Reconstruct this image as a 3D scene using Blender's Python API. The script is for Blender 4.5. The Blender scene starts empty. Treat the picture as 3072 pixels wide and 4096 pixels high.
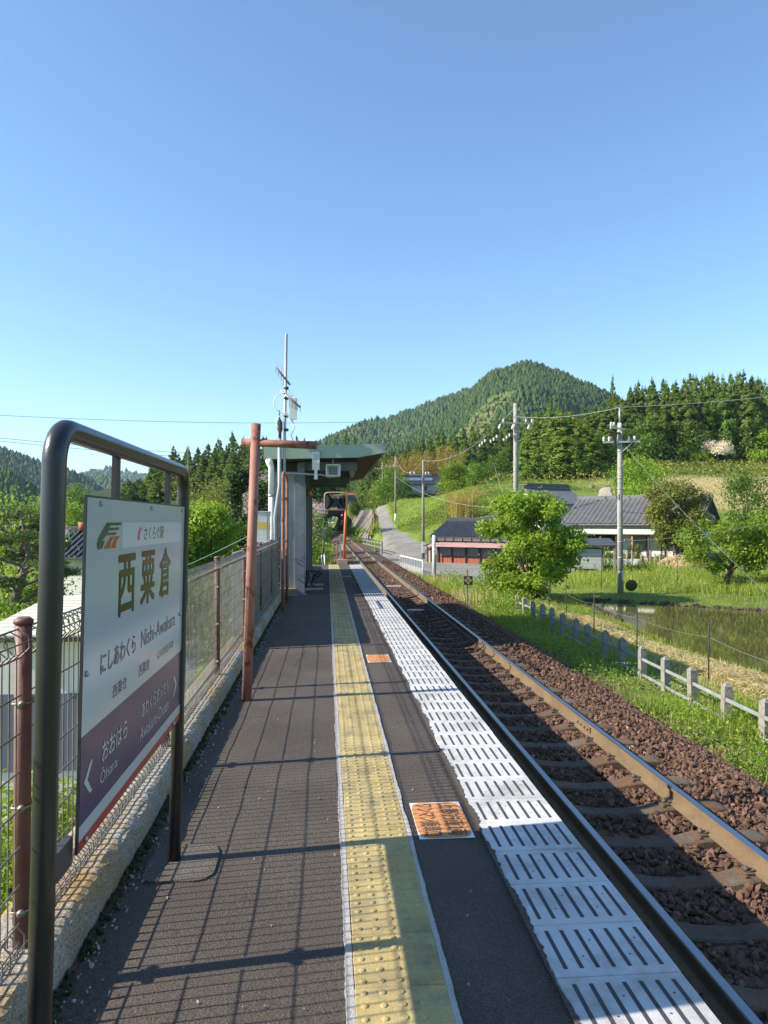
import bpy, math, random
import numpy as np
from mathutils import Vector, Matrix

R = math.radians
rng = np.random.default_rng(11)
random.seed(5)
S = bpy.context.scene
COL = S.collection

# ------------------------------------------------------------------ camera
F_PX, CXP, CYP = 2860.0, 1536.0, 2048.0
YAW, PIT = R(4.558), R(0.799)
fw = np.array([math.sin(YAW)*math.cos(PIT), math.cos(YAW)*math.cos(PIT), math.sin(PIT)])
rt = np.array([math.cos(YAW), -math.sin(YAW), 0.0])
upv = np.cross(rt, fw)
CAM = np.array([0, 0, 1.5])
cam = bpy.data.cameras.new('camera')
cam.sensor_fit = 'VERTICAL'; cam.sensor_height = 36.0
cam.lens = 36.0*F_PX/4096.0
cam.clip_start = 0.05; cam.clip_end = 20000
co = bpy.data.objects.new('camera', cam); COL.objects.link(co)
M3 = Matrix((rt, upv, -fw)).transposed().to_4x4()
M3.translation = Vector(CAM); co.matrix_world = M3
S.camera = co

def atd(px, py, D):      # world point of a photo pixel at a distance D along the view axis
    return CAM + (rt*(px-CXP)/F_PX + upv*(CYP-py)/F_PX + fw)*D

# ------------------------------------------------------------------ world, sun, exposure
SUN = Vector((-1.0, -0.125, 0.683)).normalized()
W = bpy.data.worlds.new('World'); S.world = W; W.use_nodes = True
nt = W.node_tree; nt.nodes.clear()
sky = nt.nodes.new('ShaderNodeTexSky'); sky.sky_type = 'NISHITA'; sky.sun_disc = False
sky.sun_elevation = math.asin(SUN.z); sky.sun_rotation = math.atan2(SUN.x, SUN.y)
sky.altitude = 0; sky.air_density = 1.0; sky.dust_density = 0.1; sky.ozone_density = 2.2
bg = nt.nodes.new('ShaderNodeBackground'); bg.inputs[1].default_value = 0.125
wo = nt.nodes.new('ShaderNodeOutputWorld')
tintn = nt.nodes.new('ShaderNodeVectorMath'); tintn.operation = 'MULTIPLY'; tintn.inputs[1].default_value = (.87, .985, 1.05)
nt.links.new(sky.outputs[0], tintn.inputs[0]); nt.links.new(tintn.outputs[0], bg.inputs[0]); nt.links.new(bg.outputs[0], wo.inputs[0])
sl = bpy.data.lights.new('sun', 'SUN'); sl.energy = 5.0; sl.angle = R(0.53); sl.color = (1.0, 0.90, 0.76)
so = bpy.data.objects.new('sun', sl); COL.objects.link(so)
so.rotation_euler = SUN.to_track_quat('Z', 'Y').to_euler()
S.view_settings.view_transform = 'Standard'; S.view_settings.look = 'None'
S.view_settings.exposure = 0.95; S.view_settings.gamma = 1.0
S.view_settings.use_curve_mapping = False
S.cycles.use_denoising = True
S.cycles.max_bounces = 6; S.cycles.diffuse_bounces = 3; S.cycles.glossy_bounces = 3
S.cycles.transmission_bounces = 4; S.cycles.volume_bounces = 0; S.cycles.transparent_max_bounces = 6
S.cycles.sample_clamp_indirect = 6.0

# ------------------------------------------------------------------ materials
MATS = {}
def mat(name, c1, c2=None, rough=0.8, metal=0.0, ns=6.0, bump=0.0, bs=40.0, fine=0.0, fs=120.0, spec=0.5,
        stain=None, stain_s=1.5, stain_t=(0.5, 0.62), coords='Object', coat=0.0, emit=None, emit_s=1.0, stretch=None, detail=4.0, objvar=0.0):
    if name in MATS: return MATS[name]
    m = bpy.data.materials.new(name); m.use_nodes = True; MATS[name] = m
    n, l = m.node_tree.nodes, m.node_tree.links
    b = n['Principled BSDF']
    b.inputs['Roughness'].default_value = rough; b.inputs['Metallic'].default_value = metal
    b.inputs['Specular IOR Level'].default_value = spec
    if coat: b.inputs['Coat Weight'].default_value = coat; b.inputs['Coat Roughness'].default_value = 0.08
    if emit: b.inputs['Emission Color'].default_value = (*emit, 1); b.inputs['Emission Strength'].default_value = emit_s
    b.inputs['Base Color'].default_value = (*c1, 1)
    tc = n.new('ShaderNodeTexCoord'); src = tc.outputs['Object']
    if coords == 'World':
        g = n.new('ShaderNodeNewGeometry'); src = g.outputs['Position']
    if stretch:
        mp = n.new('ShaderNodeMapping'); mp.inputs['Scale'].default_value = stretch
        l.new(src, mp.inputs['Vector']); src = mp.outputs['Vector']
    def noise(sc, det=detail, rg=0.6):
        t = n.new('ShaderNodeTexNoise'); t.inputs['Scale'].default_value = sc
        t.inputs['Detail'].default_value = det; t.inputs['Roughness'].default_value = rg
        l.new(src, t.inputs['Vector']); return t.outputs['Fac']
    def ramp(fac, a, bb):
        r = n.new('ShaderNodeMapRange'); r.inputs[1].default_value = a; r.inputs[2].default_value = bb
        l.new(fac, r.inputs[0]); return r.outputs[0]
    def mix(fac, a, bb):
        x = n.new('ShaderNodeMix'); x.data_type = 'RGBA'
        if isinstance(fac, float): x.inputs[0].default_value = fac
        else: l.new(fac, x.inputs[0])
        for i, v in ((6, a), (7, bb)):
            if isinstance(v, tuple): x.inputs[i].default_value = (*v, 1)
            else: l.new(v, x.inputs[i])
        return x.outputs[2]
    c = None
    if c2 is not None: c = mix(ramp(noise(ns), 0.35, 0.65), tuple(c1), tuple(c2))
    if stain is not None: c = mix(ramp(noise(stain_s, 6.0, 0.7), *stain_t), c if c is not None else tuple(c1), tuple(stain))
    if fine:
        v = ramp(noise(fs, 2.0), 0.3, 0.7)
        hv = n.new('ShaderNodeMapRange'); hv.inputs[3].default_value = 1-fine; hv.inputs[4].default_value = 1+fine
        l.new(v, hv.inputs[0])
        x = n.new('ShaderNodeVectorMath'); x.operation = 'SCALE'
        if c is None: x.inputs[0].default_value = c1
        else: l.new(c, x.inputs[0])
        l.new(hv.outputs[0], x.inputs['Scale']); c = x.outputs[0]
    if objvar:
        oi = n.new('ShaderNodeObjectInfo'); mo = n.new('ShaderNodeMapRange'); mo.inputs[3].default_value = 1-objvar; mo.inputs[4].default_value = 1+objvar
        l.new(oi.outputs['Random'], mo.inputs[0]); xo = n.new('ShaderNodeVectorMath'); xo.operation = 'SCALE'; l.new(c, xo.inputs[0]); l.new(mo.outputs[0], xo.inputs['Scale']); c = xo.outputs[0]
    if c is not None: l.new(c, b.inputs['Base Color'])
    if bump:
        bp = n.new('ShaderNodeBump'); bp.inputs['Strength'].default_value = bump; bp.inputs['Distance'].default_value = 0.01
        l.new(noise(bs, 5.0), bp.inputs['Height']); l.new(bp.outputs[0], b.inputs['Normal'])
    return m

def leafmat(name, ca, cb, trans=0.35, rough=0.5, obj=0.25, tc=None):
    """leaves: colour runs from ca to cb over the leaf's own tint value, light also passes through"""
    m = bpy.data.materials.new(name); m.use_nodes = True; MATS[name] = m
    n, l = m.node_tree.nodes, m.node_tree.links
    b = n['Principled BSDF']; out = n['Material Output']
    at = n.new('ShaderNodeAttribute'); at.attribute_name = 'tint'
    x = n.new('ShaderNodeMix'); x.data_type = 'RGBA'; x.clamp_factor = False; x.inputs[6].default_value = (*ca, 1); x.inputs[7].default_value = (*cb, 1)
    l.new(at.outputs['Fac'], x.inputs[0])
    oi = n.new('ShaderNodeObjectInfo')
    mr = n.new('ShaderNodeMapRange'); mr.inputs[3].default_value = 1-obj; mr.inputs[4].default_value = 1+obj
    l.new(oi.outputs['Random'], mr.inputs[0])
    sc = n.new('ShaderNodeVectorMath'); sc.operation = 'SCALE'
    l.new(x.outputs[2], sc.inputs[0]); l.new(mr.outputs[0], sc.inputs['Scale'])
    l.new(sc.outputs[0], b.inputs['Base Color']); b.inputs['Roughness'].default_value = rough
    b.inputs['Specular IOR Level'].default_value = 0.3
    if trans > 0:
        t = n.new('ShaderNodeBsdfTranslucent')
        s2 = n.new('ShaderNodeVectorMath'); s2.operation = 'MULTIPLY'; s2.inputs[1].default_value = tc or (1.5, 1.45, 0.7)
        l.new(sc.outputs[0], s2.inputs[0]); l.new(s2.outputs[0], t.inputs[0])
        mx = n.new('ShaderNodeMixShader'); mx.inputs[0].default_value = trans
        l.new(b.outputs[0], mx.inputs[1]); l.new(t.outputs[0], mx.inputs[2]); l.new(mx.outputs[0], out.inputs[0])
    return m

def vcolmat(name, rough=0.95, bump=0.5, bs=6.0, ns=1.2):
    m = bpy.data.materials.new(name); m.use_nodes = True; MATS[name] = m
    n, l = m.node_tree.nodes, m.node_tree.links
    b = n['Principled BSDF']; b.inputs['Roughness'].default_value = rough; b.inputs['Specular IOR Level'].default_value = 0.2
    at = n.new('ShaderNodeAttribute'); at.attribute_name = 'cover'
    g = n.new('ShaderNodeNewGeometry')
    def noise(s, d=6.0):
        t = n.new('ShaderNodeTexNoise'); t.inputs['Scale'].default_value = s; t.inputs['Detail'].default_value = d
        t.inputs['Roughness'].default_value = 0.7; l.new(g.outputs['Position'], t.inputs['Vector']); return t.outputs['Fac']
    mr = n.new('ShaderNodeMapRange'); mr.inputs[1].default_value = .3; mr.inputs[2].default_value = .7
    mr.inputs[3].default_value = 0.6; mr.inputs[4].default_value = 1.4; l.new(noise(ns), mr.inputs[0])
    sc = n.new('ShaderNodeVectorMath'); sc.operation = 'SCALE'
    l.new(at.outputs['Color'], sc.inputs[0]); l.new(mr.outputs[0], sc.inputs['Scale']); l.new(sc.outputs[0], b.inputs['Base Color'])
    bp = n.new('ShaderNodeBump'); bp.inputs['Strength'].default_value = bump; bp.inputs['Distance'].default_value = 0.1
    l.new(noise(bs), bp.inputs['Height']); l.new(bp.outputs[0], b.inputs['Normal'])
    return m

# ------------------------------------------------------------------ mesh helpers
WORLD = {}          # world offset of every unrotated parent
class MB:
    def __init__(s): s.v, s.f, s.m, s.s = [], [], [], []
    def add(s, vs, fs, m=0, smooth=False):
        o = len(s.v); s.v += [tuple(map(float, p)) for p in vs]
        for f in fs: s.f.append([i+o for i in f]); s.m.append(m); s.s.append(smooth)
        return s
    def box(s, c, d, m=0, rz=0.0, rx=0.0, ry=0.0, ch=0.0):
        a, b, h = d[0]/2, d[1]/2, d[2]/2
        if ch <= 0:
            vs = [(x, y, z) for z in (-h, h) for x, y in ((-a, -b), (a, -b), (a, b), (-a, b))]
            fs = [(3, 2, 1, 0), (4, 5, 6, 7), (0, 1, 5, 4), (1, 2, 6, 5), (2, 3, 7, 6), (3, 0, 4, 7)]
        else:
            k = ch
            vs = []
            for z, i in ((-h, 0), (h-k, 0), (h, k)):
                vs += [(-a+i, -b+i, z), (a-i, -b+i, z), (a-i, b-i, z), (-a+i, b-i, z)]
            fs = [(3, 2, 1, 0), (8, 9, 10, 11)]
            for q in (0, 4): fs += [(q+i, q+(i+1) % 4, q+4+(i+1) % 4, q+4+i) for i in range(4)]
        if rz or rx or ry:
            Rm = Matrix.Rotation(rz, 3, 'Z') @ Matrix.Rotation(ry, 3, 'Y') @ Matrix.Rotation(rx, 3, 'X')
            vs = [tuple(Rm @ Vector(p)) for p in vs]
        return s.add([(p[0]+c[0], p[1]+c[1], p[2]+c[2]) for p in vs], fs, m)
    def tube(s, pts, r, n=8, m=0, caps=True, smooth=True):
        pts = [Vector(p) for p in pts]; k = len(pts)
        rr = r if isinstance(r, (list, tuple)) else [r]*k
        vs, fs = [], []; prev = None
        for i, p in enumerate(pts):
            t = (pts[min(i+1, k-1)]-pts[max(i-1, 0)]).normalized()
            if prev is None:
                a = Vector((0, 0, 1)) if abs(t.z) < 0.9 else Vector((1, 0, 0))
                a = (a - t*a.dot(t)).normalized()
            else:
                a = (prev - t*prev.dot(t)).normalized()
            prev = a; b = t.cross(a)
            for j in range(n):
                q = 2*math.pi*j/n
                vs.append(p + (a*math.cos(q)+b*math.sin(q))*rr[i])
        for i in range(k-1):
            for j in range(n):
                fs.append((i*n+j, i*n+(j+1) % n, (i+1)*n+(j+1) % n, (i+1)*n+j))
        s.add(vs, fs, m, smooth)
        if caps:
            o = len(s.v)-len(vs)
            s.f.append([o+j for j in range(n)][::-1]); s.m.append(m); s.s.append(False)
            s.f.append([o+(k-1)*n+j for j in range(n)]); s.m.append(m); s.s.append(False)
        return s
    def cyl(s, p, z0, z1, r, n=12, m=0, r2=None):
        return s.tube([(p[0], p[1], z0), (p[0], p[1], z1)], [r, r2 if r2 is not None else r], n, m)
    def prism(s, poly, axis, lo, hi, m=0):
        """poly: 2D outline; axis 'y': points are (x,z); 'x': (y,z); 'z': (x,y)"""
        def P(a, b, t): return {'y': (a, t, b), 'x': (t, a, b), 'z': (a, b, t)}[axis]
        k = len(poly)
        vs = [P(a, b, lo) for a, b in poly]+[P(a, b, hi) for a, b in poly]
        fs = [tuple(range(k))[::-1], tuple(range(k, 2*k))]+[(i, (i+1) % k, k+(i+1) % k, k+i) for i in range(k)]
        return s.add(vs, fs, m)
    def sphere(s, c, r, m=0, seg=10, rings=6, sq=(1, 1, 1)):
        vs, fs = [], []
        for i in range(rings+1):
            a = math.pi*i/rings
            for j in range(seg):
                b = 2*math.pi*j/seg
                vs.append((c[0]+r*sq[0]*math.sin(a)*math.cos(b), c[1]+r*sq[1]*math.sin(a)*math.sin(b), c[2]+r*sq[2]*math.cos(a)))
        for i in range(rings):
            for j in range(seg): fs.append((i*seg+j, (i+1)*seg+j, (i+1)*seg+(j+1) % seg, i*seg+(j+1) % seg))
        return s.add(vs, fs, m, True)
    def mesh(s, name, mats, off=(0, 0, 0)):
        me = bpy.data.meshes.new(name)
        me.from_pydata([(a-off[0], b-off[1], c-off[2]) for a, b, c in s.v], [], s.f)
        for mm in (mats if isinstance(mats, (list, tuple)) else [mats]): me.materials.append(mm)
        me.polygons.foreach_set('material_index', s.m); me.polygons.foreach_set('use_smooth', s.s)
        me.update(); return me
    def build(s, name, mats, parent=None, local=False, **kw):
        off = (0, 0, 0) if (parent is None or local) else WORLD.get(parent.name, (0, 0, 0))
        return link(name, s.mesh(name, mats, off), parent, **kw)

def link(name, me, parent=None, loc=(0, 0, 0), label=None, cat=None, group=None, kind=None):
    o = bpy.data.objects.new(name, me); COL.objects.link(o); o.location = loc
    if parent is not None:
        o.parent = parent; WORLD[o.name] = WORLD.get(parent.name, (0, 0, 0))
    else: WORLD[o.name] = tuple(loc)
    tag(o, label, cat, group, kind); return o
def tag(o, label=None, cat=None, group=None, kind=None):
    for k, v in (('label', label), ('category', cat), ('group', group), ('kind', kind)):
        if v: o[k] = v
    return o
def thing(name, label, cat, loc=(0, 0, 0), group=None, rz=0.0):
    o = bpy.data.objects.new(name, None); COL.objects.link(o); o.location = loc; o.rotation_euler = (0, 0, rz)
    o.empty_display_size = 0.2
    WORLD[o.name] = tuple(loc); return tag(o, label, cat, group)
def copy_tree(o, loc=None, rz=None, sc=None, label=None, parent=None):
    c = o.copy(); COL.objects.link(c)
    if parent is not None: c.parent = parent
    for ch in KIDS.get(o.name, list(o.children)): copy_tree(ch, parent=c)
    if loc is not None: c.location = loc
    if rz is not None: c.rotation_euler = (0, 0, rz)
    if sc is not None: c.scale = sc if isinstance(sc, (tuple, list)) else (sc, sc, sc)
    if label: c['label'] = label
    WORLD[c.name] = tuple(c.location); return c
KIDS = {}

def npmesh(name, v, faces, m, tint=None, smooth=False, cover=None):
    """fast mesh from numpy arrays; faces is one (n,k) array or a list of them"""
    me = bpy.data.meshes.new(name)
    if not isinstance(faces, list): faces = [faces]
    loops = np.concatenate([f.ravel() for f in faces]).astype(np.int32)
    tot = np.concatenate([np.full(len(f), f.shape[1]) for f in faces]).astype(np.int32)
    st = np.concatenate([[0], np.cumsum(tot)[:-1]]).astype(np.int32)
    me.vertices.add(len(v)); me.vertices.foreach_set('co', np.ascontiguousarray(v, np.float32).ravel())
    me.loops.add(len(loops)); me.loops.foreach_set('vertex_index', loops)
    me.polygons.add(len(tot)); me.polygons.foreach_set('loop_start', st); me.polygons.foreach_set('loop_total', tot)
    me.polygons.foreach_set('use_smooth', np.full(len(tot), smooth))
    me.materials.append(m)
    if tint is not None:
        a = me.attributes.new('tint', 'FLOAT', 'POINT'); a.data.foreach_set('value', np.ascontiguousarray(tint, np.float32))
    if cover is not None:
        a = me.attributes.new('cover', 'FLOAT_COLOR', 'POINT')
        a.data.foreach_set('color', np.ascontiguousarray(np.c_[cover, np.ones(len(cover))], np.float32).ravel())
    me.update(calc_edges=True); return me

def unit(a): return a/np.maximum(np.linalg.norm(a, axis=-1, keepdims=True), 1e-9)
def leaves(P, size, nrm=None, spread=1.0, asp=0.55, rg=None, droop=0.0):
    """one rhombic, slightly folded leaf per point"""
    rg = rg or rng; n = len(P)
    N = rg.normal(size=(n, 3))*spread
    if nrm is not None: N = N+nrm
    N = unit(N); T = unit(np.cross(N, rg.normal(size=(n, 3)))); T[:, 2] -= droop; T = unit(T); B = np.cross(N, T)
    s = (size*(0.6+0.8*rg.random(n)))[:, None]
    v = np.stack([P-T*s*.5, P+B*s*asp*.5+N*s*.08, P+T*s*.5, P-B*s*asp*.5+N*s*.08], 1).reshape(-1, 3)
    i = np.arange(n)[:, None]*4
    return v, i+np.array([[0, 1, 2, 3]])
def blades(P, h, w, lean=0.35, rg=None):
    """grass blades: two quads narrowing to a point, bent over"""
    rg = rg or rng; n = len(P)
    a = rg.random(n)*2*np.pi; d = np.stack([np.cos(a), np.sin(a), 0*a], 1)
    b = np.stack([-np.sin(a), np.cos(a), 0*a], 1)
    h = h*(0.5+rg.random(n)) if np.ndim(h) == 0 else h
    L = (lean*(0.3+1.2*rg.random(n)))[:, None]*d
    hh = h[:, None]; up = np.array([[0, 0, 1.0]])
    ww = (w if np.ndim(w) else np.full(n, w))[:, None]*.5
    v = np.stack([P-b*ww, P+b*ww, P+L*hh*.3+up*hh*.6+b*ww*.7, P+L*hh*.3+up*hh*.6-b*ww*.7, P+L*hh*.9+up*hh], 1).reshape(-1, 3)
    i = np.arange(n)[:, None]*5
    return v, [i+np.array([[0, 1, 2, 3]]), i+np.array([[3, 2, 4]])]

# stones, low-poly: a jittered 12-point ball
_t = (1+5**.5)/2
ICO = unit(np.array([(-1, _t, 0), (1, _t, 0), (-1, -_t, 0), (1, -_t, 0), (0, -1, _t), (0, 1, _t), (0, -1, -_t), (0, 1, -_t), (_t, 0, -1), (_t, 0, 1), (-_t, 0, -1), (-_t, 0, 1)], float))
ICF = np.array([(0, 11, 5), (0, 5, 1), (0, 1, 7), (0, 7, 10), (0, 10, 11), (1, 5, 9), (5, 11, 4), (11, 10, 2), (10, 7, 6), (7, 1, 8), (3, 9, 4), (3, 4, 2), (3, 2, 6), (3, 6, 8), (3, 8, 9), (4, 9, 5), (2, 4, 11), (6, 2, 10), (8, 6, 7), (9, 8, 1)])
def blobs(P, size, flat=(1, 1, .75), jit=0.35, rg=None):
    rg = rg or rng; n = len(P)
    v = ICO[None]*(1+jit*(rg.random((n, 12, 1))-.5)*2)*(np.array(flat)*(0.7+0.6*rg.random((n, 1, 3))))
    q = unit(rg.normal(size=(n, 4))); w, x, y, z = q.T
    Rm = np.stack([1-2*(y*y+z*z), 2*(x*y-z*w), 2*(x*z+y*w), 2*(x*y+z*w), 1-2*(x*x+z*z), 2*(y*z-x*w), 2*(x*z-y*w), 2*(y*z+x*w), 1-2*(x*x+y*y)], 1).reshape(n, 3, 3)
    v = np.einsum('nij,nkj->nki', Rm, v)*np.reshape(size, (-1, 1, 1))+P[:, None, :]
    return v.reshape(-1, 3), (np.arange(n)[:, None, None]*12+ICF[None]).reshape(-1, 3)
def smoothstep(a, b, x):
    t = np.clip((x-a)/(b-a), 0, 1); return t*t*(3-2*t)
def vnoise(x, y, s=1.0, seed=0):
    """cheap smooth pseudo-noise about 0, range roughly -1..1"""
    r = np.random.default_rng(seed); o = 0
    for k in range(7):
        a = r.random()*6.283; f = (0.5+1.6*r.random())/s
        o = o+np.sin((x*np.cos(a)+y*np.sin(a))*f+r.random()*6.283+1.3*np.sin((x*np.sin(a)-y*np.cos(a))*f*.6+r.random()*6))
    return o/4.0

# ------------------------------------------------------------------ ground
TX, Y_END = 2.71, 25.3            # track centre line, far end of the platform
_cp = [(6.5, y, -1.85) for y in (-30, 0, 8, 16, 24, 32)]+[(8.5, y, -1.9) for y in (-30, 4, 12, 20, 28)]+[(9.5, y, -2.04) for y in (0, 10, 20, 27)]
_cp += [(18, -20, -2.0), (18, 5, -2.05), (26, 5, -2.0), (20, 26, -2.0), (14, 32.9, -1.98), (11.5, 32.6, -2.0), (22, 29, -1.95), (40, 10, -1.6), (30, 24, -1.6)]
_cp += [(14, 37, -1.78), (13, 43, -1.6), (20, 37, -1.68), (30, 35, -1.65), (18, 44, -1.5), (28, 44, -1.45), (22, 58, -1.1), (34, 58, -1.0), (45, 45, -1.0)]
_cp += [(6.3, 42, -1.75), (5, 50, -1.6), (8, 60, -1.72), (11, 53, -1.72), (14, 55, -1.5), (7.5, 50, -1.75), (6, 75, -.95), (9, 80, -.75), (14, 75, -.6), (7.8, 98, .0), (10, 98, .2), (9.0, 130, 2.7), (10.8, 150, 3.8), (12.5, 152, 4.2)]
for px, py, D in ((1600, 2129, 95), (1600, 1999, 135), (1750, 1999, 138), (1680, 2060, 112), (1850, 2076, 85), (1850, 1984, 110), (1950, 1936, 125), (1950, 1925, 132),
                  (2100, 2030, 96), (2300, 2010, 95), (2500, 2040, 84), (2300, 1940, 118), (2150, 1900, 130), (2500, 1930, 117), (2800, 2040, 85), (2800, 1935, 116), (3050, 2040, 86), (3050, 1935, 116),
                  (2600, 1850, 142), (2900, 1850, 142), (3200, 1850, 142), (2300, 1865, 140), (3300, 2050, 80)):
    _cp.append(tuple(atd(px, py, D)))
_cp += [(15, 175, 7.5), (24, 175, 9.5), (30, 200, 13), (20, 215, 13), (12, 240, 13), (14, 215, 9.5), (45, 200, 16), (70, 190, 18), (100, 190, 20), (60, 250, 19), (95, 250, 20), (20, 290, 22), (5, 300, 16), (10.5, 190, 6.5), (120, 150, 16), (110, 90, 6), (100, 40, 1)]
# left side: embankment foot, village plain, cedar hill
_cp += [(-3.5, y, -3.6) for y in (-30, 0, 15, 30)]+[(-6.5, y, -4.4) for y in (0, 18, 36, 52)]
_cp += [(-20, 5, -4.5), (-20, 30, -4.6), (-20, 55, -4.6), (-45, 30, -4.8), (-50, 80, -4.6), (-80, 60, -4.6), (-90, 120, -4), (-60, 130, -4), (-35, 80, -3.6), (-12, 75, -3.0), (-4, 55, -3.2), (-4, 90, -2.0),
        (-10, 105, 0.5), (-25, 110, 1.5), (-40, 115, 0.0), (-8, 130, 3.5), (-22, 140, 7), (-42, 150, 4), (-10, 180, 8), (-30, 190, 14), (-60, 190, 6), (-12, 240, 15), (-35, 250, 22), (-70, 260, 12), (-10, 290, 18), (-110, 200, 2)]
# behind the camera: valley floor rising to wooded slopes
_cp += [(-6, -50, -3.5), (10, -50, -1.9), (-40, -60, -3), (50, -50, 2), (80, -80, 18), (30, -110, 14), (-30, -110, 6), (0, -110, 6), (70, -20, 4)]
_cp = np.array(_cp, float)
def _U(d2): return 0.5*d2*np.log(d2+1e-9)
_q = _cp[:, :2]/50
_K = _U(((_q[:, None]-_q[None])**2).sum(-1))+np.eye(len(_q))*2e-4
_Pm = np.c_[np.ones(len(_q)), _q]
_A = np.block([[_K, _Pm], [_Pm.T, np.zeros((3, 3))]])
_wt = np.linalg.solve(_A, np.r_[_cp[:, 2], 0, 0, 0])
def tps(x, y):
    x = np.clip(np.asarray(x, float), -110, 120)/50; y = np.clip(np.asarray(y, float), -110, 300)/50
    d2 = (x[..., None]-_q[:, 0])**2+(y[..., None]-_q[:, 1])**2
    return np.clip(_U(d2)@_wt[:-3]+_wt[-3]+_wt[-2]*x+_wt[-1]*y, -5.2, 60)

PADDY = [(9.85, 2.0), (9.9, 16.5), (10.5, 26.0), (11.4, 31.6), (12.6, 31.9), (17.9, 27.7), (24.5, 22.5), (30.0, 16.0), (30.0, 2.0)]
def inpoly(x, y, P):
    c = np.zeros(np.shape(x), bool)
    for (x1, y1), (x2, y2) in zip(P, P[1:]+P[:1]):
        c ^= ((y1 > y) != (y2 > y)) & (x < (x2-x1)*(y-y1)/(y2-y1+1e-12)+x1)
    return c
# the lane: centre line with half width
LANE = [(8.4, 35.5, 1.6), (8.2, 40, 2.6), (8.4, 46, 3.3), (8.6, 54, 4.0), (8.8, 64, 4.4), (8.0, 74, 3.2), (7.8, 80, 2.0), (8.35, 90, 1.35), (8.95, 105, 1.05), (9.9, 128, 1.0), (11.0, 150, 1.0), (13.0, 168, 1.0)]
LANE2 = [(8.5, 70, 2.4), (11.5, 74, 2.2), (15, 78, 1.6), (20, 84, 1.2)]
def lane_d(x, y, L=LANE):
    """signed distance outside the lane (negative inside)"""
    best = np.full(np.shape(x), 1e9)
    for (x1, y1, w1), (x2, y2, w2) in zip(L, L[1:]):
        dx, dy = x2-x1, y2-y1; t = np.clip(((x-x1)*dx+(y-y1)*dy)/(dx*dx+dy*dy), 0, 1)
        best = np.minimum(best, np.hypot(x-x1-t*dx, y-y1-t*dy)-(w1+t*(w2-w1)))
    return best
def ground0(x, y):
    x = np.asarray(x, float); y = np.asarray(y, float)
    t = tps(x, y)+0.06*vnoise(x, y, 1.2, 3)*smoothstep(5.5, 7, np.abs(x-TX))
    inner = (1-smoothstep(2.9, 4.2, x-TX))*(1-smoothstep(2.4, 6.4, TX-x))
    z = t*(1-inner)-1.75*inner
    slope = smoothstep(100, 128, y)*(1-smoothstep(222, 236, y))          # cut behind the retaining wall
    base = np.clip((x-5.9)*1.35-0.9, -1.75, 60)
    z = np.where((x > 4.0) & (x < 11), z*(1-slope)+np.minimum(z, base)*slope, z)
    return z
def ground(x, y):
    x = np.asarray(x, float); y = np.asarray(y, float); z = ground0(x, y)
    dl = np.minimum(lane_d(x, y), lane_d(x, y, LANE2))
    z = z-0.22*(1-smoothstep(-.5, .15, dl))
    z = np.where(inpoly(x, y, PADDY), -2.28, z)
    return z
def gz(x, y): return float(ground0(np.array([x]), np.array([y]))[0])

def axis(parts): return np.unique(np.concatenate([np.arange(a, b, s) for a, b, s in parts]+[[parts[-1][1]]]).round(3))
xs = axis([(-6000, -600, 900), (-600, -120, 60), (-120, -40, 6), (-40, -8, 1.6), (-8, 0, .8), (0, 13, .4), (13, 32, .8), (32, 70, 2.0), (70, 120, 4), (120, 600, 60), (600, 6000, 900)])
ys = axis([(-6000, -600, 900), (-600, -120, 60), (-120, -10, 6), (-10, 4, 1.5), (4, 46, .6), (46, 110, 1.3), (110, 160, 2), (160, 300, 4), (300, 600, 60), (600, 6000, 900)])
GX, GY = np.meshgrid(xs, ys)
GZ = ground(GX, GY)
far = np.maximum(np.maximum(np.abs(GX)-118, GY-298), -GY-108)
GZ = np.where(far > 0, GZ*np.clip(1-far/500, 0, 1)-6*np.clip(far/500, 0, 1), GZ)
nx, ny = len(xs), len(ys)
ii = (np.arange(ny-1)[:, None]*nx+np.arange(nx-1)[None]).ravel()
gf = np.stack([ii, ii+1, ii+nx+1, ii+nx], 1)
v = np.stack([GX, GY, GZ], -1).reshape(-1, 3)
grass = np.array([.12, .185, .03]); dirt = np.array([.10, .075, .045]); straw = np.array([.36, .30, .14]); dark = np.array([.03, .045, .014])
n1 = (vnoise(v[:, 0], v[:, 1], 2.2, 8)*.5+.5)[:, None]; n2 = (vnoise(v[:, 0], v[:, 1], 14, 9)*.5+.5)[:, None]
cov = grass*(0.75+.5*n2)+np.array([.05, .03, 0])*n1*.6
fx, fy = v[:, 0], v[:, 1]
def blendc(cov, w, c): return cov*(1-w[:, None])+c*w[:, None]
# mown field of dry grass above the farmhouse
fld = smoothstep(40, 48, fx-0.12*(fy-80)+4*vnoise(fx, fy, 12, 4))*smoothstep(78, 86, fy)*(1-smoothstep(116, 121, fy+4*vnoise(fx, fy, 10, 5)))
cov = blendc(cov, fld*.95, straw)
cov = blendc(cov, smoothstep(138, 150, fy)*smoothstep(12, 20, fx), dark)
cov = blendc(cov, smoothstep(100, 118, fy)*smoothstep(5, 9, -fx), dark)
cov = blendc(cov, .85*smoothstep(158, 172, fy)*smoothstep(5.5, 7.5, fx), dark)
cov = blendc(cov, (inpoly(fx, fy, PADDY)).astype(float), np.array([.05, .04, .025]))
bankp = smoothstep(9.2, 9.7, fx)*(1-smoothstep(9.8, 10.3, fx))*.5
cov = blendc(cov, bankp*(fy > 2)*(fy < 32), dirt)
cov = blendc(cov, .6*smoothstep(7.0, 8.0, fx)*(1-smoothstep(9.3, 10.2, fx))*(fy < 33)*smoothstep(-.2, .5, vnoise(fx, fy, 1.5, 12)), straw*.9)
cov = blendc(cov, (np.abs(fx-TX) < 2.9).astype(float), dirt*.8)
gm = vcolmat('ground_cover')
link('ground', npmesh('ground', v, gf, gm, cover=cov, smooth=True), kind='structure')

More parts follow.
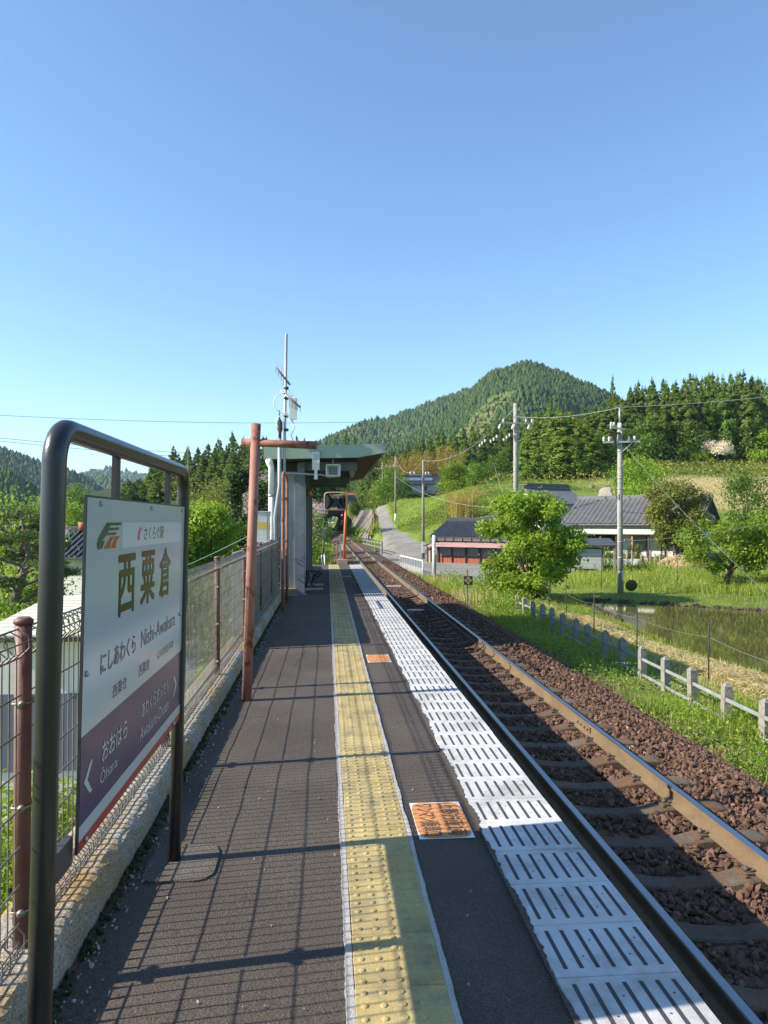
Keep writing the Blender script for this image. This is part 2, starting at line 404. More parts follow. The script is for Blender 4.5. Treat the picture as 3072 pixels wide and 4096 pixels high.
def strip(name, L, m, sub=6, lift=0.0, ww=9, kind='structure', wob=0.15):
    P = np.array(L, float); t = np.linspace(0, len(P)-1, (len(P)-1)*sub+1)
    c = np.stack([np.interp(t, np.arange(len(P)), P[:, k]) for k in range(3)], 1)
    d = np.gradient(c[:, :2], axis=0); d = d/np.linalg.norm(d, axis=1, keepdims=True); nn = np.stack([d[:, 1], -d[:, 0]], 1)
    u = np.linspace(-1, 1, ww)
    w = c[:, 2:3]+wob*np.stack([vnoise(c[:, 1], u[k]*0+k, 2.0, 40+(k > ww//2)) for k in range(ww)], 1)
    xy = c[:, None, :2]+nn[:, None, :]*(u[None, :]*w)[:, :, None]
    z = ground0(xy[..., 0], xy[..., 1])+lift-.04*np.abs(u[None])**6
    v = np.concatenate([xy, z[..., None]], -1).reshape(-1, 3)
    i = (np.arange(len(c)-1)[:, None]*ww+np.arange(ww-1)[None]).ravel()
    return link(name, npmesh(name, v, np.stack([i, i+1, i+ww+1, i+ww], 1), m, smooth=True), kind=kind)
m_lane = mat('old_asphalt', (.165, .155, .135), (.235, .22, .19), rough=.95, ns=.35, coords='World', fine=.22, fs=3.0, bump=.4, bs=14,
             stain=(.15, .16, .07), stain_s=.55, stain_t=(.60, .72))
strip('road', LANE, m_lane, lift=.0)
strip('road', LANE2, m_lane, lift=-.012)
m_path = mat('hill_path', (.33, .30, .24), (.42, .38, .30), rough=.95, coords='World', ns=.8)
hp = [tuple(atd(px, py, D)[:2])+(w,) for px, py, D, w in ((2418, 2000, 97, 1.0), (2420, 1985, 101, .95), (2424, 1962, 108, .8), (2437, 1950, 112, .8))]
strip('path', hp, m_path, lift=.16, ww=5)
# lane on the low left side, seen through the fence
m_lroad = mat('village_asphalt', (.13, .14, .155), (.17, .175, .18), rough=.9, coords='World', ns=.6, fine=.1, fs=20)
strip('road', [(-4.4, 6, 1.3), (-4.9, 14, 1.3), (-5.8, 24, 1.4), (-7.2, 34, 1.5), (-9, 44, 1.4)], m_lroad, lift=.05, ww=5, wob=.02)

# water of the paddy
m_water = mat('paddy_water', (.075, .070, .028), (.095, .085, .036), rough=.035, ns=.5, bump=.06, bs=2.2, coords='World', spec=.5)
mb = MB(); mb.add([(x, y, -2.12) for x, y in PADDY], [tuple(range(len(PADDY)))])
mb.build('water', m_water, kind='structure')

# ------------------------------------------------------------------ hills
def hill(name, sil, D, slope, base, m, back=0.7, rows=26, bumps=0.16, seed=1, kind='structure', span=None):
    """a ridge through the given skyline, with flanks running down to both sides and spurs on them"""
    px = np.interp(np.linspace(0, len(sil)-1, (len(sil)-1)*7+1), np.arange(len(sil)), [p[0] for p in sil])
    py = np.interp(np.linspace(0, len(sil)-1, (len(sil)-1)*7+1), np.arange(len(sil)), [p[1] for p in sil])
    DD = D if np.ndim(D) else np.full(2, D)
    Dd = np.interp(np.linspace(0, 1, len(px)), np.linspace(0, 1, len(DD)), DD)
    R0 = np.array([atd(a, b, d) for a, b, d in zip(px, py, Dd)])
    to = -unit(R0-CAM); to[:, 2] = 0; to = unit(to)
    H = np.maximum(R0[:, 2]-base, 1.0)
    t = np.concatenate([np.linspace(-1, 0, rows//3, endpoint=False), np.linspace(0, 1, rows)])
    V = np.zeros((len(px), len(t), 3))
    for k, tt in enumerate(t):
        L = H/slope*(1 if tt > 0 else back)
        p = R0+to*(L*tt)[:, None]
        prof = 1-abs(tt)**1.15
        sp = vnoise(p[:, 0], p[:, 1], H.max()*.55, seed)*.7+vnoise(p[:, 0], p[:, 1], H.max()*.2, seed+1)*.3
        p[:, 2] = base+H*prof+H.max()*bumps*sp*np.sin(np.pi*min(abs(tt), 1))**2*1.25
        V[:, k] = p
    n2 = len(t); i = (np.arange(len(px)-1)[:, None]*n2+np.arange(n2-1)[None]).ravel()
    F = np.stack([i, i+n2, i+n2+1, i+1], 1)
    o = link(name, npmesh(name, V.reshape(-1, 3), F, m, smooth=True), kind=kind)
    return V, t
def scatter(V, n, rg, t=None, tmin=-0.25):
    a, b = V.shape[:2]
    v00, v10, v01, v11 = V[:-1, :-1], V[1:, :-1], V[:-1, 1:], V[1:, 1:]
    ar = np.linalg.norm(np.cross(v10-v00, v01-v00), axis=-1)
    ok = (t[:-1] >= tmin)[None, :]*np.ones((a-1, 1)); ar = ar*ok
    k = rg.choice(ar.size, n, p=(ar/ar.sum()).ravel()); r, c = np.unravel_index(k, ar.shape)
    u, w = rg.random((n, 1)), rg.random((n, 1))
    return v00[r, c]*(1-u)*(1-w)+v10[r, c]*u*(1-w)+v01[r, c]*(1-u)*w+v11[r, c]*u*w
_cn = []
for zz, r_, jr in ((0.05, .5, 5), (.5, .36, 5), (.45, .42, 5)): pass
def cones(P, h, w, rg):
    """small conifers: two stacked, jittered six-sided cones"""
    n = len(P); k = 6; a = np.arange(k)*2*np.pi/k
    an = a[None]+rg.random((n, 1))*6.28
    V, F = [], []
    j = lambda: 1+.35*(rg.random((n, k))-.5)
    for z0, z1, r0 in ((0.0, .72, 1.0), (.42, 1.0, .68)):
        rr = (w[:, None]*r0*.5)*j()
        ring = np.stack([P[:, 0:1]+np.cos(an)*rr, P[:, 1:2]+np.sin(an)*rr, P[:, 2:3]+h[:, None]*(z0+.06*(rg.random((n, k))-.5))], -1)
        tip = P[:, None, :]+np.stack([w*.1*(rg.random(n)-.5), w*.1*(rg.random(n)-.5), h*z1], -1)[:, None, :]
        V.append(np.concatenate([ring, tip], 1))
    V = np.concatenate(V, 1); b = np.arange(n)[:, None]*14
    f = [np.stack([np.full(n, q+s)+b[:, 0], np.full(n, (q+1) % k+s)+b[:, 0], np.full(n, k+s)+b[:, 0]], 1) for s in (0, 7) for q in range(k)]
    return V.reshape(-1, 3), np.concatenate(f)
m_hill = mat('forest_floor', (.020, .032, .010), (.035, .045, .016), rough=1, ns=.02, coords='World', spec=.1)
m_con = leafmat('hill_conifers', (.030, .066, .014), (.078, .130, .024), trans=0.0, rough=.9)
m_dec = leafmat('hill_broadleaf', (.070, .130, .020), (.17, .15, .06), trans=0.0, rough=.9)
def clothe(V, t, n, hc, seed, th=.15, con=m_con, dec=m_dec, nm='hill_forest'):
    rg = np.random.default_rng(seed); P = scatter(V, n, rg, t)
    H = (V[..., 2].max()-V[..., 2].min())
    s = vnoise(P[:, 0], P[:, 1]+P[:, 2], H*.42, seed)+.45*vnoise(P[:, 0], P[:, 1], H*.15, seed+3)
    d = s > th
    A, B = P[~d], P[d]
    h = hc*(.7+.6*rg.random(len(A)))
    v1, f1 = cones(A-np.array([0, 0, 1.0]), h, h*.85, rg)
    link(nm, npmesh(nm, v1, f1, con, tint=np.repeat(rg.random(len(A)), 14)), kind='stuff')
    if len(B):
        v2, f2 = blobs(B+np.array([0, 0, hc*.15]), hc*.34*(.7+.6*rg.random(len(B))), (1, 1, .9), .3, rg)
        tt = np.clip(.25+.25*rg.random(len(B))+.9*(rg.random(len(B)) > .96), 0, 1)
        link('hill_woodland', npmesh('hill_woodland', v2, f2, dec, tint=np.repeat(tt, 12)), kind='stuff')
M_back = [(1180, 1815), (1290, 1768), (1343, 1742), (1410, 1708), (1484, 1685), (1560, 1675), (1604, 1658), (1680, 1630), (1761, 1602), (1842, 1570), (1890, 1562), (1990, 1575), (2150, 1655), (2400, 1735)]
V, t = hill('hill', M_back, 1150, .62, 2, m_hill, seed=21, rows=22)
clothe(V, t, 6000, 8.5, 31, th=.3)
M_peak = [(1380, 1870), (1500, 1815), (1600, 1762), (1690, 1715), (1780, 1660), (1842, 1612), (1875, 1582), (1908, 1548), (1951, 1512), (1984, 1492), (2032, 1484), (2060, 1470), (2103, 1459), (2150, 1468), (2200, 1486), (2253, 1502), (2305, 1527), (2358, 1550), (2410, 1572), (2500, 1616), (2650, 1676), (2900, 1746), (3150, 1800)]
V, t = hill('hill', M_peak, 800, .60, 2, m_hill, seed=5, rows=30)
clothe(V, t, 15000, 7.0, 33, th=.34)
V, t = hill('hill', [(-900, 1680), (-500, 1700), (-200, 1740), (0, 1799), (96, 1835), (188, 1866), (285, 1895), (347, 1924), (420, 1965), (500, 2030), (560, 2080)], 1050, .55, -6, m_hill, seed=8)
clothe(V, t, 5500, 9, 35, th=.1)
V, t = hill('hill', [(-1000, 1790), (-500, 1800), (-150, 1850), (0, 1895), (48, 1909), (120, 1953), (178, 2001), (240, 2050), (290, 2085)], 520, .62, -6, m_hill, seed=13)
clothe(V, t, 6000, 6.4, 37, th=.42)
V, t = hill('hill', [(150, 2040), (250, 1985), (300, 1955), (337, 1938), (400, 1912), (458, 1924), (482, 1938), (560, 1985), (640, 2040)], 1600, .6, -6, m_hill, seed=17)
clothe(V, t, 3500, 15, 39, th=-.15)
V, t = hill('hill', [(120, 1950), (240, 1925), (318, 1903), (347, 1888), (380, 1884), (410, 1887), (463, 1893), (492, 1900), (550, 1899), (640, 1915), (760, 1925), (900, 1940), (1100, 1960)], 2700, .5, -6, m_hill, seed=19)
clothe(V, t, 2600, 26, 41, th=-.1)
# slope behind the station that the mirror looks at

# ------------------------------------------------------------------ platform
HK = 0.14
m_asph = mat('platform_asphalt', (.064, .049, .038), (.092, .073, .057), rough=.93, ns=1.1, coords='World', fine=.55, fs=150, bump=.8, bs=130,
             stain=(.135, .085, .05), stain_s=3.0, stain_t=(.68, .80))
m_conc = mat('platform_concrete', (.22, .20, .17), (.30, .28, .24), rough=.95, ns=3, coords='World', fine=.3, fs=70, bump=.6, bs=50, stain=(.08, .075, .06), stain_s=1.2, stain_t=(.5, .7))
m_kerb = mat('kerb_concrete', (.26, .235, .19), (.38, .35, .29), rough=.95, ns=5, coords='World', fine=.5, fs=110, bump=.9, bs=90,
             stain=(.34, .215, .09), stain_s=2.2, stain_t=(.43, .62))
m_wht = mat('white_tile', (.47, .465, .455), (.55, .545, .53), rough=.75, ns=2.5, fine=.12, fs=260, bump=.3, bs=150, stain=(.29, .27, .245), stain_s=3.3, stain_t=(.47, .72), objvar=.06, coords='World')
m_groove = mat('grip_strip', (.055, .058, .072), rough=.85, bump=.9, bs=220)
m_yel = mat('yellow_tile', (.375, .285, .11), (.455, .36, .155), rough=.85, ns=4, fine=.16, fs=160, bump=.3, bs=120, stain=(.23, .19, .105), stain_s=5, stain_t=(.45, .66), objvar=.07, coords='World')
m_mort = mat('pale_mortar', (.33, .315, .29), (.43, .41, .38), rough=.95, ns=12, coords='World', fine=.2, fs=150, bump=.5, bs=120)
plat = thing('platform', None, None); tag(plat, kind='structure')
body = MB().prism([(-1.12, -4.6), (1.06, -1.9), (1.06, -.07), (1.16, -.065), (1.16, -.008), (-1.12, -.008)], 'y', -6, Y_END)
body.build('platform_body', m_conc, plat)
# asphalt sheet with a gentle unevenness
ux = np.concatenate([np.linspace(-.9, .06, 16), np.linspace(.41, .742, 7)]); uy = np.arange(-4, Y_END-.02, .12)
X, Y = np.meshgrid(ux, uy); Z = .0035*vnoise(X, Y, .35, 50)+.002*vnoise(X, Y, .12, 51)-.002
vv = np.stack([X, Y, Z], -1).reshape(-1, 3); n_ = len(ux)
q = (np.arange(len(uy)-1)[:, None]*n_+np.array([k for k in range(n_-1) if k != 15])[None]).ravel()
link('asphalt', npmesh('asphalt', vv, np.stack([q, q+1, q+n_+1, q+n_], 1), m_asph, smooth=True), plat)
# ragged asphalt lip lapping over the white tiles, and mortar strips along the yellow tiles
def ragged(name, x0, x1, amp, z, m, seed, side=1, th=.0):
    rg = np.random.default_rng(seed); yy = np.arange(.5, Y_END-.05, .018)
    e = amp*(rg.random(len(yy))-.5)+amp*.9*vnoise(yy, yy*0, .12, seed)
    a = np.stack([np.full(len(yy), x0), yy, np.full(len(yy), z)], 1); b = np.stack([x1+e, yy, np.full(len(yy), z)], 1)
    c = b.copy(); c[:, 0] += .004*side; c[:, 2] -= .012
    v = np.concatenate([a, b, c]); n = len(yy); i = np.arange(n-1)
    f = np.concatenate([np.stack([i, i+1, i+1+n, i+n], 1)[:, ::-1 if side > 0 else 1], np.stack([i+n, i+n+1, i+2*n+1, i+2*n], 1)[:, ::-1 if side > 0 else 1]])
    return link(name, npmesh(name, v, f, m), plat)
ragged('asphalt_edge', .735, .752, .016, .0105, m_asph, 3)
ragged('mortar_strip', .088, .064, .004, .0055, m_mort, 4, side=-1)
ragged('mortar_strip', .385, .404, .004, .0055, m_mort, 5)
# tactile tiles: five by five domes each
mb = MB(); mb.box((0, 0, -.012), (.298, .296, .036), ch=.003)
for i in range(5):
    for j in range(5):
        cx, cy = -.12+.06*i, -.12+.06*j; r0, r1 = .0125, .0075
        vs = [(cx+r*math.cos(a), cy+r*math.sin(a), z) for r, z in ((r0, .006), (r0*.93, .0085), (r1, .0105)) for a in [2*math.pi*k/8 for k in range(8)]]
        fs = [(s+k, s+(k+1) % 8, s+8+(k+1) % 8, s+8+k) for s in (0, 8) for k in range(8)]+[tuple(range(16, 24))]
        mb.add(vs, fs, 0, True)
me_y = mb.mesh('yellow_tile', m_yel)
k = 0; y = .36
while y < Y_END-.2:
    o = link('yellow_tile', me_y, plat, (.2385+.0015*math.sin(y*5), y, .003*math.sin(y*9.1)*.4))
    o.rotation_euler = (0, 0, random.choice((0, math.pi/2, math.pi))+random.uniform(-.006, .006)); y += .3003
# white edge tiles with seven dark grip strips
mb = MB(); mb.box((0, 0, -.026), (.428, .297, .068), ch=.004)
for i in range(7): mb.box((-.165+.0553*i, .0, .0078), (.0145, .222, .0024), 1)
for i, j in ((1, -.13), (4, -.13), (2, .13), (5, .132)): mb.cyl((-.165+.0553*i+.027, j*.35), .0072, .0088, .004, 6, 1)
me_w = mb.mesh('white_tile', [m_wht, m_groove]); y = .36
while y < Y_END-.14:
    o = link('white_tile', me_w, plat, (.961+random.uniform(-.002, .002), y, .002*math.sin(y*7.7)*.5)); o.rotation_euler = (0, 0, random.uniform(-.004, .004)); y += .3003
# kerb the fence stands on, weathered, with chipped corners
rg = np.random.default_rng(4); yy = np.arange(-4, 14.9, .05); ny_ = len(yy)
prof = [(-1.13, -.3), (-1.13, HK-.01), (-1.11, HK), (-.905, HK), (-.878, HK-.012), (-.868, HK-.04), (-.864, .07), (-.86, -.02)]
PV = np.array([[(a, y, b) for a, b in prof] for y in yy])
PV[:, 4:7, 0] += (.012*(rg.random((ny_, 3))-.5)+.012*vnoise(yy, yy*0, .25, 6)[:, None]); PV[:, 4:6, 2] += .014*(rg.random((ny_, 2))-.6)
PV[:, 2:4, 2] += .004*(rg.random((ny_, 2))-.5)
np_ = len(prof); i = (np.arange(ny_-1)[:, None]*np_+np.arange(np_-1)[None]).ravel()
kb = link('kerb', npmesh('kerb', PV.reshape(-1, 3), np.stack([i, i+1, i+np_+1, i+np_], 1), m_kerb), kind='structure')
m_patch = mat('patch_concrete', (.075, .063, .052), (.115, .10, .082), rough=.95, ns=6, coords='World', fine=.5, fs=120, bump=.8, bs=100)
for k, (px_, py_, w_, d_) in enumerate(((-.63, 3.22, .30, .34), (-.66, 1.72, .30, .32))):
    rr = np.random.default_rng(k); P = []
    for a in np.linspace(0, 2*math.pi, 28, endpoint=False):
        c_, s_ = math.cos(a), math.sin(a); e = 1+.05*(rr.random()-.5)
        P.append((px_+.5*w_*e*np.sign(c_)*abs(c_)**.45, py_+.5*d_*e*np.sign(s_)*abs(s_)**.45))
    MB().prism(P, 'z', -.02, .0075).build('concrete_footing', m_patch, plat)
# moss, grit and small litter along the foot of the kerb
P = np.stack([-.84+np.abs(rng.normal(size=700))*.05, rng.uniform(1.6, 14, 700), np.full(700, .003)], 1)
v, f = blobs(P, .004+.006*rng.random(700)**2, (1, 1, .5))
link('grit', npmesh('grit', v, f, mat('grit', (.20, .18, .15), (.42, .40, .36), rough=1, ns=30, coords='World')), kind='stuff')
P = np.stack([-.852+np.abs(rng.normal(size=1600))*.018, rng.uniform(1.6, 14, 1600), np.full(1600, .002)], 1)
v, f = blobs(P, .008+.012*rng.random(1600), (1, 1, .5))
link('moss', npmesh('moss', v, f, mat('moss', (.022, .028, .010), (.05, .055, .02), rough=1, ns=8, coords='World')), kind='stuff')

# lettering: outlines of the built-in typeface, laid into a rectangle
def text_geo(body, bold=0.0, sx=1.0):
    c = bpy.data.curves.new('lettering', 'FONT'); c.body = body; c.offset = bold; c.resolution_u = 3
    o = bpy.data.objects.new('lettering', c); COL.objects.link(o)
    dg = bpy.context.evaluated_depsgraph_get(); me = bpy.data.meshes.new_from_object(o.evaluated_get(dg))
    v = np.array([tuple(p.co) for p in me.vertices]).reshape(-1, 3); f = [tuple(p.vertices) for p in me.polygons]
    bpy.data.objects.remove(o); bpy.data.curves.remove(c); bpy.data.meshes.remove(me)
    v = v[:, :2]; lo, hi = v.min(0), v.max(0)
    return (v-lo)/(hi-lo), f
def lettering(body, mapf, m, parent, bold=0.0, name='lettering', local=True, up=(1, 0, 0)):
    """bold: share of the line's height by which every stroke is thickened (stacked copies a hair apart)"""
    v, f = text_geo(body)
    mb = MB(); k = 0
    for dx, dy in (((0, 0),) if not bold else ((0, 0), (-1, 0), (1, 0), (0, 1), (0, -1))):
        w = len(body)*.95
        mb.add([tuple(c+1.2e-4*k*u for c, u in zip(mapf(p+dx*bold/w, q+dy*bold), up)) for p, q in v], f); k += 1
    return mb.build(name, m, parent, local=local)

# hairline cracks, a repaired patch and rust runs on the asphalt
m_crk = mat('crack_dirt', (.014, .012, .010), rough=1)
def crack(pts, w, seed):
    rr = np.random.default_rng(seed); P = []
    for (a, b), (c, d) in zip(pts, pts[1:]):
        k = max(2, int(math.hypot(c-a, d-b)/.025)); P += [(a+(c-a)*i/k+.010*rr.normal(), b+(d-b)*i/k+.006*rr.normal()) for i in range(k)]
    P.append(pts[-1]); L, Rr_ = [], []
    for i, (x, y) in enumerate(P):
        q, r_ = P[max(i-1, 0)], P[min(i+1, len(P)-1)]; d = Vector((r_[0]-q[0], r_[1]-q[1])); d = d.normalized() if d.length > 0 else Vector((1, 0)); ww = w*(.35+.9*rr.random())*min(1, i/4, (len(P)-1-i)/4+.05)
        L.append((x-d.y*ww, y+d.x*ww, .0058)); Rr_.append((x+d.y*ww, y-d.x*ww, .0058))
    n_ = len(P); MB().add(L+Rr_, [(i, n_+i, n_+i+1, i+1) for i in range(n_-1)]).build('crack', m_crk, plat)
crack([(-.84, 5.62), (-.5, 5.58), (-.2, 5.66), (.05, 5.63)], .0021, 1); crack([(-.8, 4.05), (-.45, 4.12), (-.12, 4.0), (.05, 4.02)], .0021, 2)
crack([(-.3, 9.0), (-.25, 8.3), (-.33, 7.6), (-.24, 7.1)], .0021, 3); crack([(.43, 5.3), (.6, 5.34), (.73, 5.28)], .0021, 4); crack([(-.84, 8.6), (-.4, 8.66), (.05, 8.6)], .0021, 5)
crack([(.42, 9.2), (.74, 9.24)], .0021, 7)
P = np.stack([rng.uniform(-.84, .73, 420), rng.uniform(1.8, 13, 420), np.full(420, .004)], 1); P = P[(P[:, 0] < .05) | (P[:, 0] > .42)]
v, f = blobs(P, .0022+.005*rng.random(len(P))**3, (1, 1, .5)); link('grit', npmesh('grit', v, f, MATS['grit']), kind='stuff')

# boarding stickers on the floor
m_or = mat('orange_sticker', (.47, .185, .055), (.58, .26, .095), rough=.75, ns=14, coords='World', fine=.15, fs=200, stain=(.40, .15, .06), stain_s=22, stain_t=(.56, .66))
m_orw = mat('sticker_backing', (.62, .63, .65), (.72, .72, .73), rough=.7, ns=20, coords='World')
m_ink = mat('sticker_ink', (.07, .05, .038), (.16, .09, .05), rough=.8, ns=40, coords='World')
def sticker(x0, x1, y0, y1, label, text=True, worn=False):
    cx, cy = (x0+x1)/2, (y0+y1)/2
    t = thing('floor_sticker', label, 'floor sign', (cx, cy, 0), 'orange boarding stickers on the platform')
    w, h = x1-x0, y1-y0
    MB().add([(-w/2, -h/2, .0048), (w/2, -h/2, .0048), (w/2, h/2, .0048), (-w/2, h/2, .0048)], [(0, 1, 2, 3)]).build('sticker_backing', m_orw, t, local=True)
    rr = np.random.default_rng(7); P = []
    for a in np.linspace(0, 2*math.pi, 72, endpoint=False):
        c_, s_ = math.cos(a), math.sin(a); p = (.49*w*np.sign(c_)*abs(c_)**.33, .485*h*np.sign(s_)*abs(s_)**.36)
        e = rr.random()
        if worn or (p[1] > h*.44 and -.2*w < p[0] < .1*w): p = (p[0]*(1-.05*e), p[1]*(1-.05*e))
        P.append((p[0], p[1], .0066))
    MB().add(P, [tuple(range(len(P)))]).build('print_layer', m_or, t, local=True)
    if text:
        # rows read from the far end towards the near end; letter tops point to the track
        def mp(r0, r1, a0, a1): return lambda u, v_: (-w/2+w*(r0+(r1-r0)*v_), h/2-h*(a0+(a1-a0)*u), .0082)
        lettering('上郡方面2両', mp(.55, .92, .06, .93), m_ink, t, .02, up=(0, 0, 1))
        lettering('ワンマン乗車口', mp(.09, .46, .06, .93), m_ink, t, .02, up=(0, 0, 1))
    return t
sticker(.437, .702, 3.365, 3.80, 'near orange boarding sticker with faded Japanese lettering, white backing showing at its corners')
sticker(.437, .690, 7.62, 8.06, 'worn middle orange floor sticker with its print rubbed away', False, True)
sticker(.437, .66, 19.5, 19.9, 'far floor sticker lying in the shade under the canopy', False, True)

# ------------------------------------------------------------------ track
m_rail = mat('rail_rust', (.135, .092, .050), (.185, .132, .075), rough=.85, ns=3, coords='World', fine=.15, fs=60)
m_head = mat('rail_head', (.34, .35, .38), (.27, .285, .315), rough=.33, metal=1.0, ns=4, coords='World', stretch=(1, .15, 1))
m_slp = mat('sleeper_concrete', (.078, .058, .040), (.118, .092, .066), rough=.95, ns=5, coords='World', fine=.35, fs=80, bump=.6, bs=60, stain=(.12, .06, .03), stain_s=3, objvar=.15)
m_clip = mat('clip_steel', (.085, .062, .04), (.13, .10, .065), rough=.8, ns=20, coords='World')
m_pad = mat('rust_strip', (.16, .07, .032), (.12, .055, .03), rough=.9, ns=20, coords='World')
trk = thing('railway_track', 'single straight railway track running past the platform to the tunnel', 'railway track', (TX, 10, -1.0))
RT = -1.0
def rail(xc):
    prof = [(-.0625, -.153), (.0625, -.153), (.0625, -.140), (.012, -.122), (.009, -.05), (.0325, -.038), (.0325, -.008), (.026, -.001), (-.026, -.001), (-.0325, -.008), (-.0325, -.038), (-.009, -.05), (-.012, -.122), (-.0625, -.140)]
    mb = MB()
    segs = [(-30, 2), (2, 12), (12, 40), (40, 285)]
    for a, b in segs[:1]+[(2, 285)]:
        k = len(prof); vs = [(xc+p, a, RT+q) for p, q in prof]+[(xc+p, b, RT+q) for p, q in prof]
        for i in range(k):
            top = i in (6, 7, 8)
            mb.add([vs[i], vs[(i+1) % k], vs[k+(i+1) % k], vs[k+i]], [(0, 3, 2, 1)], 1 if top else 0)
    return mb.build('rail', [m_rail, m_head], trk)
rail(TX-.566); rail(TX+.566)
# fishplate joints
def plate(x, y):
    mb = MB()
    for s in (-1, 1):
        mb.box((x+s*.018, y, RT-.085), (.022, .46, .07), ch=.004)
        for k in (-.17, -.06, .06, .17): mb.tube([(x+s*.028, y+k, RT-.085), (x+s*.055, y+k, RT-.085)], .014, 6)
    mb.build('fishplate', m_rail, trk)
plate(TX+.566, 8.9); plate(TX+.566, 15.2); plate(TX-.566, 16.4)
st = [(-1.04, -.19, .1), (-.98, -.172, .105), (-.7, -.158, .11), (-.42, -.158, .11), (-.28, -.185, .1), (-.1, -.205, .095), (.1, -.205, .095), (.28, -.185, .1), (.42, -.158, .11), (.7, -.158, .11), (.98, -.172, .105), (1.04, -.19, .1)]
def slp_geo(mb, dy=0.0):
    vs, fs = [], []
    for x, z, hw in st: vs += [(x, dy-hw-.015, z-.16), (x, dy-hw, z-.012), (x, dy-hw+.014, z), (x, dy+hw-.014, z), (x, dy+hw, z-.012), (x, dy+hw+.015, z-.16)]
    for i in range(len(st)-1):
        for j in range(5): fs.append((i*6+j, (i+1)*6+j, (i+1)*6+j+1, i*6+j+1))
    fs += [(0, 1, 2, 3, 4, 5), tuple(range(len(st)*6-6, len(st)*6))[::-1]]
    return mb.add(vs, fs)
me_s = slp_geo(MB()).mesh('sleeper', m_slp)
def clip_geo(s, d):
    mb = MB(); x = .566*s
    mb.box((x+d*.105, 0, -.146), (.085, .085, .014), 0, ch=.003)
    mb.box((x+d*.09, 0, -.134), (.07, .05, .012), 0, ry=d*.25)
    mb.tube([(x+d*.115, 0, -.15), (x+d*.115, 0, -.098)], .011, 6)
    mb.tube([(x+d*.115, 0, -.136), (x+d*.115, 0, -.108)], .021, 6)
    mb.box((x+d*.152, 0, -.150), (.022, .16, .016), 1)
    return mb.mesh('rail_clip', [m_clip, m_pad])
me_c = [clip_geo(s_, d_) for s_ in (-1, 1) for d_ in (-1, 1)]
SLY = [1.25+.66*k for k in range(74)]
for k, y in enumerate(SLY):
    o = link('sleeper', me_s, trk, (0, y-10, 0)); o.rotation_euler = (0, 0, random.uniform(-.006, .006))
    if y < 19:
        for c in me_c: link('rail_clip', c, o)
far_s = MB(); y = SLY[-1]+.66
while y < 244: slp_geo(far_s, y-10); y += .66
o = far_s.build('sleeper', m_slp, trk, local=True); o['kind'] = 'stuff'
# pale cable covers lying across the track
for y, w in ((21.5, .5), (29.5, .62)):
    o = MB().box((TX-.05+.1*(y > 25), y, -1.165), (w, .14, .05), ch=.01).build('cable_cover', mat('pale_cover', (.55, .50, .42), rough=.8), trk)
# ballast bed
def bz(x, y):
    d = np.asarray(x)-TX; right = -1.188-np.clip(d-1.55, 0, None)*.50; left = -1.188-np.clip(-d-1.45, 0, None)*.5
    return np.where(d > 0, right, left)
m_bal = mat('ballast_bed', (.095, .056, .042), (.150, .090, .066), rough=1, ns=14, coords='World', fine=.6, fs=26, bump=1.0, bs=22, spec=.2)
bx = np.array([-.6, .3, .8, 1.26, 1.8, 2.3, 2.71, 3.2, 3.8, 4.26, 4.7, 5.1, 5.45]); by = np.concatenate([np.arange(-30, 2, 4.), np.arange(2, 60, .8), np.arange(60, 290, 5.)])
X, Y = np.meshgrid(bx, by); Z = bz(X, Y)-.035+.025*vnoise(X, Y, .9, 61)
nb = len(bx); i = (np.arange(len(by)-1)[:, None]*nb+np.arange(nb-1)[None]).ravel()
link('trackbed', npmesh('trackbed', np.stack([X, Y, Z], -1).reshape(-1, 3), np.stack([i, i+1, i+nb+1, i+nb], 1), m_bal, smooth=True), kind='structure')
m_stone = leafmat('ballast_stone', (.066, .040, .029), (.195, .112, .076), trans=0, rough=.95, obj=0)
def stones(n, y0, y1, size, seed):
    rg = np.random.default_rng(seed); x = rg.uniform(1.15, 5.38, n); y = y0+(y1-y0)*rg.random(n)
    d = np.abs(x-TX); ry = np.abs(d-.566)
    ph = np.abs((y-1.25)/.66-np.round((y-1.25)/.66))*.66
    keep = ~((ph < .115) & (d < 1.0)) & (ry > .055)
    x, y, d = x[keep], y[keep], d[keep]
    s = size*(.5+.95*rg.random(len(x))**1.4)
    z = bz(x, y)-.022+.02*vnoise(x, y, .9, 61)+.022*rg.random(len(x))+np.where(x > TX+1.1, .02, 0)
    v, f = blobs(np.stack([x, y, z], 1), s, (1.15, .9, .75), .42, rg)
    t = np.clip(rg.beta(2, 3, len(x))+.1*vnoise(x, y, 1.5, 62), 0, 1)+np.where(rg.random(len(x)) < .012, 1.5, 0)-.25*(rg.random(len(x)) < .12)*0
    return v, f, np.repeat(t, 12)
a = stones(19500, 2.4, 12, .0245, 1); b = stones(13500, 12, 24, .030, 2); c = stones(9500, 24, 50, .039, 3)
vs = np.concatenate([a[0], b[0], c[0]]); fs = np.concatenate([a[1], b[1]+len(a[0]), c[1]+len(a[0])+len(b[0])])
link('ballast', npmesh('ballast', vs, fs, m_stone, tint=np.concatenate([a[2], b[2], c[2]])), kind='stuff')

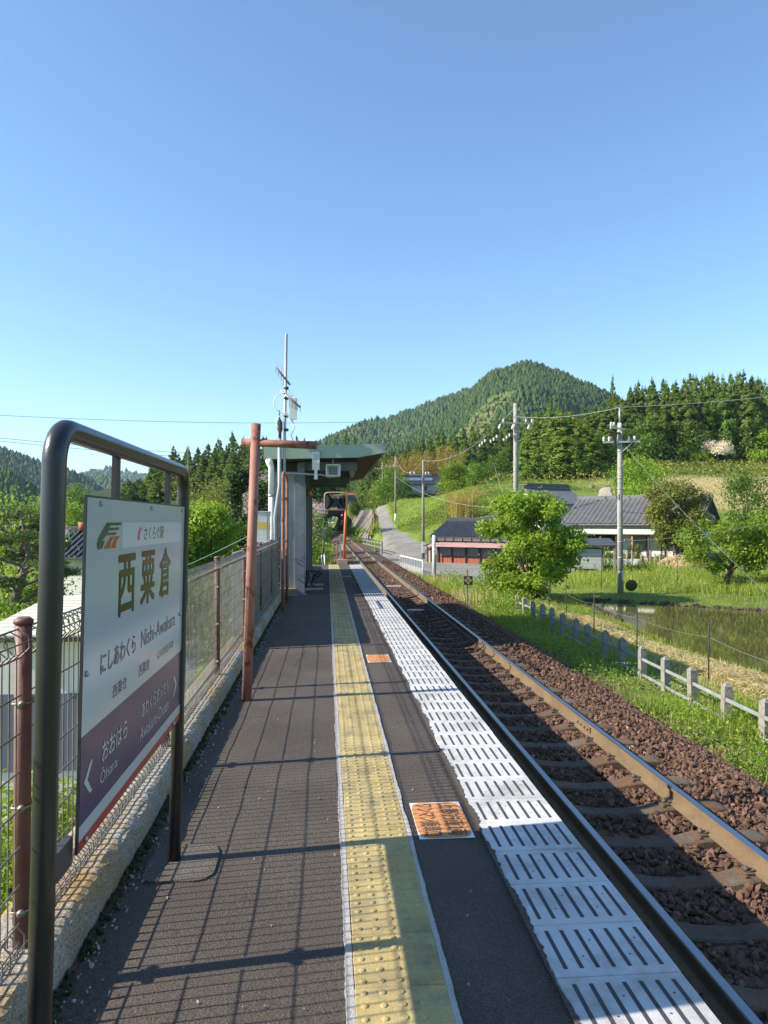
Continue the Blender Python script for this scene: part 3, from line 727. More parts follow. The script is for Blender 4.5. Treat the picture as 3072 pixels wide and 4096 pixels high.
# ------------------------------------------------------------------ platform fence
FX, FP, F0 = -.977, 2.05, 2.40
m_brn = mat('brown_paint', (.145, .058, .045), (.19, .08, .062), rough=.55, ns=7, coords='World', stain=(.09, .035, .02), stain_s=9, stain_t=(.60, .70), bump=.15, bs=60)
m_wire = mat('mesh_wire', (.32, .30, .27), (.20, .17, .14), rough=.5, metal=.6, ns=9, coords='World')
fen = thing('mesh_fence', 'brown wire mesh fence with round posts and rolled top edge on the concrete kerb', 'fence', (FX, 6, HK))
mb = MB(); mb.cyl((0, 0), 0, 1.035, .026, 14)
mb.tube([(0, 0, 1.032), (0, 0, 1.045), (0, 0, 1.053)], [.030, .030, .018], 14)
me_fp = mb.mesh('post', m_brn)
mb = MB()
for z in (.12, .45, .78):
    mb.tube([(-.03, 0, z), (-.02, .03, z), (.02, .03, z), (.034, 0, z), (.02, -.03, z), (-.02, -.03, z), (-.03, 0, z)], .004, 6)
    for s in (-1, 1): mb.sphere((.012, s*.036, z), .013, 0, 7, 5)
me_tie = mb.mesh('wire_tie', m_wire)
def panel(y0, y1, dens=1):
    mb = MB(); w = .0027
    zt = .955; n = int(round((y1-y0-.10)/.0515))
    hor = [.03, .09]+[.21+.12*k for k in range(6)]+[.93]
    for z in hor: mb.tube([(.008, y0+.035, z), (.008, y1-.035, z)], w*1.15, 5, caps=False)
    # rolled top and bottom edges: a triangle-ish loop carried on three long wires
    ring = [(.0, .93), (-.04, .965), (-.035, 1.005), (0, 1.02), (.036, 1.0), (.04, .962), (.008, .93)]
    for x, z in ((-.037, .99), (.0, 1.02), (.040, .985)): mb.tube([(x, y0+.035, z), (x, y1-.035, z)], w, 5, caps=False)
    ringb = [(0, .09), (-.03, .06), (-.028, .015), (.0, .004), (.03, .018), (.03, .06), (.006, .09)]
    for x, z in ((-.03, .035), (.0, .004), (.032, .035)): mb.tube([(x, y0+.035, z), (x, y1-.035, z)], w, 5, caps=False)
    for k in range(n+1):
        y = y0+.05+k*(y1-y0-.10)/n
        mb.tube([(0, y, .05), (0, y, .94)], w, 4, caps=False)
        mb.tube([(x, y, z) for x, z in ring], w, 4, caps=False)
        mb.tube([(x, y, z) for x, z in ringb], w, 4, caps=False)
    return mb.mesh('mesh_panel', m_wire)
me_pan = panel(0, FP)
for k in range(-3, 7):
    y = F0+FP*k
    p = link('post', me_fp, fen, (0, y-6, 0))
    link('wire_tie', me_tie, p)
    if k < 6: link('mesh_panel', me_pan, fen, (0, y-6, 0))
# pale screen behind the last bays
m_scr = mat('screen_board', (.38, .365, .33), (.46, .45, .42), rough=.85, ns=1.2, coords='World', stain=(.24, .22, .19), stain_s=1.0, stain_t=(.5, .7), stretch=(1, 1, .3))
scr = thing('board_screen', 'weathered pale board screen behind the far bays of the mesh fence', 'screen', (-1.13, 11.5, 0))
y = 8.62
while y < 14.55:
    MB().box((-1.12+.004*random.random(), y+.148, .62), (.018, .292, 1.02)).build('board', m_scr, scr); y += .3
MB().box((-1.145, 11.6, .3), (.03, 6.0, .06)).box((-1.145, 11.6, .95), (.03, 6.0, .06)).build('rail', m_scr, scr)

# ------------------------------------------------------------------ station name sign
m_blk = mat('black_pipe', (.020, .019, .019), (.028, .026, .025), rough=.32, spec=.5, ns=8, bump=.05, bs=150, coat=.12, stain=(.05, .046, .042), stain_s=14, stain_t=(.66, .78))
m_bw = mat('sign_white', (.455, .50, .515), rough=.16, spec=.45)
m_bb = mat('sign_navy', (.030, .025, .105), rough=.2, spec=.22)
m_br = mat('sign_red', (.40, .022, .025), rough=.2, spec=.3)
m_bd = mat('sign_edge', (.05, .045, .05), rough=.5)
m_txt = mat('sign_black', (.018, .016, .014), rough=.18)
m_txw = mat('sign_pale', (.46, .50, .52), rough=.18)
m_lg = mat('logo_green', (.03, .085, .06), rough=.18); m_lo = mat('logo_orange', (.56, .07, .012), rough=.18); m_pk = mat('logo_pink', (.62, .10, .30), rough=.18)
m_bolt = mat('bolt_steel', (.45, .43, .40), rough=.4, metal=.8)
sg = thing('station_sign', 'station name board of white and navy in a black pipe frame beside the kerb', 'station sign', (-.672, 2.5, 0)); sg.rotation_euler = (0, R(1.15), 0)
ya, yb, zt, rr_ = 1.735-2.5, 3.25-2.5, 1.725, .085
def arc(cy, cz, a0, a1): return [(0, cy+rr_*math.cos(a), cz+rr_*math.sin(a)) for a in np.linspace(a0, a1, 7)]
mb = MB(); mb.tube([(0, ya, -.05), (0, ya, .8)]+arc(ya+rr_, zt-rr_, math.pi, math.pi/2)+arc(yb-rr_, zt-rr_, math.pi/2, 0)+[(0, yb, .8), (0, yb, -.05)], .0275, 20)
mb.build('pipe_frame', m_blk, sg, local=True)
BY = lambda y: y*.95-2.5; BZ = lambda z: 1.5-(1.5-z)*.95
y0, y1, z0, z1 = -.57, .725, .632, 1.572
for y in (2.27, 2.99): MB().box((-.012, y-2.5, (z1+zt)/2-.014), (.014, .045, zt-z1)).build('hanger', m_bd, sg, local=True)
MB().box((-.012, y0-.045, .645), (.02, .10, .075)).build('bracket', m_bd, sg, local=True); MB().box((-.012, y1+.012, .66), (.02, .05, .05)).build('bracket', m_bd, sg, local=True)
bd = MB().box((.009, (y0+y1)/2, (z0+z1)/2), (.0064, y1-y0, z1-z0)).build('board', m_bd, sg, local=True)
def face(a, b, c, d, x, m, nm): return MB().add([(x, a, c), (x, b, c), (x, b, d), (x, a, d)], [(0, 1, 2, 3)]).build(nm, m, bd, local=True)
zb1, zb2, zb3 = BZ(.905), BZ(.659), BZ(.618)
e = .006
face(y0+e, y1-e, zb1, z1-e, .0128, m_bw, 'white_field'); face(y0+e, y1-e, zb2, zb1, .0130, m_bb, 'navy_band')
face(y0+e, y1-e, zb3, zb2, .0132, m_txw, 'white_stripe'); face(y0+e, y1-e, z0+e, zb3, .0134, m_br, 'red_stripe')
face(BY(2.381), BY(3.315), BZ(1.415), BZ(1.499), .01345, mat('label_white', (.62, .65, .65), rough=.2), 'nickname_label')
def bmap(ya_, yb_, za_, zb_, x=.01385): return lambda u, v: (x, BY(ya_)+(BY(yb_)-BY(ya_))*u, BZ(za_)+(BZ(zb_)-BZ(za_))*v)
lettering('さくらぐ駅', bmap(2.66, 2.972, 1.434, 1.483), m_txt, bd)
lettering('西', bmap(2.352, 2.549, 1.197, 1.390), m_txt, bd, .024); lettering('粟', bmap(2.634, 2.838, 1.20, 1.391), m_txt, bd, .020); lettering('倉', bmap(2.921, 3.114, 1.195, 1.394), m_txt, bd, .018)
lettering('にしあわくら', bmap(2.192, 2.58, 1.044, 1.108), m_txt, bd, .007); lettering('Nishi-Awakura', bmap(2.657, 3.236, 1.044, 1.106), m_txt, bd)
lettering('니시아와쿠라', bmap(2.911, 3.211, .948, .986), m_txt, bd); lettering('西粟倉', bmap(2.632, 2.792, .942, .986), m_txt, bd); lettering('西粟仓', bmap(2.322, 2.48, .943, .985), m_txt, bd)
lettering('おおはら', bmap(2.225, 2.497, .775, .835), m_txw, bd, .012); lettering('Ōhara', bmap(2.216, 2.39, .711, .757), m_txw, bd)
lettering('あわくらおんせん', bmap(2.687, 3.137, .781, .838), m_txw, bd, .01); lettering('Awakura-Onsen', bmap(2.672, 3.138, .700, .750), m_txw, bd)
def poly(pts, m, nm, x=.01385): return MB().add([(x, BY(a), BZ(b)) for a, b in pts], [tuple(range(len(pts)))]).build(nm, m, bd, local=True)
def arrow(tip, s, nm='arrow'):
    y, z = tip; w = .016; L = .052
    mb = MB()
    for q in (1, -1):
        P = [(y, z+q*0), (y+s*L, z+q*L*.88), (y+s*(L+.022), z+q*L*.88), (y+s*.030, z+0)]
        mb.add([(.01385, BY(a), BZ(b)) for a, b in P], [(0, 1, 2, 3)])
    return mb.build(nm, m_txw, bd, local=True)
arrow((2.067, .770), 1); arrow((3.302, .772), -1)
# railway emblem: green E above, two orange strokes below
poly([(2.215, 1.499), (2.372, 1.499), (2.362, 1.490), (2.252, 1.490), (2.242, 1.483), (2.345, 1.483), (2.336, 1.475), (2.236, 1.475), (2.226, 1.468), (2.318, 1.468), (2.308, 1.460), (2.212, 1.460), (2.178, 1.446), (2.20, 1.444), (2.176, 1.421), (2.135, 1.421), (2.128, 1.436), (2.14, 1.455)], m_lg, 'emblem')
poly([(2.258, 1.456), (2.300, 1.456), (2.262, 1.440), (2.254, 1.420), (2.190, 1.421)], m_lo, 'emblem'); poly([(2.308, 1.456), (2.358, 1.456), (2.318, 1.440), (2.312, 1.419), (2.264, 1.420)], m_lo, 'emblem')
poly([(2.597, 1.488), (2.606, 1.470), (2.600, 1.452), (2.604, 1.438), (2.575, 1.435), (2.566, 1.445), (2.578, 1.466)], m_pk, 'emblem'); poly([(2.630, 1.489), (2.628, 1.474), (2.612, 1.464), (2.608, 1.474)], m_pk, 'emblem')
for a, b in ((2.148, 1.554), (2.756, 1.552), (3.33, 1.552), (3.33, 1.08), (2.062, 1.076), (2.09, .606), (3.25, .606)):
    MB().tube([(.012, BY(a), BZ(b)), (.019, BY(a), BZ(b)), (.022, BY(a), BZ(b))], [.0085, .0075, .004], 10).build('bolt', m_bolt, bd, local=True)

# ------------------------------------------------------------------ brown post with a stub arm, pipe frame
m_post = mat('faded_brown', (.27, .11, .075), (.34, .155, .11), rough=.65, ns=3, coords='World', stain=(.13, .035, .022), stain_s=9, stain_t=(.56, .62), bump=.15, bs=50)
t = thing('gallows_post', 'rust-flecked brown pipe post with a short horizontal arm near its top', 'post', (-.675, 6.11, 0))
tx = Vector((.075, 0, 2.33))
mb = MB(); mb.tube([(0, 0, -.05), tx], .041, 18); mb.build('post', m_post, t, local=True)
c = tx*(2.165/2.33)
mb = MB(); mb.tube([c+Vector((-.115, .02, .012)), c+Vector((.2, -.03, -.005)), c+Vector((.52, -.08, -.02))], [.031, .032, .034], 16); mb.build('arm', mat('rusty_arm', (.24, .085, .06), (.33, .16, .12), rough=.7, ns=6, stain=(.13, .025, .018), stain_s=5, stain_t=(.5, .6)), t, local=True)
t = thing('pipe_frame', 'narrow upright brown pipe hoop with cross bars in front of the shelter', 'pipe frame', (-.735, 12.7, 0))
ya, yb, zt, rr_ = -.62, .62, 2.33, .12
mb = MB(); mb.tube([(0, ya, -.02), (0, ya, 1)]+arc(ya+rr_, zt-rr_, math.pi, math.pi/2)+arc(yb-rr_, zt-rr_, math.pi/2, 0)+[(0, yb, 1), (0, yb, -.02)], .028, 12); mb.build('hoop', m_post, t, local=True)
for z in (1.92, 1.16): MB().tube([(0, ya, z), (0, yb, z)], .020, 10).build('cross_bar', m_post, t, local=True)

# ------------------------------------------------------------------ shelter
m_grn = mat('green_fascia', (.30, .375, .285), (.335, .41, .315), rough=.5, ns=2, coords='World', stain=(.24, .30, .235), stain_s=2, stain_t=(.55, .7))
m_stl = mat('grey_steel', (.17, .20, .225), (.205, .235, .26), rough=.55, ns=3, coords='World', stain=(.125, .14, .15), stain_s=4, stain_t=(.5, .7))
m_soff = mat('brown_soffit', (.14, .085, .045), (.18, .115, .065), rough=.8, ns=2, coords='World')
m_drk = mat('dark_panel', (.045, .042, .040), rough=.8)
m_pan = mat('shelter_panel', (.30, .315, .325), (.345, .355, .36), rough=.6, ns=1.5, coords='World', stain=(.17, .17, .165), stain_s=2, stain_t=(.52, .70))
m_wp = mat('white_plastic', (.72, .71, .66), rough=.5); m_gal = mat('galvanised', (.42, .44, .45), (.36, .37, .38), rough=.45, metal=.5, ns=12)
SY0, SY1 = 14.2, 23.0
sh = thing('platform_shelter', 'platform waiting shelter with a green edged canopy roof', 'shelter', (-.4, 18.5, 0))
rf = MB().prism([(-1.24, 2.73), (.62, 2.79), (.64, 2.83), (-1.2, 2.83)], 'y', SY0+.06, SY1-.06).build('roof', m_drk, sh)
MB().prism([(-1.245, 2.735), (.62, 2.785), (1.16, 2.885), (1.16, 3.065), (-1.245, 2.985)], 'y', SY0, SY0+.05).build('fascia', m_grn, rf)
MB().prism([(-1.245, 2.735), (.62, 2.785), (1.16, 2.885), (1.16, 3.065), (-1.245, 2.985)], 'y', SY1-.05, SY1).build('fascia', m_grn, rf)
MB().prism([(1.125, 2.885), (1.163, 2.89), (1.163, 3.068), (1.125, 3.06)], 'y', SY0+.05, SY1-.05).build('fascia', m_grn, rf)
MB().prism([(-1.248, 2.735), (-1.21, 2.735), (-1.21, 2.98), (-1.248, 2.985)], 'y', SY0+.05, SY1-.05).build('fascia', m_grn, rf)
MB().prism([(-1.21, 2.95), (1.125, 3.03), (1.125, 3.05), (-1.21, 2.97)], 'y', SY0+.05, SY1-.05).build('roof_deck', m_grn, rf)
y = SY0+.055
me_b = MB().prism([(0, 0), (.505, .096), (.505, .112), (0, .016)], 'y', 0, .088).mesh('soffit_board', m_soff)
k = 0
while y < SY1-.14:
    o = link('soffit_board', me_b, rf, (.62+.4, y-18.5, 2.786+.0015*(k % 2))); y += .0925; k += 1
for y in (14.9, 17.5, 20.1, 22.4): MB().box((.05, y, 2.655), (1.15, .1, .15)).box((.05, y, 2.735), (1.15, .16, .012)).box((.05, y, 2.575), (1.15, .16, .012)).build('beam', m_stl, sh)
def hcol(x, y):
    mb = MB(); mb.box((x, y-.055, 1.36), (.15, .012, 2.73)).box((x, y+.055, 1.36), (.15, .012, 2.73)).box((x, y, 1.36), (.012, .10, 2.73)).box((x, y, .008), (.24, .22, .016))
    mb.build('column', m_stl, sh)
for y in (14.78, 17.5, 20.1, 22.4): hcol(-.53, y)
MB().box((-.50, 18.6, 1.42), (.03, 7.5, 2.45)).build('back_wall', m_drk, sh)
for k, y in enumerate((15.9, 17.2, 18.5, 19.8, 21.1)): MB().box((-.478, y, 1.42), (.014, .05, 2.45)).build('wall_batten', m_stl, sh)
MB().box((-.905, 14.93, 1.42), (.60, .03, 2.6)).build('end_panel', m_pan, sh)
MB().box((-.635, 14.885, 1.4), (.05, .06, 2.6)).box((-1.18, 14.885, 1.4), (.05, .06, 2.6)).build('panel_trim', m_stl, sh)
MB().box((-.86, 14.86, 2.62), (.55, .05, .16)).build('panel_header', m_drk, sh)
MB().box((-.9, 18.8, 1.42), (.60, 7.6, 2.55)).build('store_body', m_pan, sh)
MB().box((-.83, 14.75, .06), (.44, .30, .16), ch=.02).build('concrete_base', m_kerb, sh)
mb = MB(); mb.tube([(-.46, 15.2, 2.3), (-.46, 15.2, .35)], .014, 8); mb.build('drop_pipe', m_wp, sh)
# hung lamps under the canopy
m_glow = mat('lamp_cover', (.62, .56, .42), rough=.35)
def lamp(y, label):
    t = thing('canopy_lamp', label, 'lamp', (.59, y, 2.66), 'lamps hung below the canopy')
    MB().box((0, 0, .05), (.10, .62, .05)).build('housing', m_wp, t, local=True)
    mb = MB(); mb.prism([(-.065, .02), (.065, .02), (.05, -.05), (.03, -.068), (-.03, -.068), (-.05, -.05)], 'y', -.31, .31); mb.build('diffuser', m_glow, t, local=True)
lamp(17.2, 'nearer pale box lamp hanging under the canopy'); lamp(20.6, 'farther pale box lamp hanging under the canopy')
t = thing('wall_lamp', 'small orange lamp high on the dark wall inside the shelter', 'lamp', (-.43, 16.9, 2.12))
MB().cyl((0, 0), -.02, .12, .075, 12).build('shade', mat('orange_lamp', (.55, .21, .04), rough=.4), t, local=True); MB().box((-.03, 0, .13), (.06, .08, .03)).build('bracket', m_drk, t, local=True)
# horn loudspeaker, hanging detector lamp
t = thing('loudspeaker', 'square white horn loudspeaker hanging below the front beam', 'loudspeaker', (.12, 14.35, 2.53))
def frustum(mb, a, b, y0, y1, m=0):
    vs = [(sx*w, y, sz*h) for (w, h, y) in ((a[0], a[1], y0), (b[0], b[1], y1)) for sx, sz in ((-1, -1), (1, -1), (1, 1), (-1, 1))]
    mb.add(vs, [(i, (i+1) % 4, 4+(i+1) % 4, 4+i) for i in range(4)], m); return mb
mb = MB(); frustum(mb, (.195, .16), (.11, .095), -.1, .12); frustum(mb, (.205, .17), (.12, .105), -.1, .13)
mb.prism([(-.207, -.172), (.207, -.172), (.207, .172), (-.207, .172)], 'y', -.112, -.10) if False else None
for sx, sz, w, h in ((0, 1, .41, .02), (0, -1, .41, .02), (1, 0, .02, .34), (-1, 0, .02, .34)): mb.box((sx*.198, -.105, sz*.163), (w, .02, h))
mb.build('horn', m_wp, t, local=True)
MB().box((0, .08, 0), (.21, .02, .18)).build('grille', mat('speaker_grille', (.22, .225, .21), rough=.7, bump=.5, bs=150), t, local=True)
MB().box((0, .2, 0), (.16, .16, .14)).box((0, .25, .2), (.03, .03, .3)).build('driver', m_wp, t, local=True)
MB().box((0, .0, -.19), (.33, .15, .03)).build('lower_lip', mat('rusty_lip', (.34, .20, .13), rough=.8), t, local=True)
t = thing('floodlight', 'narrow pale floodlight hanging from the canopy edge', 'floodlight', (-.22, 14.16, 2.62))
mb = MB(); mb.prism([(-.005, .26), (.06, .26), (.075, .0), (.07, -.09), (.01, -.09), (-.02, .06)], 'x', -.072, .072); mb.build('body', m_wp, t, local=True)
MB().box((0, -.012, .16), (.11, .012, .13)).build('lens', mat('lens_grey', (.45, .46, .46), rough=.2), t, local=True)
MB().box((0, .04, -.15), (.06, .06, .12)).box((0, .03, -.24), (.07, .06, .08)).build('sensor', m_wp, t, local=True)
MB().box((0, .04, .27), (.16, .1, .02)).build('bracket', m_gal, t, local=True)
# down pipe, conduits, mast with aerials
t = thing('downpipe', 'white rain downpipe at the outer corner of the shelter roof', 'downpipe', (-1.10, 14.25, 0))
mb = MB(); mb.tube([(-.05, .0, 2.74), (-.03, 0, 2.66), (0, 0, 2.58), (0, 0, 2.0)], [.075, .07, .058, .056], 12); mb.tube([(0, 0, 2.05), (0, 0, -1)], .052, 12); mb.build('pipe', mat('white_pvc', (.78, .78, .78), rough=.4), t, local=True)
for z in (2.02, .62): MB().tube([(0, 0, z-.025), (0, 0, z+.025)], .06, 12).build('clamp', m_brn if z < 1 else m_gal, t, local=True)
t = thing('aerial_mast', 'tall thin grey mast with two small aerials and a junction box', 'aerial mast', (-.80, 14.1, 0))
mb = MB(); mb.tube([(-.04, 0, 1.55), (-.03, 0, 3.0), (0, 0, 5.17)], .028, 10); mb.sphere((0, 0, 5.17), .029, 0, 8, 4); mb.build('pole', m_gal, t, local=True)
mb = MB(); mb.tube([(-.17, -.02, .9), (-.2, -.02, 1.6), (-.12, -.02, 2.2), (-.12, -.02, 3.2)], .03, 8); mb.tube([(-.12, -.02, 3.15), (-.12, -.02, 3.25), (-.12, -.02, 3.3), (-.12, -.02, 3.45), (-.13, -.02, 3.52), (-.13, -.02, 3.7)], [.03, .03, .055, .05, .02, .006], 8)
mb.build('service_conduit', mat('cable_brown', (.10, .06, .05), rough=.6), t, local=True)
mb = MB(); mb.tube([(-.17, -.03, .6), (-.21, -.03, 1.6), (-.125, -.03, 2.2), (-.125, -.03, 3.12)], .036, 8); mb.build('conduit', m_gal, t, local=True)
m_aer = mat('aerial_grey', (.30, .29, .27), rough=.5, metal=.4)
def aerial(z, d, n):
    mb = MB(); e = Vector((d[0], d[1], d[2])); mb.tube([Vector((0, -.05, z))-e*.4, Vector((0, -.05, z))+e], .022, 7)
    for k in range(n):
        p = Vector((0, -.05, z))+e*(.25+.75*k/(n-1)); L = .17-.02*k
        mb.tube([p+Vector((0, 0, -L)), p+Vector((0, 0, L))], .006, 5)
    mb.build('aerial', m_aer, t, local=True)
aerial(4.28, (-.19, -.12, .22), 4); aerial(3.98, (.28, -.10, -.25), 5)
MB().box((.14, -.03, 3.72), (.14, .1, .42), ch=.01).build('junction_box', m_wp, t, local=True)
mb = MB()
for z, r_ in ((3.82, .2), (3.45, .14)): mb.tube([(-.04+r_*math.cos(a), -.06, z+r_*1.0*math.sin(a)) for a in np.linspace(0, 6.1 if r_ > .15 else 3.9, 18)], .009, 5)
mb.tube([(.12, -.03, 3.5), (.16, -.03, 3.35), (.1, -.03, 3.2), (.15, -.03, 3.05)], .012, 5)
mb.build('cable_loop', m_wp, t, local=True)
mb = MB()
for z in (4.1, 3.9, 3.55, 3.28): mb.tube([(0, 0, z), (0, 0, z+.05)], .048, 8)
mb.build('clamp', mat('black_clamp', (.05, .05, .05), rough=.6), t, local=True)
MB().box((-.03, 0, 1.5), (.14, .12, .14)).build('pole_foot', m_gal, t, local=True)
t = thing('speaker_cable_pipe', 'thin grey pipe curving from the mast to the loudspeaker', 'pipe', (-.6, 14.3, 2.4))
MB().tube([(-.22, 0, .08), (0, 0, .065), (.25, 0, .05), (.5, 0, .04), (.66, .05, -.02)], .02, 8).build('pipe', m_gal, t, local=True)
[o for o in COL.objects if o.name == 'loudspeaker'][0].scale = (.70, .70, .70)
# outdoor cabinet
t = thing('utility_cabinet', 'pale grey utility cabinet with a yellow band beside the downpipe', 'cabinet', (-1.27, 14.35, 1.40))
MB().box((0, 0, 0), (.27, .30, .60), ch=.012).box((0, 0, .305), (.30, .33, .02)).build('body', mat('cabinet_paint', (.50, .51, .50), (.56, .57, .56), rough=.5, ns=4), t, local=True)
MB().box((0, -.1515, .03), (.272, .002, .135)).build('yellow_band', mat('yellow_band', (.58, .42, .08), rough=.5), t, local=True)
MB().box((.10, -.1525, 0), (.006, .003, .58)).build('door_gap', m_drk, t, local=True)
MB().cyl((0, .08), -4, -.29, .05, 10).build('stand', m_gal, t, local=True)

# bench
t = thing('bench', 'brown slatted bench with curved black legs against the shelter wall', 'bench', (-.30, 16.4, 0))
m_bs = mat('bench_slat', (.075, .042, .034), (.10, .06, .048), rough=.5, ns=4)
for k in range(4): MB().box((-.135+.09*k, 0, .435-.006*(k == 3)), (.078, 1.5, .03), ch=.006).build('slat', m_bs, t, local=True)
for y in (-.55, .55):
    mb = MB(); mb.tube([(-.15, y, .42), (.17, y, .415), (.2, y, .38), (.12, y, .31), (-.02, y, .22), (-.04, y, .12), (.06, y, .05), (.18, y, .035)], .018, 8)
    mb.tube([(-.16, y, .42), (-.12, y, .25), (-.17, y, .05)], .018, 8); mb.build('leg', mat('black_iron', (.02, .02, .022), rough=.5), t, local=True)
    MB().box((.02, y, .025), (.40, .10, .05), ch=.015).build('foot_beam', m_mort, t, local=True)

# ------------------------------------------------------------------ mirror and equipment at the platform end
m_or2 = mat('orange_post', (.66, .16, .03), (.58, .14, .03), rough=.5, ns=6)
t = thing('convex_mirror', 'rectangular convex mirror on an orange post at the platform end', 'mirror', (.69, 25.15, 0))
mb = MB(); mb.tube([(-.11, 0, .05), (0, 0, 2.49)], .048, 12); mb.build('post', m_or2, t, local=True); MB().tube([(-.02, .06, .06), (-.06, .06, .5), (-.06, .02, 1.1)], .02, 8).build('stay', m_or2, t, local=True)
MB().box((-.16, 0, .06), (.36, .34, .26), ch=.015).build('concrete_base', m_kerb, t, local=True)
cx, cz, w, h = -.40, 2.235, .76, .62
def sq(a, r, w, h):
    c_, s_ = math.cos(a), math.sin(a); k = (abs(c_)**7+abs(s_)**7)**(-1/7)
    return r*w/2*c_*k, r*h/2*s_*k
NA = 48; rings = [.35, .7, 1.0]
mb = MB(); vs = [(0, -.085, 0)]
for r_ in rings:
    for j in range(NA):
        p, q = sq(2*math.pi*j/NA, r_, w-.04, h-.04); vs.append((p, -.085+.035*r_*r_, q))
fs = [(0, 1+j, 1+(j+1) % NA) for j in range(NA)]
for g in range(2):
    for j in range(NA): fs.append((1+g*NA+(j+1) % NA, 1+g*NA+j, 1+(g+1)*NA+j, 1+(g+1)*NA+(j+1) % NA))
mb.add(vs, fs, 0, True); P = [sq(2*math.pi*j/NA, 1, w, h) for j in range(NA)]
parts_ = [mb.build('mirror_face', mat('mirror_face', (.50, .47, .38), rough=.03, metal=1.0), t, local=True)]
parts_.append(MB().tube([(p, -.045, q) for p, q in P+P[:1]], .019, 8).build('mirror_rim', mat('mirror_rim', (.60, .42, .30), rough=.5), t, local=True))
parts_.append(MB().prism([(p*.98, q*.98) for p, q in P], 'y', -.04, .02).build('mirror_back', m_or2, t, local=True))
for o in parts_: o.location = (cx, -.02, cz); o.rotation_euler = (R(11), 0, 0)
MB().box((-.04, .0, cz), (.2, .04, .06)).build('bracket', m_or2, t, local=True)
t = thing('signal_box', 'narrow grey equipment post with white and purple bands beside the mirror', 'equipment post', (.52, 25.2, 0))
MB().box((0, 0, .62), (.13, .14, .88), ch=.01).build('body', mat('box_grey', (.30, .31, .31), rough=.5), t, local=True)
MB().box((.01, -.072, .62), (.06, .004, .22)).build('white_band', m_wp, t, local=True); MB().box((.01, -.073, .40), (.06, .004, .22)).build('purple_band', mat('purple_band', (.28, .04, .16), rough=.5), t, local=True)
MB().box((-.03, -.072, .9), (.03, .004, .16)).build('red_mark', mat('red_mark', (.5, .08, .04), rough=.5), t, local=True)
MB().cyl((-.16, .02), 0.0, .78, .022, 8).box((-.12, .02, .8), (.2, .12, .02)).build('rusty_stay', m_rail, t, local=True)
t = thing('relay_box', 'grey relay box on a forked pole left of the track beyond the platform', 'equipment box', (-.13, 27.3, -1.6))
MB().box((0, 0, 2.67), (.16, .14, .34), ch=.01).cyl((-.01, .0), 2.84, 3.05, .014, 6).build('box', mat('relay_grey', (.13, .13, .125), rough=.6), t, local=True)
MB().cyl((.0, .0), 1.9, 2.5, .035, 8).build('neck', m_clip, t, local=True)
mb = MB(); mb.tube([(.06, 0, 0), (.06, 0, 1.3), (.03, 0, 1.95)], .03, 8); mb.tube([(.06, 0, 1.1), (-.08, 0, 1.75), (-.06, 0, 1.85)], .024, 8); mb.build('pole', m_gal, t, local=True)

# ------------------------------------------------------------------ right side: fences, posts, signs
def camxy(r, d): p = CAM+rt*r+fw*d; return float(p[0]), float(p[1])
m_cpost = mat('post_concrete', (.22, .205, .18), (.30, .285, .25), rough=.95, ns=6, fine=.35, fs=60, bump=.7, bs=50, stain=(.16, .15, .12), stain_s=5, stain_t=(.5, .64))
m_frail = mat('pale_rail', (.21, .235, .24), (.28, .305, .31), rough=.7, ns=3, stain=(.36, .34, .29), stain_s=6, stain_t=(.55, .68))
def post_geo(h, w):
    a = w/2; b = a*.45; k = .05
    mb = MB(); vs = []
    for z, i in ((-.3, 0), (h-.06, 0), (h, k)): vs += [(-a+i, -a+i, z), (a-i, -a+i, z), (a-i, a-i, z), (-a+i, a-i, z)]
    fs = [(8, 9, 10, 11)]+[(q+i, q+(i+1) % 4, q+4+(i+1) % 4, q+4+i) for q in (0, 4) for i in range(4)]
    return mb.add(vs, fs)
cf = thing('concrete_post_fence', 'low trackside fence of pointed concrete posts joined by pale rails', 'fence', (6.8, 16, -1.85))
me_cp = post_geo(.73, .135).mesh('post', m_cpost)
CFY = [8.1+1.12*k for k in range(17)]
def cfx(y): return 6.65+.028*(y-12.5)
pts = [(cfx(y), y, gz(cfx(y), y)) for y in CFY]
for k, (x, y, z) in enumerate(pts):
    o = link('post', me_cp, cf, (x-6.8, y-16, z+1.85-.02+random.uniform(-.03, .02))); o.rotation_euler = (random.uniform(-.05, .05), random.uniform(-.05, .05), random.uniform(-.1, .1))
    if k:
        a, b = pts[k-1], pts[k]
        for hz in (.43, .10):
            if hz < .2 and k % 5 == 3: continue
            mb = MB(); L = math.hypot(b[0]-a[0], b[1]-a[1]); mb.box(((a[0]+b[0])/2-.03, (a[1]+b[1])/2, (a[2]+b[2])/2+hz), (.03, L-.06, .055), rz=math.atan2(-(b[0]-a[0]), b[1]-a[1]), rx=math.atan2(b[2]-a[2], L), ch=.004)
            mb.build('rail', m_frail, cf)
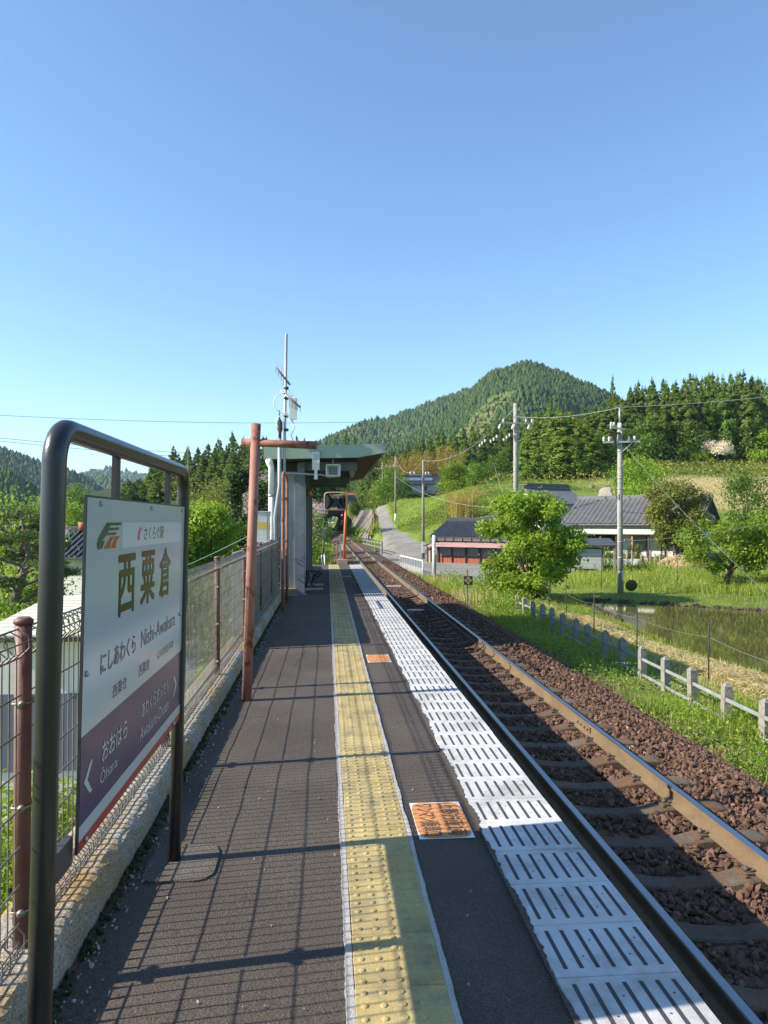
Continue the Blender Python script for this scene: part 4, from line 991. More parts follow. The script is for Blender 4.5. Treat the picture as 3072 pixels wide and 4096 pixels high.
# thin dark stakes with strung wire along the paddy
m_stk = mat('dark_stake', (.022, .02, .022), rough=.6); m_str = mat('strung_wire', (.30, .31, .31), rough=.5, metal=.3)
SK = [(7.92, 11.0), (7.95, 14.4), (8.05, 18.1), (7.98, 20.9), (8.3, 24.3), (8.75, 27.6), (8.9, 30.2), (10.3, 32.4)]
tops = []
nth = ('nearest', 'second', 'third', 'fourth', 'fifth', 'sixth', 'seventh', 'farthest')
for k, (x, y) in enumerate(SK):
    z = gz(x, y); h = 1.28+.06*math.sin(k*2.3)
    t = thing('field_stake', f'thin dark wire stake beside the paddy, {nth[k]} of its row from the camera', 'stake', (x, y, z), 'dark stakes along the paddy bank')
    l = Vector((.02*math.sin(k), .02*math.cos(k*1.7), h)); MB().tube([(0, 0, -.2), l], .014, 7).build('rod', m_stk, t, local=True)
    for q in (.35, .72): MB().box((l.x*q, -.015, h*q), (.045, .03, .03)).build('clip', m_stk, t, local=True)
    tops.append((x, y, z, h))
for q, nm in ((.35, 'lower'), (.72, 'upper')):
    mb = MB()
    for a, b in zip(tops, tops[1:]):
        mb.tube([(a[0]+(b[0]-a[0])*s, a[1]+(b[1]-a[1])*s-.02, a[2]+a[3]*q+(b[2]+b[3]*q-a[2]-a[3]*q)*s-.07*4*s*(1-s)) for s in np.linspace(0, 1, 6)], .0035, 4, caps=False)
    tag(mb.build('fence_wire', m_str), f'{nm} thin wire strung along the dark stakes beside the paddy', 'wire')
SK2 = [atd(px, 2360, 35.5)[:2] for px in (2405, 2709, 2980)]
for k, (x, y) in enumerate(SK2):
    t = thing('field_stake', ('thin rusty stake in the tall grass left of the utility pole', 'thin dark stake in the tall grass across the paddy, right of the round mirror', 'thin dark stake in the grass across the paddy near the right edge')[k], 'stake', (x, y, gz(x, y)), 'stakes on the far paddy bank')
    MB().tube([(0, 0, -.2), (.01, 0, 1.75)], .016, 6).build('rod', m_stk, t, local=True)
# diamond warning plate
m_blkp = mat('black_plate', (.035, .030, .028), (.05, .042, .036), rough=.7, ns=9); m_ylp = mat('reflector_yellow', (.52, .36, .12), (.58, .42, .16), rough=.6, ns=14)
x, y = atd(1870, 2420, 26.9)[:2]
t = thing('diamond_sign', 'black square plate with four yellow diamonds on a rusty post beside the track', 'sign', (x, y, -1.72))
MB().box((.0, .03, .62), (.055, .055, 1.6)).build('post', mat('rusty_post', (.20, .12, .08), (.30, .29, .29), rough=.9, ns=1.8), t, local=True)
MB().box((.03, 0, 1.02), (.33, .012, .33)).build('plate', m_blkp, t, local=True)
for dx, dz in ((0, .083), (0, -.083), (.083, 0), (-.083, 0)):
    MB().prism([(.03+dx-.066, 1.02+dz), (.03+dx, 1.02+dz-.066), (.03+dx+.066, 1.02+dz), (.03+dx, 1.02+dz+.066)], 'y', -.012, -.0062).cyl((0, 0), 0, .0001, .0001, 3).build('diamond', m_ylp, t, local=True)
    MB().box((.03+dx, -.0125, 1.02+dz), (.018, .002, .018)).build('rivet', m_blkp, t, local=True)
# white guard panel beside the lane
t = thing('guard_railing', 'white pipe railing with wire mesh above pale boards beside the lane', 'railing', (5.15, 43.9, -1.55))
A, B = Vector((4.86-5.15, 47.2-43.9, 0)), Vector((5.46-5.15, 40.6-43.9, 0)); dv = (B-A); ang = math.atan2(dv.y, dv.x)
m_wpipe = mat('white_pipe', (.76, .75, .70), rough=.5); up = Vector((0, 0, 1))
MB().tube([A+up*.42, A+up*.76, A+up*.82+dv*.008, B+up*.82-dv*.012, B+up*.76, B+up*.28, B+up*.24-dv*.012], .04, 8).build('frame', m_wpipe, t, local=True)
for k in range(9):
    p = A+dv*((k+.5)/9); MB().box((p.x, p.y, .16), (dv.length/9-.02, .03, .46), rz=ang).build('board', m_frail, t, local=True)
mb = MB()
for k in range(46): p = A+dv*((k+.5)/46); mb.box((p.x, p.y, .58), (.012, .012, .40), rz=ang)
for z in np.linspace(.42, .78, 8): q = (A+B)/2; mb.box((q.x, q.y, z), (dv.length, .012, .012), rz=ang)
o = mb.build('mesh_panel', m_gal, t, local=True); o['kind'] = 'stuff'
for k in range(10): p = A+dv*(k/9); MB().box((p.x, p.y, .4), (.03, .045, .82), rz=ang).build('upright', m_wpipe, t, local=True)
# small trackside fence, plates and signal near the tunnel
t = thing('concrete_post_fence', 'short far fence of grey posts where the lane meets the track', 'fence', (4.6, 74, -1.4))
for k in range(8):
    f_ = k/7; x, y = 4.15+1.05*f_, 82-14.5*f_
    MB().box((x, y, -.95), (.14, .14, 1.3), ch=.02).build('post', m_cpost, t)
for z in (-.55, -.95): MB().box((4.675, 74.75, z), (.05, 14.6, .09), rz=math.atan2(1.05, 14.5)).build('rail', m_cpost, t)
def plate_sign(name, label, px, pyt, pyb, D, w, h, m, ground_z, marks=None):
    p = atd(px, (pyt+pyb)/2, D); t = thing(name, label, 'sign', (p[0], p[1], ground_z))
    zc = p[2]-ground_z
    MB().cyl((0, .04), -.2, zc, .045, 8).build('post', m_gal, t, local=True); MB().box((0, -.01, zc), (w, .03, h)).build('plate', m, t, local=True)
    if marks: MB().box((-.1, -.028, zc+.08), (.16, .006, .1)).box((.06, -.028, zc-.1), (.12, .006, .1)).box((-.1, -.028, zc-.1), (.1, .006, .06)).build('marks', m_blkp, t, local=True)
plate_sign('trackside_sign', 'small yellow board with black marks on a thin post by the track', 1481, 2126, 2139, 84, .52, .40, mat('yellow_board', (.62, .50, .04), rough=.5), -1.5, True)
plate_sign('trackside_marker', 'narrow white and red marker board left of the small yellow board', 1470, 2144, 2158, 83, .16, .42, mat('marker_white', (.74, .68, .66), rough=.6), -1.5)
p = atd(1368, 2085, 205); t = thing('railway_signal', 'signal post showing a red light beside the tunnel mouth', 'signal', (p[0], p[1], -1.4))
MB().cyl((0, 0), -.3, 5.1, .09, 8).build('mast', m_blkp, t, local=True); MB().box((0, -.1, 4.5), (.5, .16, 1.3), ch=.08).build('lamp_head', m_blkp, t, local=True)
MB().tube([(-.05, -.2, 4.85), (-.05, -.24, 4.85)], .20, 12).build('lamp', mat('red_light', (.8, .02, .05), emit=(1, .03, .12), emit_s=3.5), t, local=True)
MB().box((.0, -.1, 3.2), (.4, .12, .5)).box((-.2, 0, 2.4), (.25, .2, .9)).build('equipment', m_wp, t, local=True)
p = atd(1303, 2102, 190); t = thing('lineside_cabinet', 'pale lineside cabinet left of the tunnel mouth', 'cabinet', (p[0], p[1], -1.5)); MB().box((0, 0, 1.1), (.85, .5, 1.6), ch=.03).box((0, 0, .1), (.7, .4, .5)).build('body', m_pan, t, local=True); MB().box((.1, 0, 2.3), (.35, .05, .9)).build('plate', m_wp, t, local=True)
# round mirror leaning in the grass, yellow guy guard, stump
p = atd(2524, 2341, 34.2); t = thing('round_mirror', 'round dark convex mirror leaning in the grass beside the utility pole', 'mirror', (p[0], p[1], p[2]-.28))
mb = MB(); vs = [(0, -.03, .28)]
for r_ in (.1, .19, .26): vs += [(r_*math.cos(a), -.03+.3*r_*r_, .28+r_*math.sin(a)) for a in [2*math.pi*k/24 for k in range(24)]]
fs = [(0, 1+k, 1+(k+1) % 24) for k in range(24)]+[(1+q*24+k, 1+(q+1)*24+k, 1+(q+1)*24+(k+1) % 24, 1+q*24+(k+1) % 24) for q in range(2) for k in range(24)]
mb.add(vs, fs, 0, True).build('mirror_face', mat('dark_mirror', (.36, .36, .37), rough=.15, metal=1), t, local=True)
MB().tube([(.265*math.cos(a), .0, .28+.265*math.sin(a)) for a in np.linspace(0, 2*math.pi, 25)], .018, 6).build('rim', m_blkp, t, local=True); t.rotation_euler = (R(12), 0, R(-8))
p = atd(2100, 2390, 31.3); t = thing('guy_guard', 'bright yellow guy wire guard beside the leafy tree trunk', 'guard', (p[0], p[1], gz(p[0], p[1])))
MB().tube([(0, 0, 0), (.0, .0, 1.5)], .045, 8).tube([(0, 0, .25), (0, 0, .7)], .075, 8).build('sleeve', mat('guard_yellow', (.72, .42, .02), rough=.5), t, local=True)
MB().tube([(0, 0, 1.4), (.15, 6.5, 6.5)], .008, 4).build('guy_wire', m_str, t, local=True)

# ------------------------------------------------------------------ utility poles and lines
m_pole = mat('pole_concrete', (.29, .27, .245), (.35, .33, .30), rough=.9, ns=1.2, fine=.15, fs=30, stain=(.20, .185, .165), stain_s=1.6, stain_t=(.5, .66))
m_ins = mat('insulator', (.76, .74, .70), rough=.25)
m_tmb = mat('grey_timber', (.20, .175, .145), (.26, .23, .19), rough=.95, ns=2, stretch=(1, 1, .2))
def insulator(mb, p, up=1, s=1.0):
    for z, r_ in ((.02, .055), (.085, .065), (.14, .05)): mb.cyl((p[0], p[1]), p[2]+up*z*s, p[2]+up*(z+.05)*s, r_*s, 8, r2=r_*s*.8)
    mb.cyl((p[0], p[1]), p[2], p[2]+up*.2*s, .022*s, 6)
def pole(label, x, y, ztop, r0, r1, arms=(), m=None, group='utility poles', zbase=None, name='utility_pole', ext=0, bands=()):
    z = gz(x, y) if zbase is None else zbase
    t = thing(name, label, 'utility pole', (x, y, z), group); h = ztop-z
    MB().tube([(0, 0, -.3), (0, 0, h*.5), (0, 0, h)], [r0, (r0+r1)/2, r1], 14).build('shaft', m or m_pole, t, local=True)
    for zz in bands: MB().cyl((0, 0), zz-z-.025, zz-z+.025, r1+(r0-r1)*(1-(zz-z)/h)+.012, 12).build('band', m_gal, t, local=True)
    for za, L, rz, off, ins in arms:
        a = Matrix.Rotation(rz, 3, 'Z'); zl = za-z
        mb = MB(); c = a @ Vector((off, -r1-.05, 0)); mb.box((c.x, c.y, zl), (L, .08, .08), rz=rz)
        q0 = a @ Vector((0, -r1-.02, 0)); q1 = a @ Vector((off+L*.3, -r1-.05, 0)); mb.tube([(q0.x, q0.y, zl-.55), (q1.x, q1.y, zl-.04)], .018, 6)
        o = mb.build('crossarm', m_gal, t, local=True)
        for u in ins:
            mb = MB(); c = a @ Vector((off+u, -r1-.05, 0)); insulator(mb, (c.x, c.y, zl+.04), 1, 1.15); mb.build('insulator', m_ins, o, local=True)
    if ext: MB().cyl((0, 0), h-.1, h+ext, .045, 8).tube([(.19*math.cos(a), 0, h+ext+.0+.12*math.sin(a)) for a in np.linspace(0, math.pi, 9)], .012, 5).build('top_pipe', m_gal, t, local=True)
    return t, z
RZ0 = -YAW
x, y = atd(2482, 2371, 34.2)[:2]; PA = (x, y)
t, z = pole('tall concrete utility pole standing at the corner of the flooded paddy', x, y, 6.25, .145, .105, [(5.95, 1.0, R(28), -.35, (-.45, -.25, .2)), (5.32, 1.7, R(-16), .05, (-.8, -.55, -.25, .35, .6))], ext=.72, bands=(4.9, 4.1, 3.6, 3.4, 3.1, 2.95, 1.2, .55, -.2, -.9))
zz = 5.75-z; MB().box((-.32, -.12, zz-.05), (.55, .12, .10), ry=R(-12)).box((-.30, -.12, zz-.35), (.12, .12, .45)).box((.38, -.14, 5.28-z), (.42, .12, .08)).build('switch_gear', m_blkp, t, local=True)
MB().tube([(-.13, -.06, 0.2), (-.12, -.06, 4.35)], .018, 6).build('riser_pipe', m_wp, t, local=True)
MB().tube([(-.16, -.1, 2.62-z+.0), (-.36, -.12, 3.0-z)], .03, 6).build('tap_handle', mat('tan_rod', (.36, .20, .06), rough=.6), t, local=True)
MB().box((.3, -.16, .62-z), (.36, .12, .13), ch=.02).build('joint_box', mat('joint_grey', (.16, .17, .18), rough=.6), t, local=True)
MB().box((.075, -.13, .85), (.1, .01, .45)).build('number_plate', m_wp, t, local=True)
x, y = atd(2063, 2200, 46)[:2]; PB = (x, y)
t, z = pole('weathered grey utility pole with white insulators behind the leafy tree', x, y, 9.15, .165, .125, [(7.85, 2.1, R(2), .1, (-.95, .55, .95))], bands=(8.95, 8.35, 7.2, 4.8, 3.3, 1.9))
mb = MB()
for u in (-1.05, -.2, .85): mb.tube([(u, -.2, 7.75-z), (u-.1, -.3, 7.45-z)], [.05, .07], 8)
mb.build('strain_insulator', m_ins, t, local=True); MB().tube([(.16, -.05, 0), (.14, -.05, 8.2-z)], .014, 5).tube([(.35, .1, 1.0), (.15, 0, 8.2-z)], .012, 5).build('guy_wire', mat('pale_green', (.30, .42, .38), rough=.6), t, local=True)
p = atd(1693, 2238, 61.5); PC = (p[0], p[1])
t, z = pole('slim wooden utility pole beside the left end of the barn', p[0], p[1], 6.85, .14, .095, [(5.55, 1.9, R(4), -.25, (-.9, -.55, .45, .7))], m=m_tmb)
MB().box((0, -.14, 1.0), (.26, .16, .95)).build('wrap_plate', m_wp, t, local=True); MB().box((.22, -.1, .6), (.16, .14, .4)).box((-.1, -.14, 2.9), (.1, .05, .3)).build('meter_box', m_wp, t, local=True)
p = atd(1582, 2071, 110); PD = (p[0], p[1])
t, z = pole('wooden utility pole on the grass bank left of the solar house', p[0], p[1], 11.6, .17, .11, [(10.0, 1.9, R(0), -.6, (-.8, .3))], m=m_tmb); MB().cyl((0, 0), 0.3, 1.5, .19, 10).build('wrap_plate', m_wp, t, local=True)
p = atd(1530, 2037, 152); pole('farther wooden utility pole beside the trees above the lane', p[0], p[1], 14.2, .18, .12, [(12.8, 2.2, R(0), -.7, (-.9, -.4, .5))], m=m_tmb)
p = atd(1486, 2010, 195); pole('distant pole top among the trees beyond the lane', p[0], p[1], 14.0, .2, .14, [(12.9, 2.0, 0, -.5, (-.8, .4))], m=m_tmb)
p = atd(1736, 2303, 40.6); t = thing('short_pole', 'short thick whitewashed concrete pole in front of the barn', 'pole', (p[0], p[1], -1.75))
MB().cyl((0, 0), -.3, 2.5, .092, 14).build('shaft', mat('white_concrete', (.52, .52, .50), (.62, .61, .58), rough=.9, ns=2, stain=(.40, .40, .38), stain_s=4), t, local=True)
for z in (2.0, 1.85, 1.6, 1.1): MB().cyl((0, 0), z-.02, z+.02, .099, 12).build('band', m_gal, t, local=True)
MB().tube([(.095, -.04, .1), (.10, -.04, 1.4)], .022, 6).build('blue_pipe', mat('blue_pipe', (.06, .16, .28), rough=.5), t, local=True)
def cable(label, a, b, sag, r=.012, n=14, m=None):
    a, b = Vector(a), Vector(b)
    mb = MB().tube([a.lerp(b, s)-Vector((0, 0, sag*4*s*(1-s))) for s in np.linspace(0, 1, n)], r, 4, caps=False)
    return tag(mb.build('overhead_cable', m or m_cab), label, 'cable', 'overhead cables')
m_cab = mat('cable_dark', (.05, .05, .055), rough=.5); m_cab2 = mat('cable_green', (.13, .17, .16), rough=.5); m_cabl = mat('cable_pale', (.34, .40, .40), rough=.5)
E3 = lambda px, py, D: tuple(atd(px, py, D))
cable('pale top cable running right from the pipe on the paddy pole', (PA[0], PA[1], 7.0), E3(3300, 1560, 36), .12, .013, m=m_cabl)
cable('pale top cable from the paddy pole to the grey pole on its left', (PA[0], PA[1], 7.0), (PB[0], PB[1], 8.3), .25, .012, m=m_cabl)
cable('pale service cable slanting down from the paddy pole to the right edge', (PA[0]+.2, PA[1], 5.2), E3(3120, 2420, 24), .25, .010, m=m_cab2)
cable('dark cable leaving the paddy pole towards the farmhouse', (PA[0]+.3, PA[1], 5.0), E3(2770, 2170, 52), .3, .012)
cable('pale cable crossing before the farmhouse tree to the right edge', (PA[0], PA[1], .6), E3(3200, 2060, 30), .25, .010, m=m_cab2)
cable('low cable from the paddy pole to the left over the leafy tree', (PA[0], PA[1], .6), E3(2150, 2160, 44), .2, .012)
cable('thin cable at mid height from the paddy pole past the farmhouse roof', (PA[0], PA[1], 2.0), E3(3200, 2040, 40), .25, .01)
cable('pale cable from the grey pole top down to the wooden pole by the barn', (PB[0], PB[1], 8.9), (PC[0], PC[1], 6.8), 1.1, .014, m=m_cabl)
cable('pale cable between the barn pole and the pole on the bank', (PC[0], PC[1], 6.8), (PD[0], PD[1], 11.4), 1.6, .016, m=m_cabl)
cable('dark power line from the grey pole to the barn pole', (PB[0]-.9, PB[1], 7.9), (PC[0]-.8, PC[1], 5.7), .5, .012)
cable('second dark power line from the grey pole to the barn pole', (PB[0]+.9, PB[1], 7.9), (PC[0]+.6, PC[1], 5.7), .5, .012)
cable('sagging cable from the pole on the bank to the lane side', (PD[0], PD[1], 8.6), E3(2060, 2035, 50), 1.2, .014, m=m_cabl)
cable('long single cable high over the cedars and shelter mast', E3(-60, 1658, 70), E3(1440, 1688, 90), .4, .02)
cable('upper of the paired cables passing behind the sign frame', E3(-60, 1746, 60), E3(1500, 1830, 90), .6, .018)
cable('lower of the paired cables passing behind the sign frame', E3(-60, 1758, 60), E3(1500, 1850, 90), .6, .018)
cable('low cable before the shaded hillside on the left', E3(-60, 2000, 50), E3(520, 2050, 60), .3, .014)
cable('green stay wire running down from the brown post height to the village side', (-1.3, 14.35, 1.35), E3(560, 2330, 30), .1, .012, m=mat('stay_green', (.10, .16, .14), rough=.6))
# insulators strung on the wires before the dark wood
t = thing('insulator_string', 'three short rows of white insulators strung on wires before the dark cedar wood', 'insulators', E3(1975, 1764, 57))
for row in (((1987, 1753), (1975, 1764), (1963, 1772)), ((2038, 1747), (2027, 1756), (2015, 1766)), ((1940, 1770), (1929, 1779), (1919, 1789))):
    for px, py in row:
        mb = MB(); insulator(mb, E3(px, py, 57), 1, 1.3); mb.build('insulator', m_ins, t)
    mb = MB(); mb.tube([E3(row[0][0]+18, row[0][1]-16, 57), E3(row[1][0], row[1][1]+1, 57), E3(row[2][0]-14, row[2][1]+14, 57)], .008, 4); mb.build('wire', m_cab, t)
cable('thin wire carrying the white insulators before the dark wood', E3(1890, 1800, 57), E3(2063, 1735, 57), .05, .008)

# ------------------------------------------------------------------ buildings
m_tile = mat('black_tile', (.030, .033, .043), (.045, .048, .060), rough=.35, ns=3, spec=.6, objvar=.18)
m_gtile = mat('grey_tile', (.118, .115, .118), (.155, .15, .152), rough=.45, ns=2.5, spec=.5, objvar=.10)
m_ww = mat('white_plaster', (.62, .61, .57), (.70, .69, .65), rough=.9, ns=1.2, stain=(.48, .47, .43), stain_s=1, stain_t=(.55, .75))
m_wood = mat('dark_wood', (.055, .032, .022), (.08, .048, .032), rough=.8, ns=3)
m_red = mat('red_board', (.26, .068, .030), (.34, .10, .045), rough=.8, ns=3, stain=(.15, .045, .025), stain_s=3, stain_t=(.5, .7))
m_gls = mat('dark_glass', (.02, .024, .028), rough=.06, spec=.8); m_gpan = mat('grey_pane', (.12, .125, .13), (.15, .155, .16), rough=.5, ns=1.5)
m_sld = mat('sliding_door', (.44, .44, .42), (.50, .50, .47), rough=.7, ns=1); m_gutter = mat('gutter', (.30, .22, .18), rough=.6)
def wave_tile(w, l):
    mb = MB(); n = 7; vs = []
    for y in (0, l):
        for i in range(n):
            u = i/(n-1); vs.append((w*(u-.5)*1.04, y, .045*math.sin(u*2*math.pi)*.8+.035*(y == 0)))
    vs += [(p[0], p[1], p[2]-.035) for p in vs[:n]]
    fs = [(i, i+1, n+i+1, n+i) for i in range(n-1)]+[(2*n+i, 2*n+i+1, i+1, i) for i in range(n-1)]
    return mb.add(vs, fs, 0, False)
def gable(label, x, y, z, rz, L, hw, eh, rh, oh=.5, og=.4, roof=None, wall=None, tiles=None, name='house', cat='house', hip=0.0, wallz=0.0):
    """ridge along local x; hw = half width of the roof plan, eh/rh = eave and ridge height"""
    t = thing(name, label, cat, (x, y, z), None, rz)
    sl = math.atan2(rh-eh, hw); a = L/2-og; b = hw-oh; zw = eh+oh*math.tan(sl)-.10; zr = rh-.10-.02
    mb = MB()
    mb.add([(-a, -b, -.6), (a, -b, -.6), (a, b, -.6), (-a, b, -.6), (-a, -b, zw), (a, -b, zw), (a, b, zw), (-a, b, zw), (-a, 0, zr), (a, 0, zr)],
           [(0, 1, 5, 4), (2, 3, 7, 6), (1, 2, 6, 9, 5), (3, 0, 4, 8, 7)])
    mb.build('wall', wall or m_ww, t, local=True)
    mb = MB(); Lr = L/2-hip
    for s in (-1, 1):
        q = [(-L/2, s*hw, eh), (L/2, s*hw, eh), (Lr, 0, rh), (-Lr, 0, rh)]
        lo = [(p[0], p[1], p[2]-.10) for p in q]
        f = [(0, 1, 2, 3), (7, 6, 5, 4), (0, 4, 5, 1), (1, 5, 6, 2), (3, 7, 4, 0)]
        mb.add(q+lo, f if s < 0 else [g[::-1] for g in f])
    rf = mb.build('roof', roof or m_gtile, t, local=True)
    MB().box((0, 0, rh+.08), (2*Lr+.1, .26, .22), ch=.05).box((0, 0, rh+.21), (2*Lr+.16, .16, .08), ch=.03).build('ridge_cap', roof or m_gtile, rf, local=True)
    if tiles:
        w, l, maxn = tiles; me = wave_tile(w, l*1.12).mesh('roof_tile', roof or m_gtile); SL = math.hypot(hw, rh-eh)
        nr, nc = int(SL/l), int(L/w); cnt = 0; rest = MB(); g = wave_tile(w, l*1.12); Rm = Matrix.Rotation(sl, 3, 'X')
        for r_ in range(nr):
            for c in range(nc):
                xx = -L/2+w*(c+.5)+(L-nc*w)/2
                fr = (r_+.5)*l/SL
                if hip and abs(xx) > L/2-hip*fr-.1: continue
                p = Vector((xx, -hw, eh))+Rm @ Vector((0, r_*l, .045))
                if cnt < maxn:
                    o = link('roof_tile', me, rf, p); o.rotation_euler = (sl, 0, 0); cnt += 1
                else: rest.add([tuple(Rm @ Vector(v)+p) for v in g.v], g.f)
        if rest.v: o = rest.build('roof_tile', roof or m_gtile, rf, local=True); o['kind'] = 'stuff'
    return t, rf
def part(t, nm, m, *boxes, parent=None):
    mb = MB()
    for b in boxes: mb.box(b[:3], b[3:6])
    return mb.build(nm, m, parent or t, local=True)
RZH = R(-40.5); rd = Vector((math.cos(RZH), math.sin(RZH), 0)); bd_ = Vector((-math.sin(RZH), math.cos(RZH), 0))
# farmhouse
cx, cy = camxy(20.5, 56.9); gzh = -1.0
fh, frf = gable('long white farmhouse with a grey tiled roof and pale porch roof', cx, cy, gzh, RZH, 10.4, 3.9, 2.35, 4.40, oh=.9, og=.7, roof=m_gtile, tiles=(.375, .335, 300), name='farmhouse', cat='farmhouse')
for x0 in (-3.1, -1.2, .7): part(fh, 'ridge_band', m_gtile, (x0, -.15, 4.45, .5, .12, .26), parent=frf)
pr = MB().prism([(-4.35, 1.62), (-2.95, 2.02), (-2.95, 2.08), (-4.35, 1.69)], 'x', -4.4, 4.2).build('porch_roof', mat('pale_green_sheet', (.60, .66, .52), (.66, .71, .58), rough=.5, ns=1), fh, local=True)
for k in range(5): MB().box((-.1, -4.1+.25*k, 1.785+.0715*k), (8.6, .02, .035)).build('sheet_seam', MATS['pale_green_sheet'], pr, local=True)
part(fh, 'gutter', m_gutter, (0, -4.38, 1.60, 8.7, .07, .07))
for k in range(8): part(fh, 'porch_post', mat('pale_timber', (.40, .22, .07), rough=.7) if k == 4 else m_wood, (-4.2+1.18*k, -4.2, .55, .11, .11, 2.2))
for k, (x0, w_, m_) in enumerate(((-3.6, 1.0, m_wood), (-2.45, .95, m_gls), (-1.4, 1.0, m_gls), (-.3, .95, m_sld), (.75, .95, m_gpan), (1.8, .95, m_sld), (2.85, .95, m_sld), (3.75, .7, m_gpan))):
    f_ = part(fh, 'sliding_door', m_wood, (x0, -3.03, .72, w_+.1, .06, 1.75)); part(fh, 'pane', m_, (x0, -3.07, .85, w_, .03, 1.3), parent=f_); part(fh, 'dado', m_ww, (x0, -3.09, .08, w_, .04, .34), parent=f_)
part(fh, 'gable_window', m_gls, (4.52, -.2, 2.75, .06, .5, .45)); part(fh, 'gable_beam', m_wood, (4.6, 0, 2.45, .12, 6.0, .12)); part(fh, 'bargeboard', m_wood)if False else None
for s in (-1, 1): MB().prism([(s*3.92, 2.24), (s*3.92, 2.05), (0, 4.10), (0, 4.29)], 'x', 5.14, 5.22).build('bargeboard', m_wood, fh, local=True)
p = Vector((5.3, -1.9, 2.35)); mb = MB(); mb.add([(0, -.02, 0)]+[(.30*math.cos(a), -.10, .30*math.sin(a)) for a in np.linspace(0, 6.28, 16, endpoint=False)], [(0, 1+(k+1) % 16, 1+k) for k in range(16)], 0, True)
mb.tube([(0, 0, 0), (-.25, .1, -.3)], .02, 6); sd = mb.build('satellite_dish', mat('dish_white', (.8, .8, .8), rough=.4), fh, local=True); sd.location = (5.4, -1.5, 2.75); sd.rotation_euler = (0, 0, R(40))
# barn
eL = camxy(3.63, 57.0); L_, hw_ = 7.4, 2.75
c = Vector((eL[0], eL[1], 0))+rd*(L_/2)+bd_*hw_
bn, brf = gable('small barn with black tiled roof, pink sheet awning and red board wall', c.x, c.y, -1.74, RZH, L_, hw_, 2.10, 3.36, oh=.45, og=.35, roof=m_tile, wall=m_wood, tiles=(.305, .30, 300), name='barn', cat='barn')
part(bn, 'plaster_band', m_ww, (0, -2.325, 1.88, 6.5, .05, .26))
for k in range(9): part(bn, 'stud', m_wood, (-3.3+.8*k, -2.36, 1.88, .07, .05, .3))
MB().prism([(-3.35, 1.32), (-2.3, 1.62), (-2.3, 1.66), (-3.35, 1.37)], 'x', -3.55, 3.6).build('awning', mat('pink_sheet', (.40, .235, .22), (.48, .30, .28), rough=.6, ns=1.5, stain=(.28, .16, .15), stain_s=1.5, stretch=(.3, 3, 1)), bn, local=True)
MB().prism([(-4.5, 1.30), (-3.2, 1.72), (-3.2, 1.76), (-4.5, 1.34)], 'y', -2.6, .6).build('lean_to_roof', mat('brown_sheet', (.16, .10, .085), rough=.7), bn, local=True)
for k in range(16): part(bn, 'red_panel', m_red, (-2.85+.395*k, -2.345, .24, .375, .035, .56))
for k in range(16): part(bn, 'grey_panel', m_gpan, (-2.85+.395*k, -2.345, .98, .375, .03, .86))
for k in range(6): part(bn, 'post', m_wood, (-3.1+1.25*k, -2.42, .70, .11, .11, 1.9))
part(bn, 'sill_beam', m_wood, (0, -2.37, .545, 6.4, .05, .05)); part(bn, 'footing', m_kerb, (-.3, -2.4, -.1, 7.6, .5, .22))
for k in range(4): part(bn, 'lattice_door', m_wood, (-4.25+.32*k, -2.2, .5, .06, .06, 1.7)); 
part(bn, 'shoji_panel', mat('paper_panel', (.36, .29, .22), rough=.8), (-3.75, -2.15, .5, 1.05, .03, 1.3)); part(bn, 'downpipe', m_gutter, (-3.25, -2.95, .5, .07, .07, 1.6))
# grey sided shed
x, y = camxy(11.15, 43.6); sd_z = gz(x, y)-.05
t = thing('shed', 'low grey sided shed with a thin dark roof right of the leafy tree', 'shed', (x, y, sd_z), None, R(-14))
MB().box((0, 1.2, .72), (4.2, 2.3, 1.65)).build('frame', m_wood, t, local=True)
m_sid = mat('grey_siding', (.36, .375, .36), (.42, .43, .41), rough=.7, ns=1.5)
for k in range(7): MB().box((0, .03-.004*(k % 2), .06+.225*k), (4.2, .03, .215), ch=.004).build('siding_board', m_sid, t, local=True)
MB().prism([(-.35, 1.70), (2.6, 2.05), (2.6, 2.12), (-.35, 1.77)], 'x', -2.4, 2.9).build('roof', mat('dark_sheet', (.045, .042, .045), (.07, .065, .065), rough=.5, ns=2), t, local=True)
for xx in (-2.1, 2.1): part(t, 'corner_board', m_wood, (xx, .0, .7, .07, .06, 1.7))
part(t, 'post', m_cpost, (2.75, -.2, .7, .12, .12, 1.9)); part(t, 'low_window', m_gls, (1.2, -.002, .12, 1.1, .02, .42))
# hipped house behind
x, y = camxy(17.3, 76); hh, hrf = gable('small white gabled house with grey roof behind the leafy tree', x, y, gz(x, y), R(24), 6.4, 2.8, 2.6, 4.3, roof=m_gtile, wall=m_ww, name='house')
part(hh, 'ridge_tiles', m_tile, (0, 0, 4.62, 5.9, .34, .3), parent=hrf); part(hh, 'lower_roof', m_tile, (0, -2.9, 2.0, 6.0, 1.2, .12)); part(hh, 'window', m_gls, (-.8, -2.34, 1.0, 1.3, .06, .9))
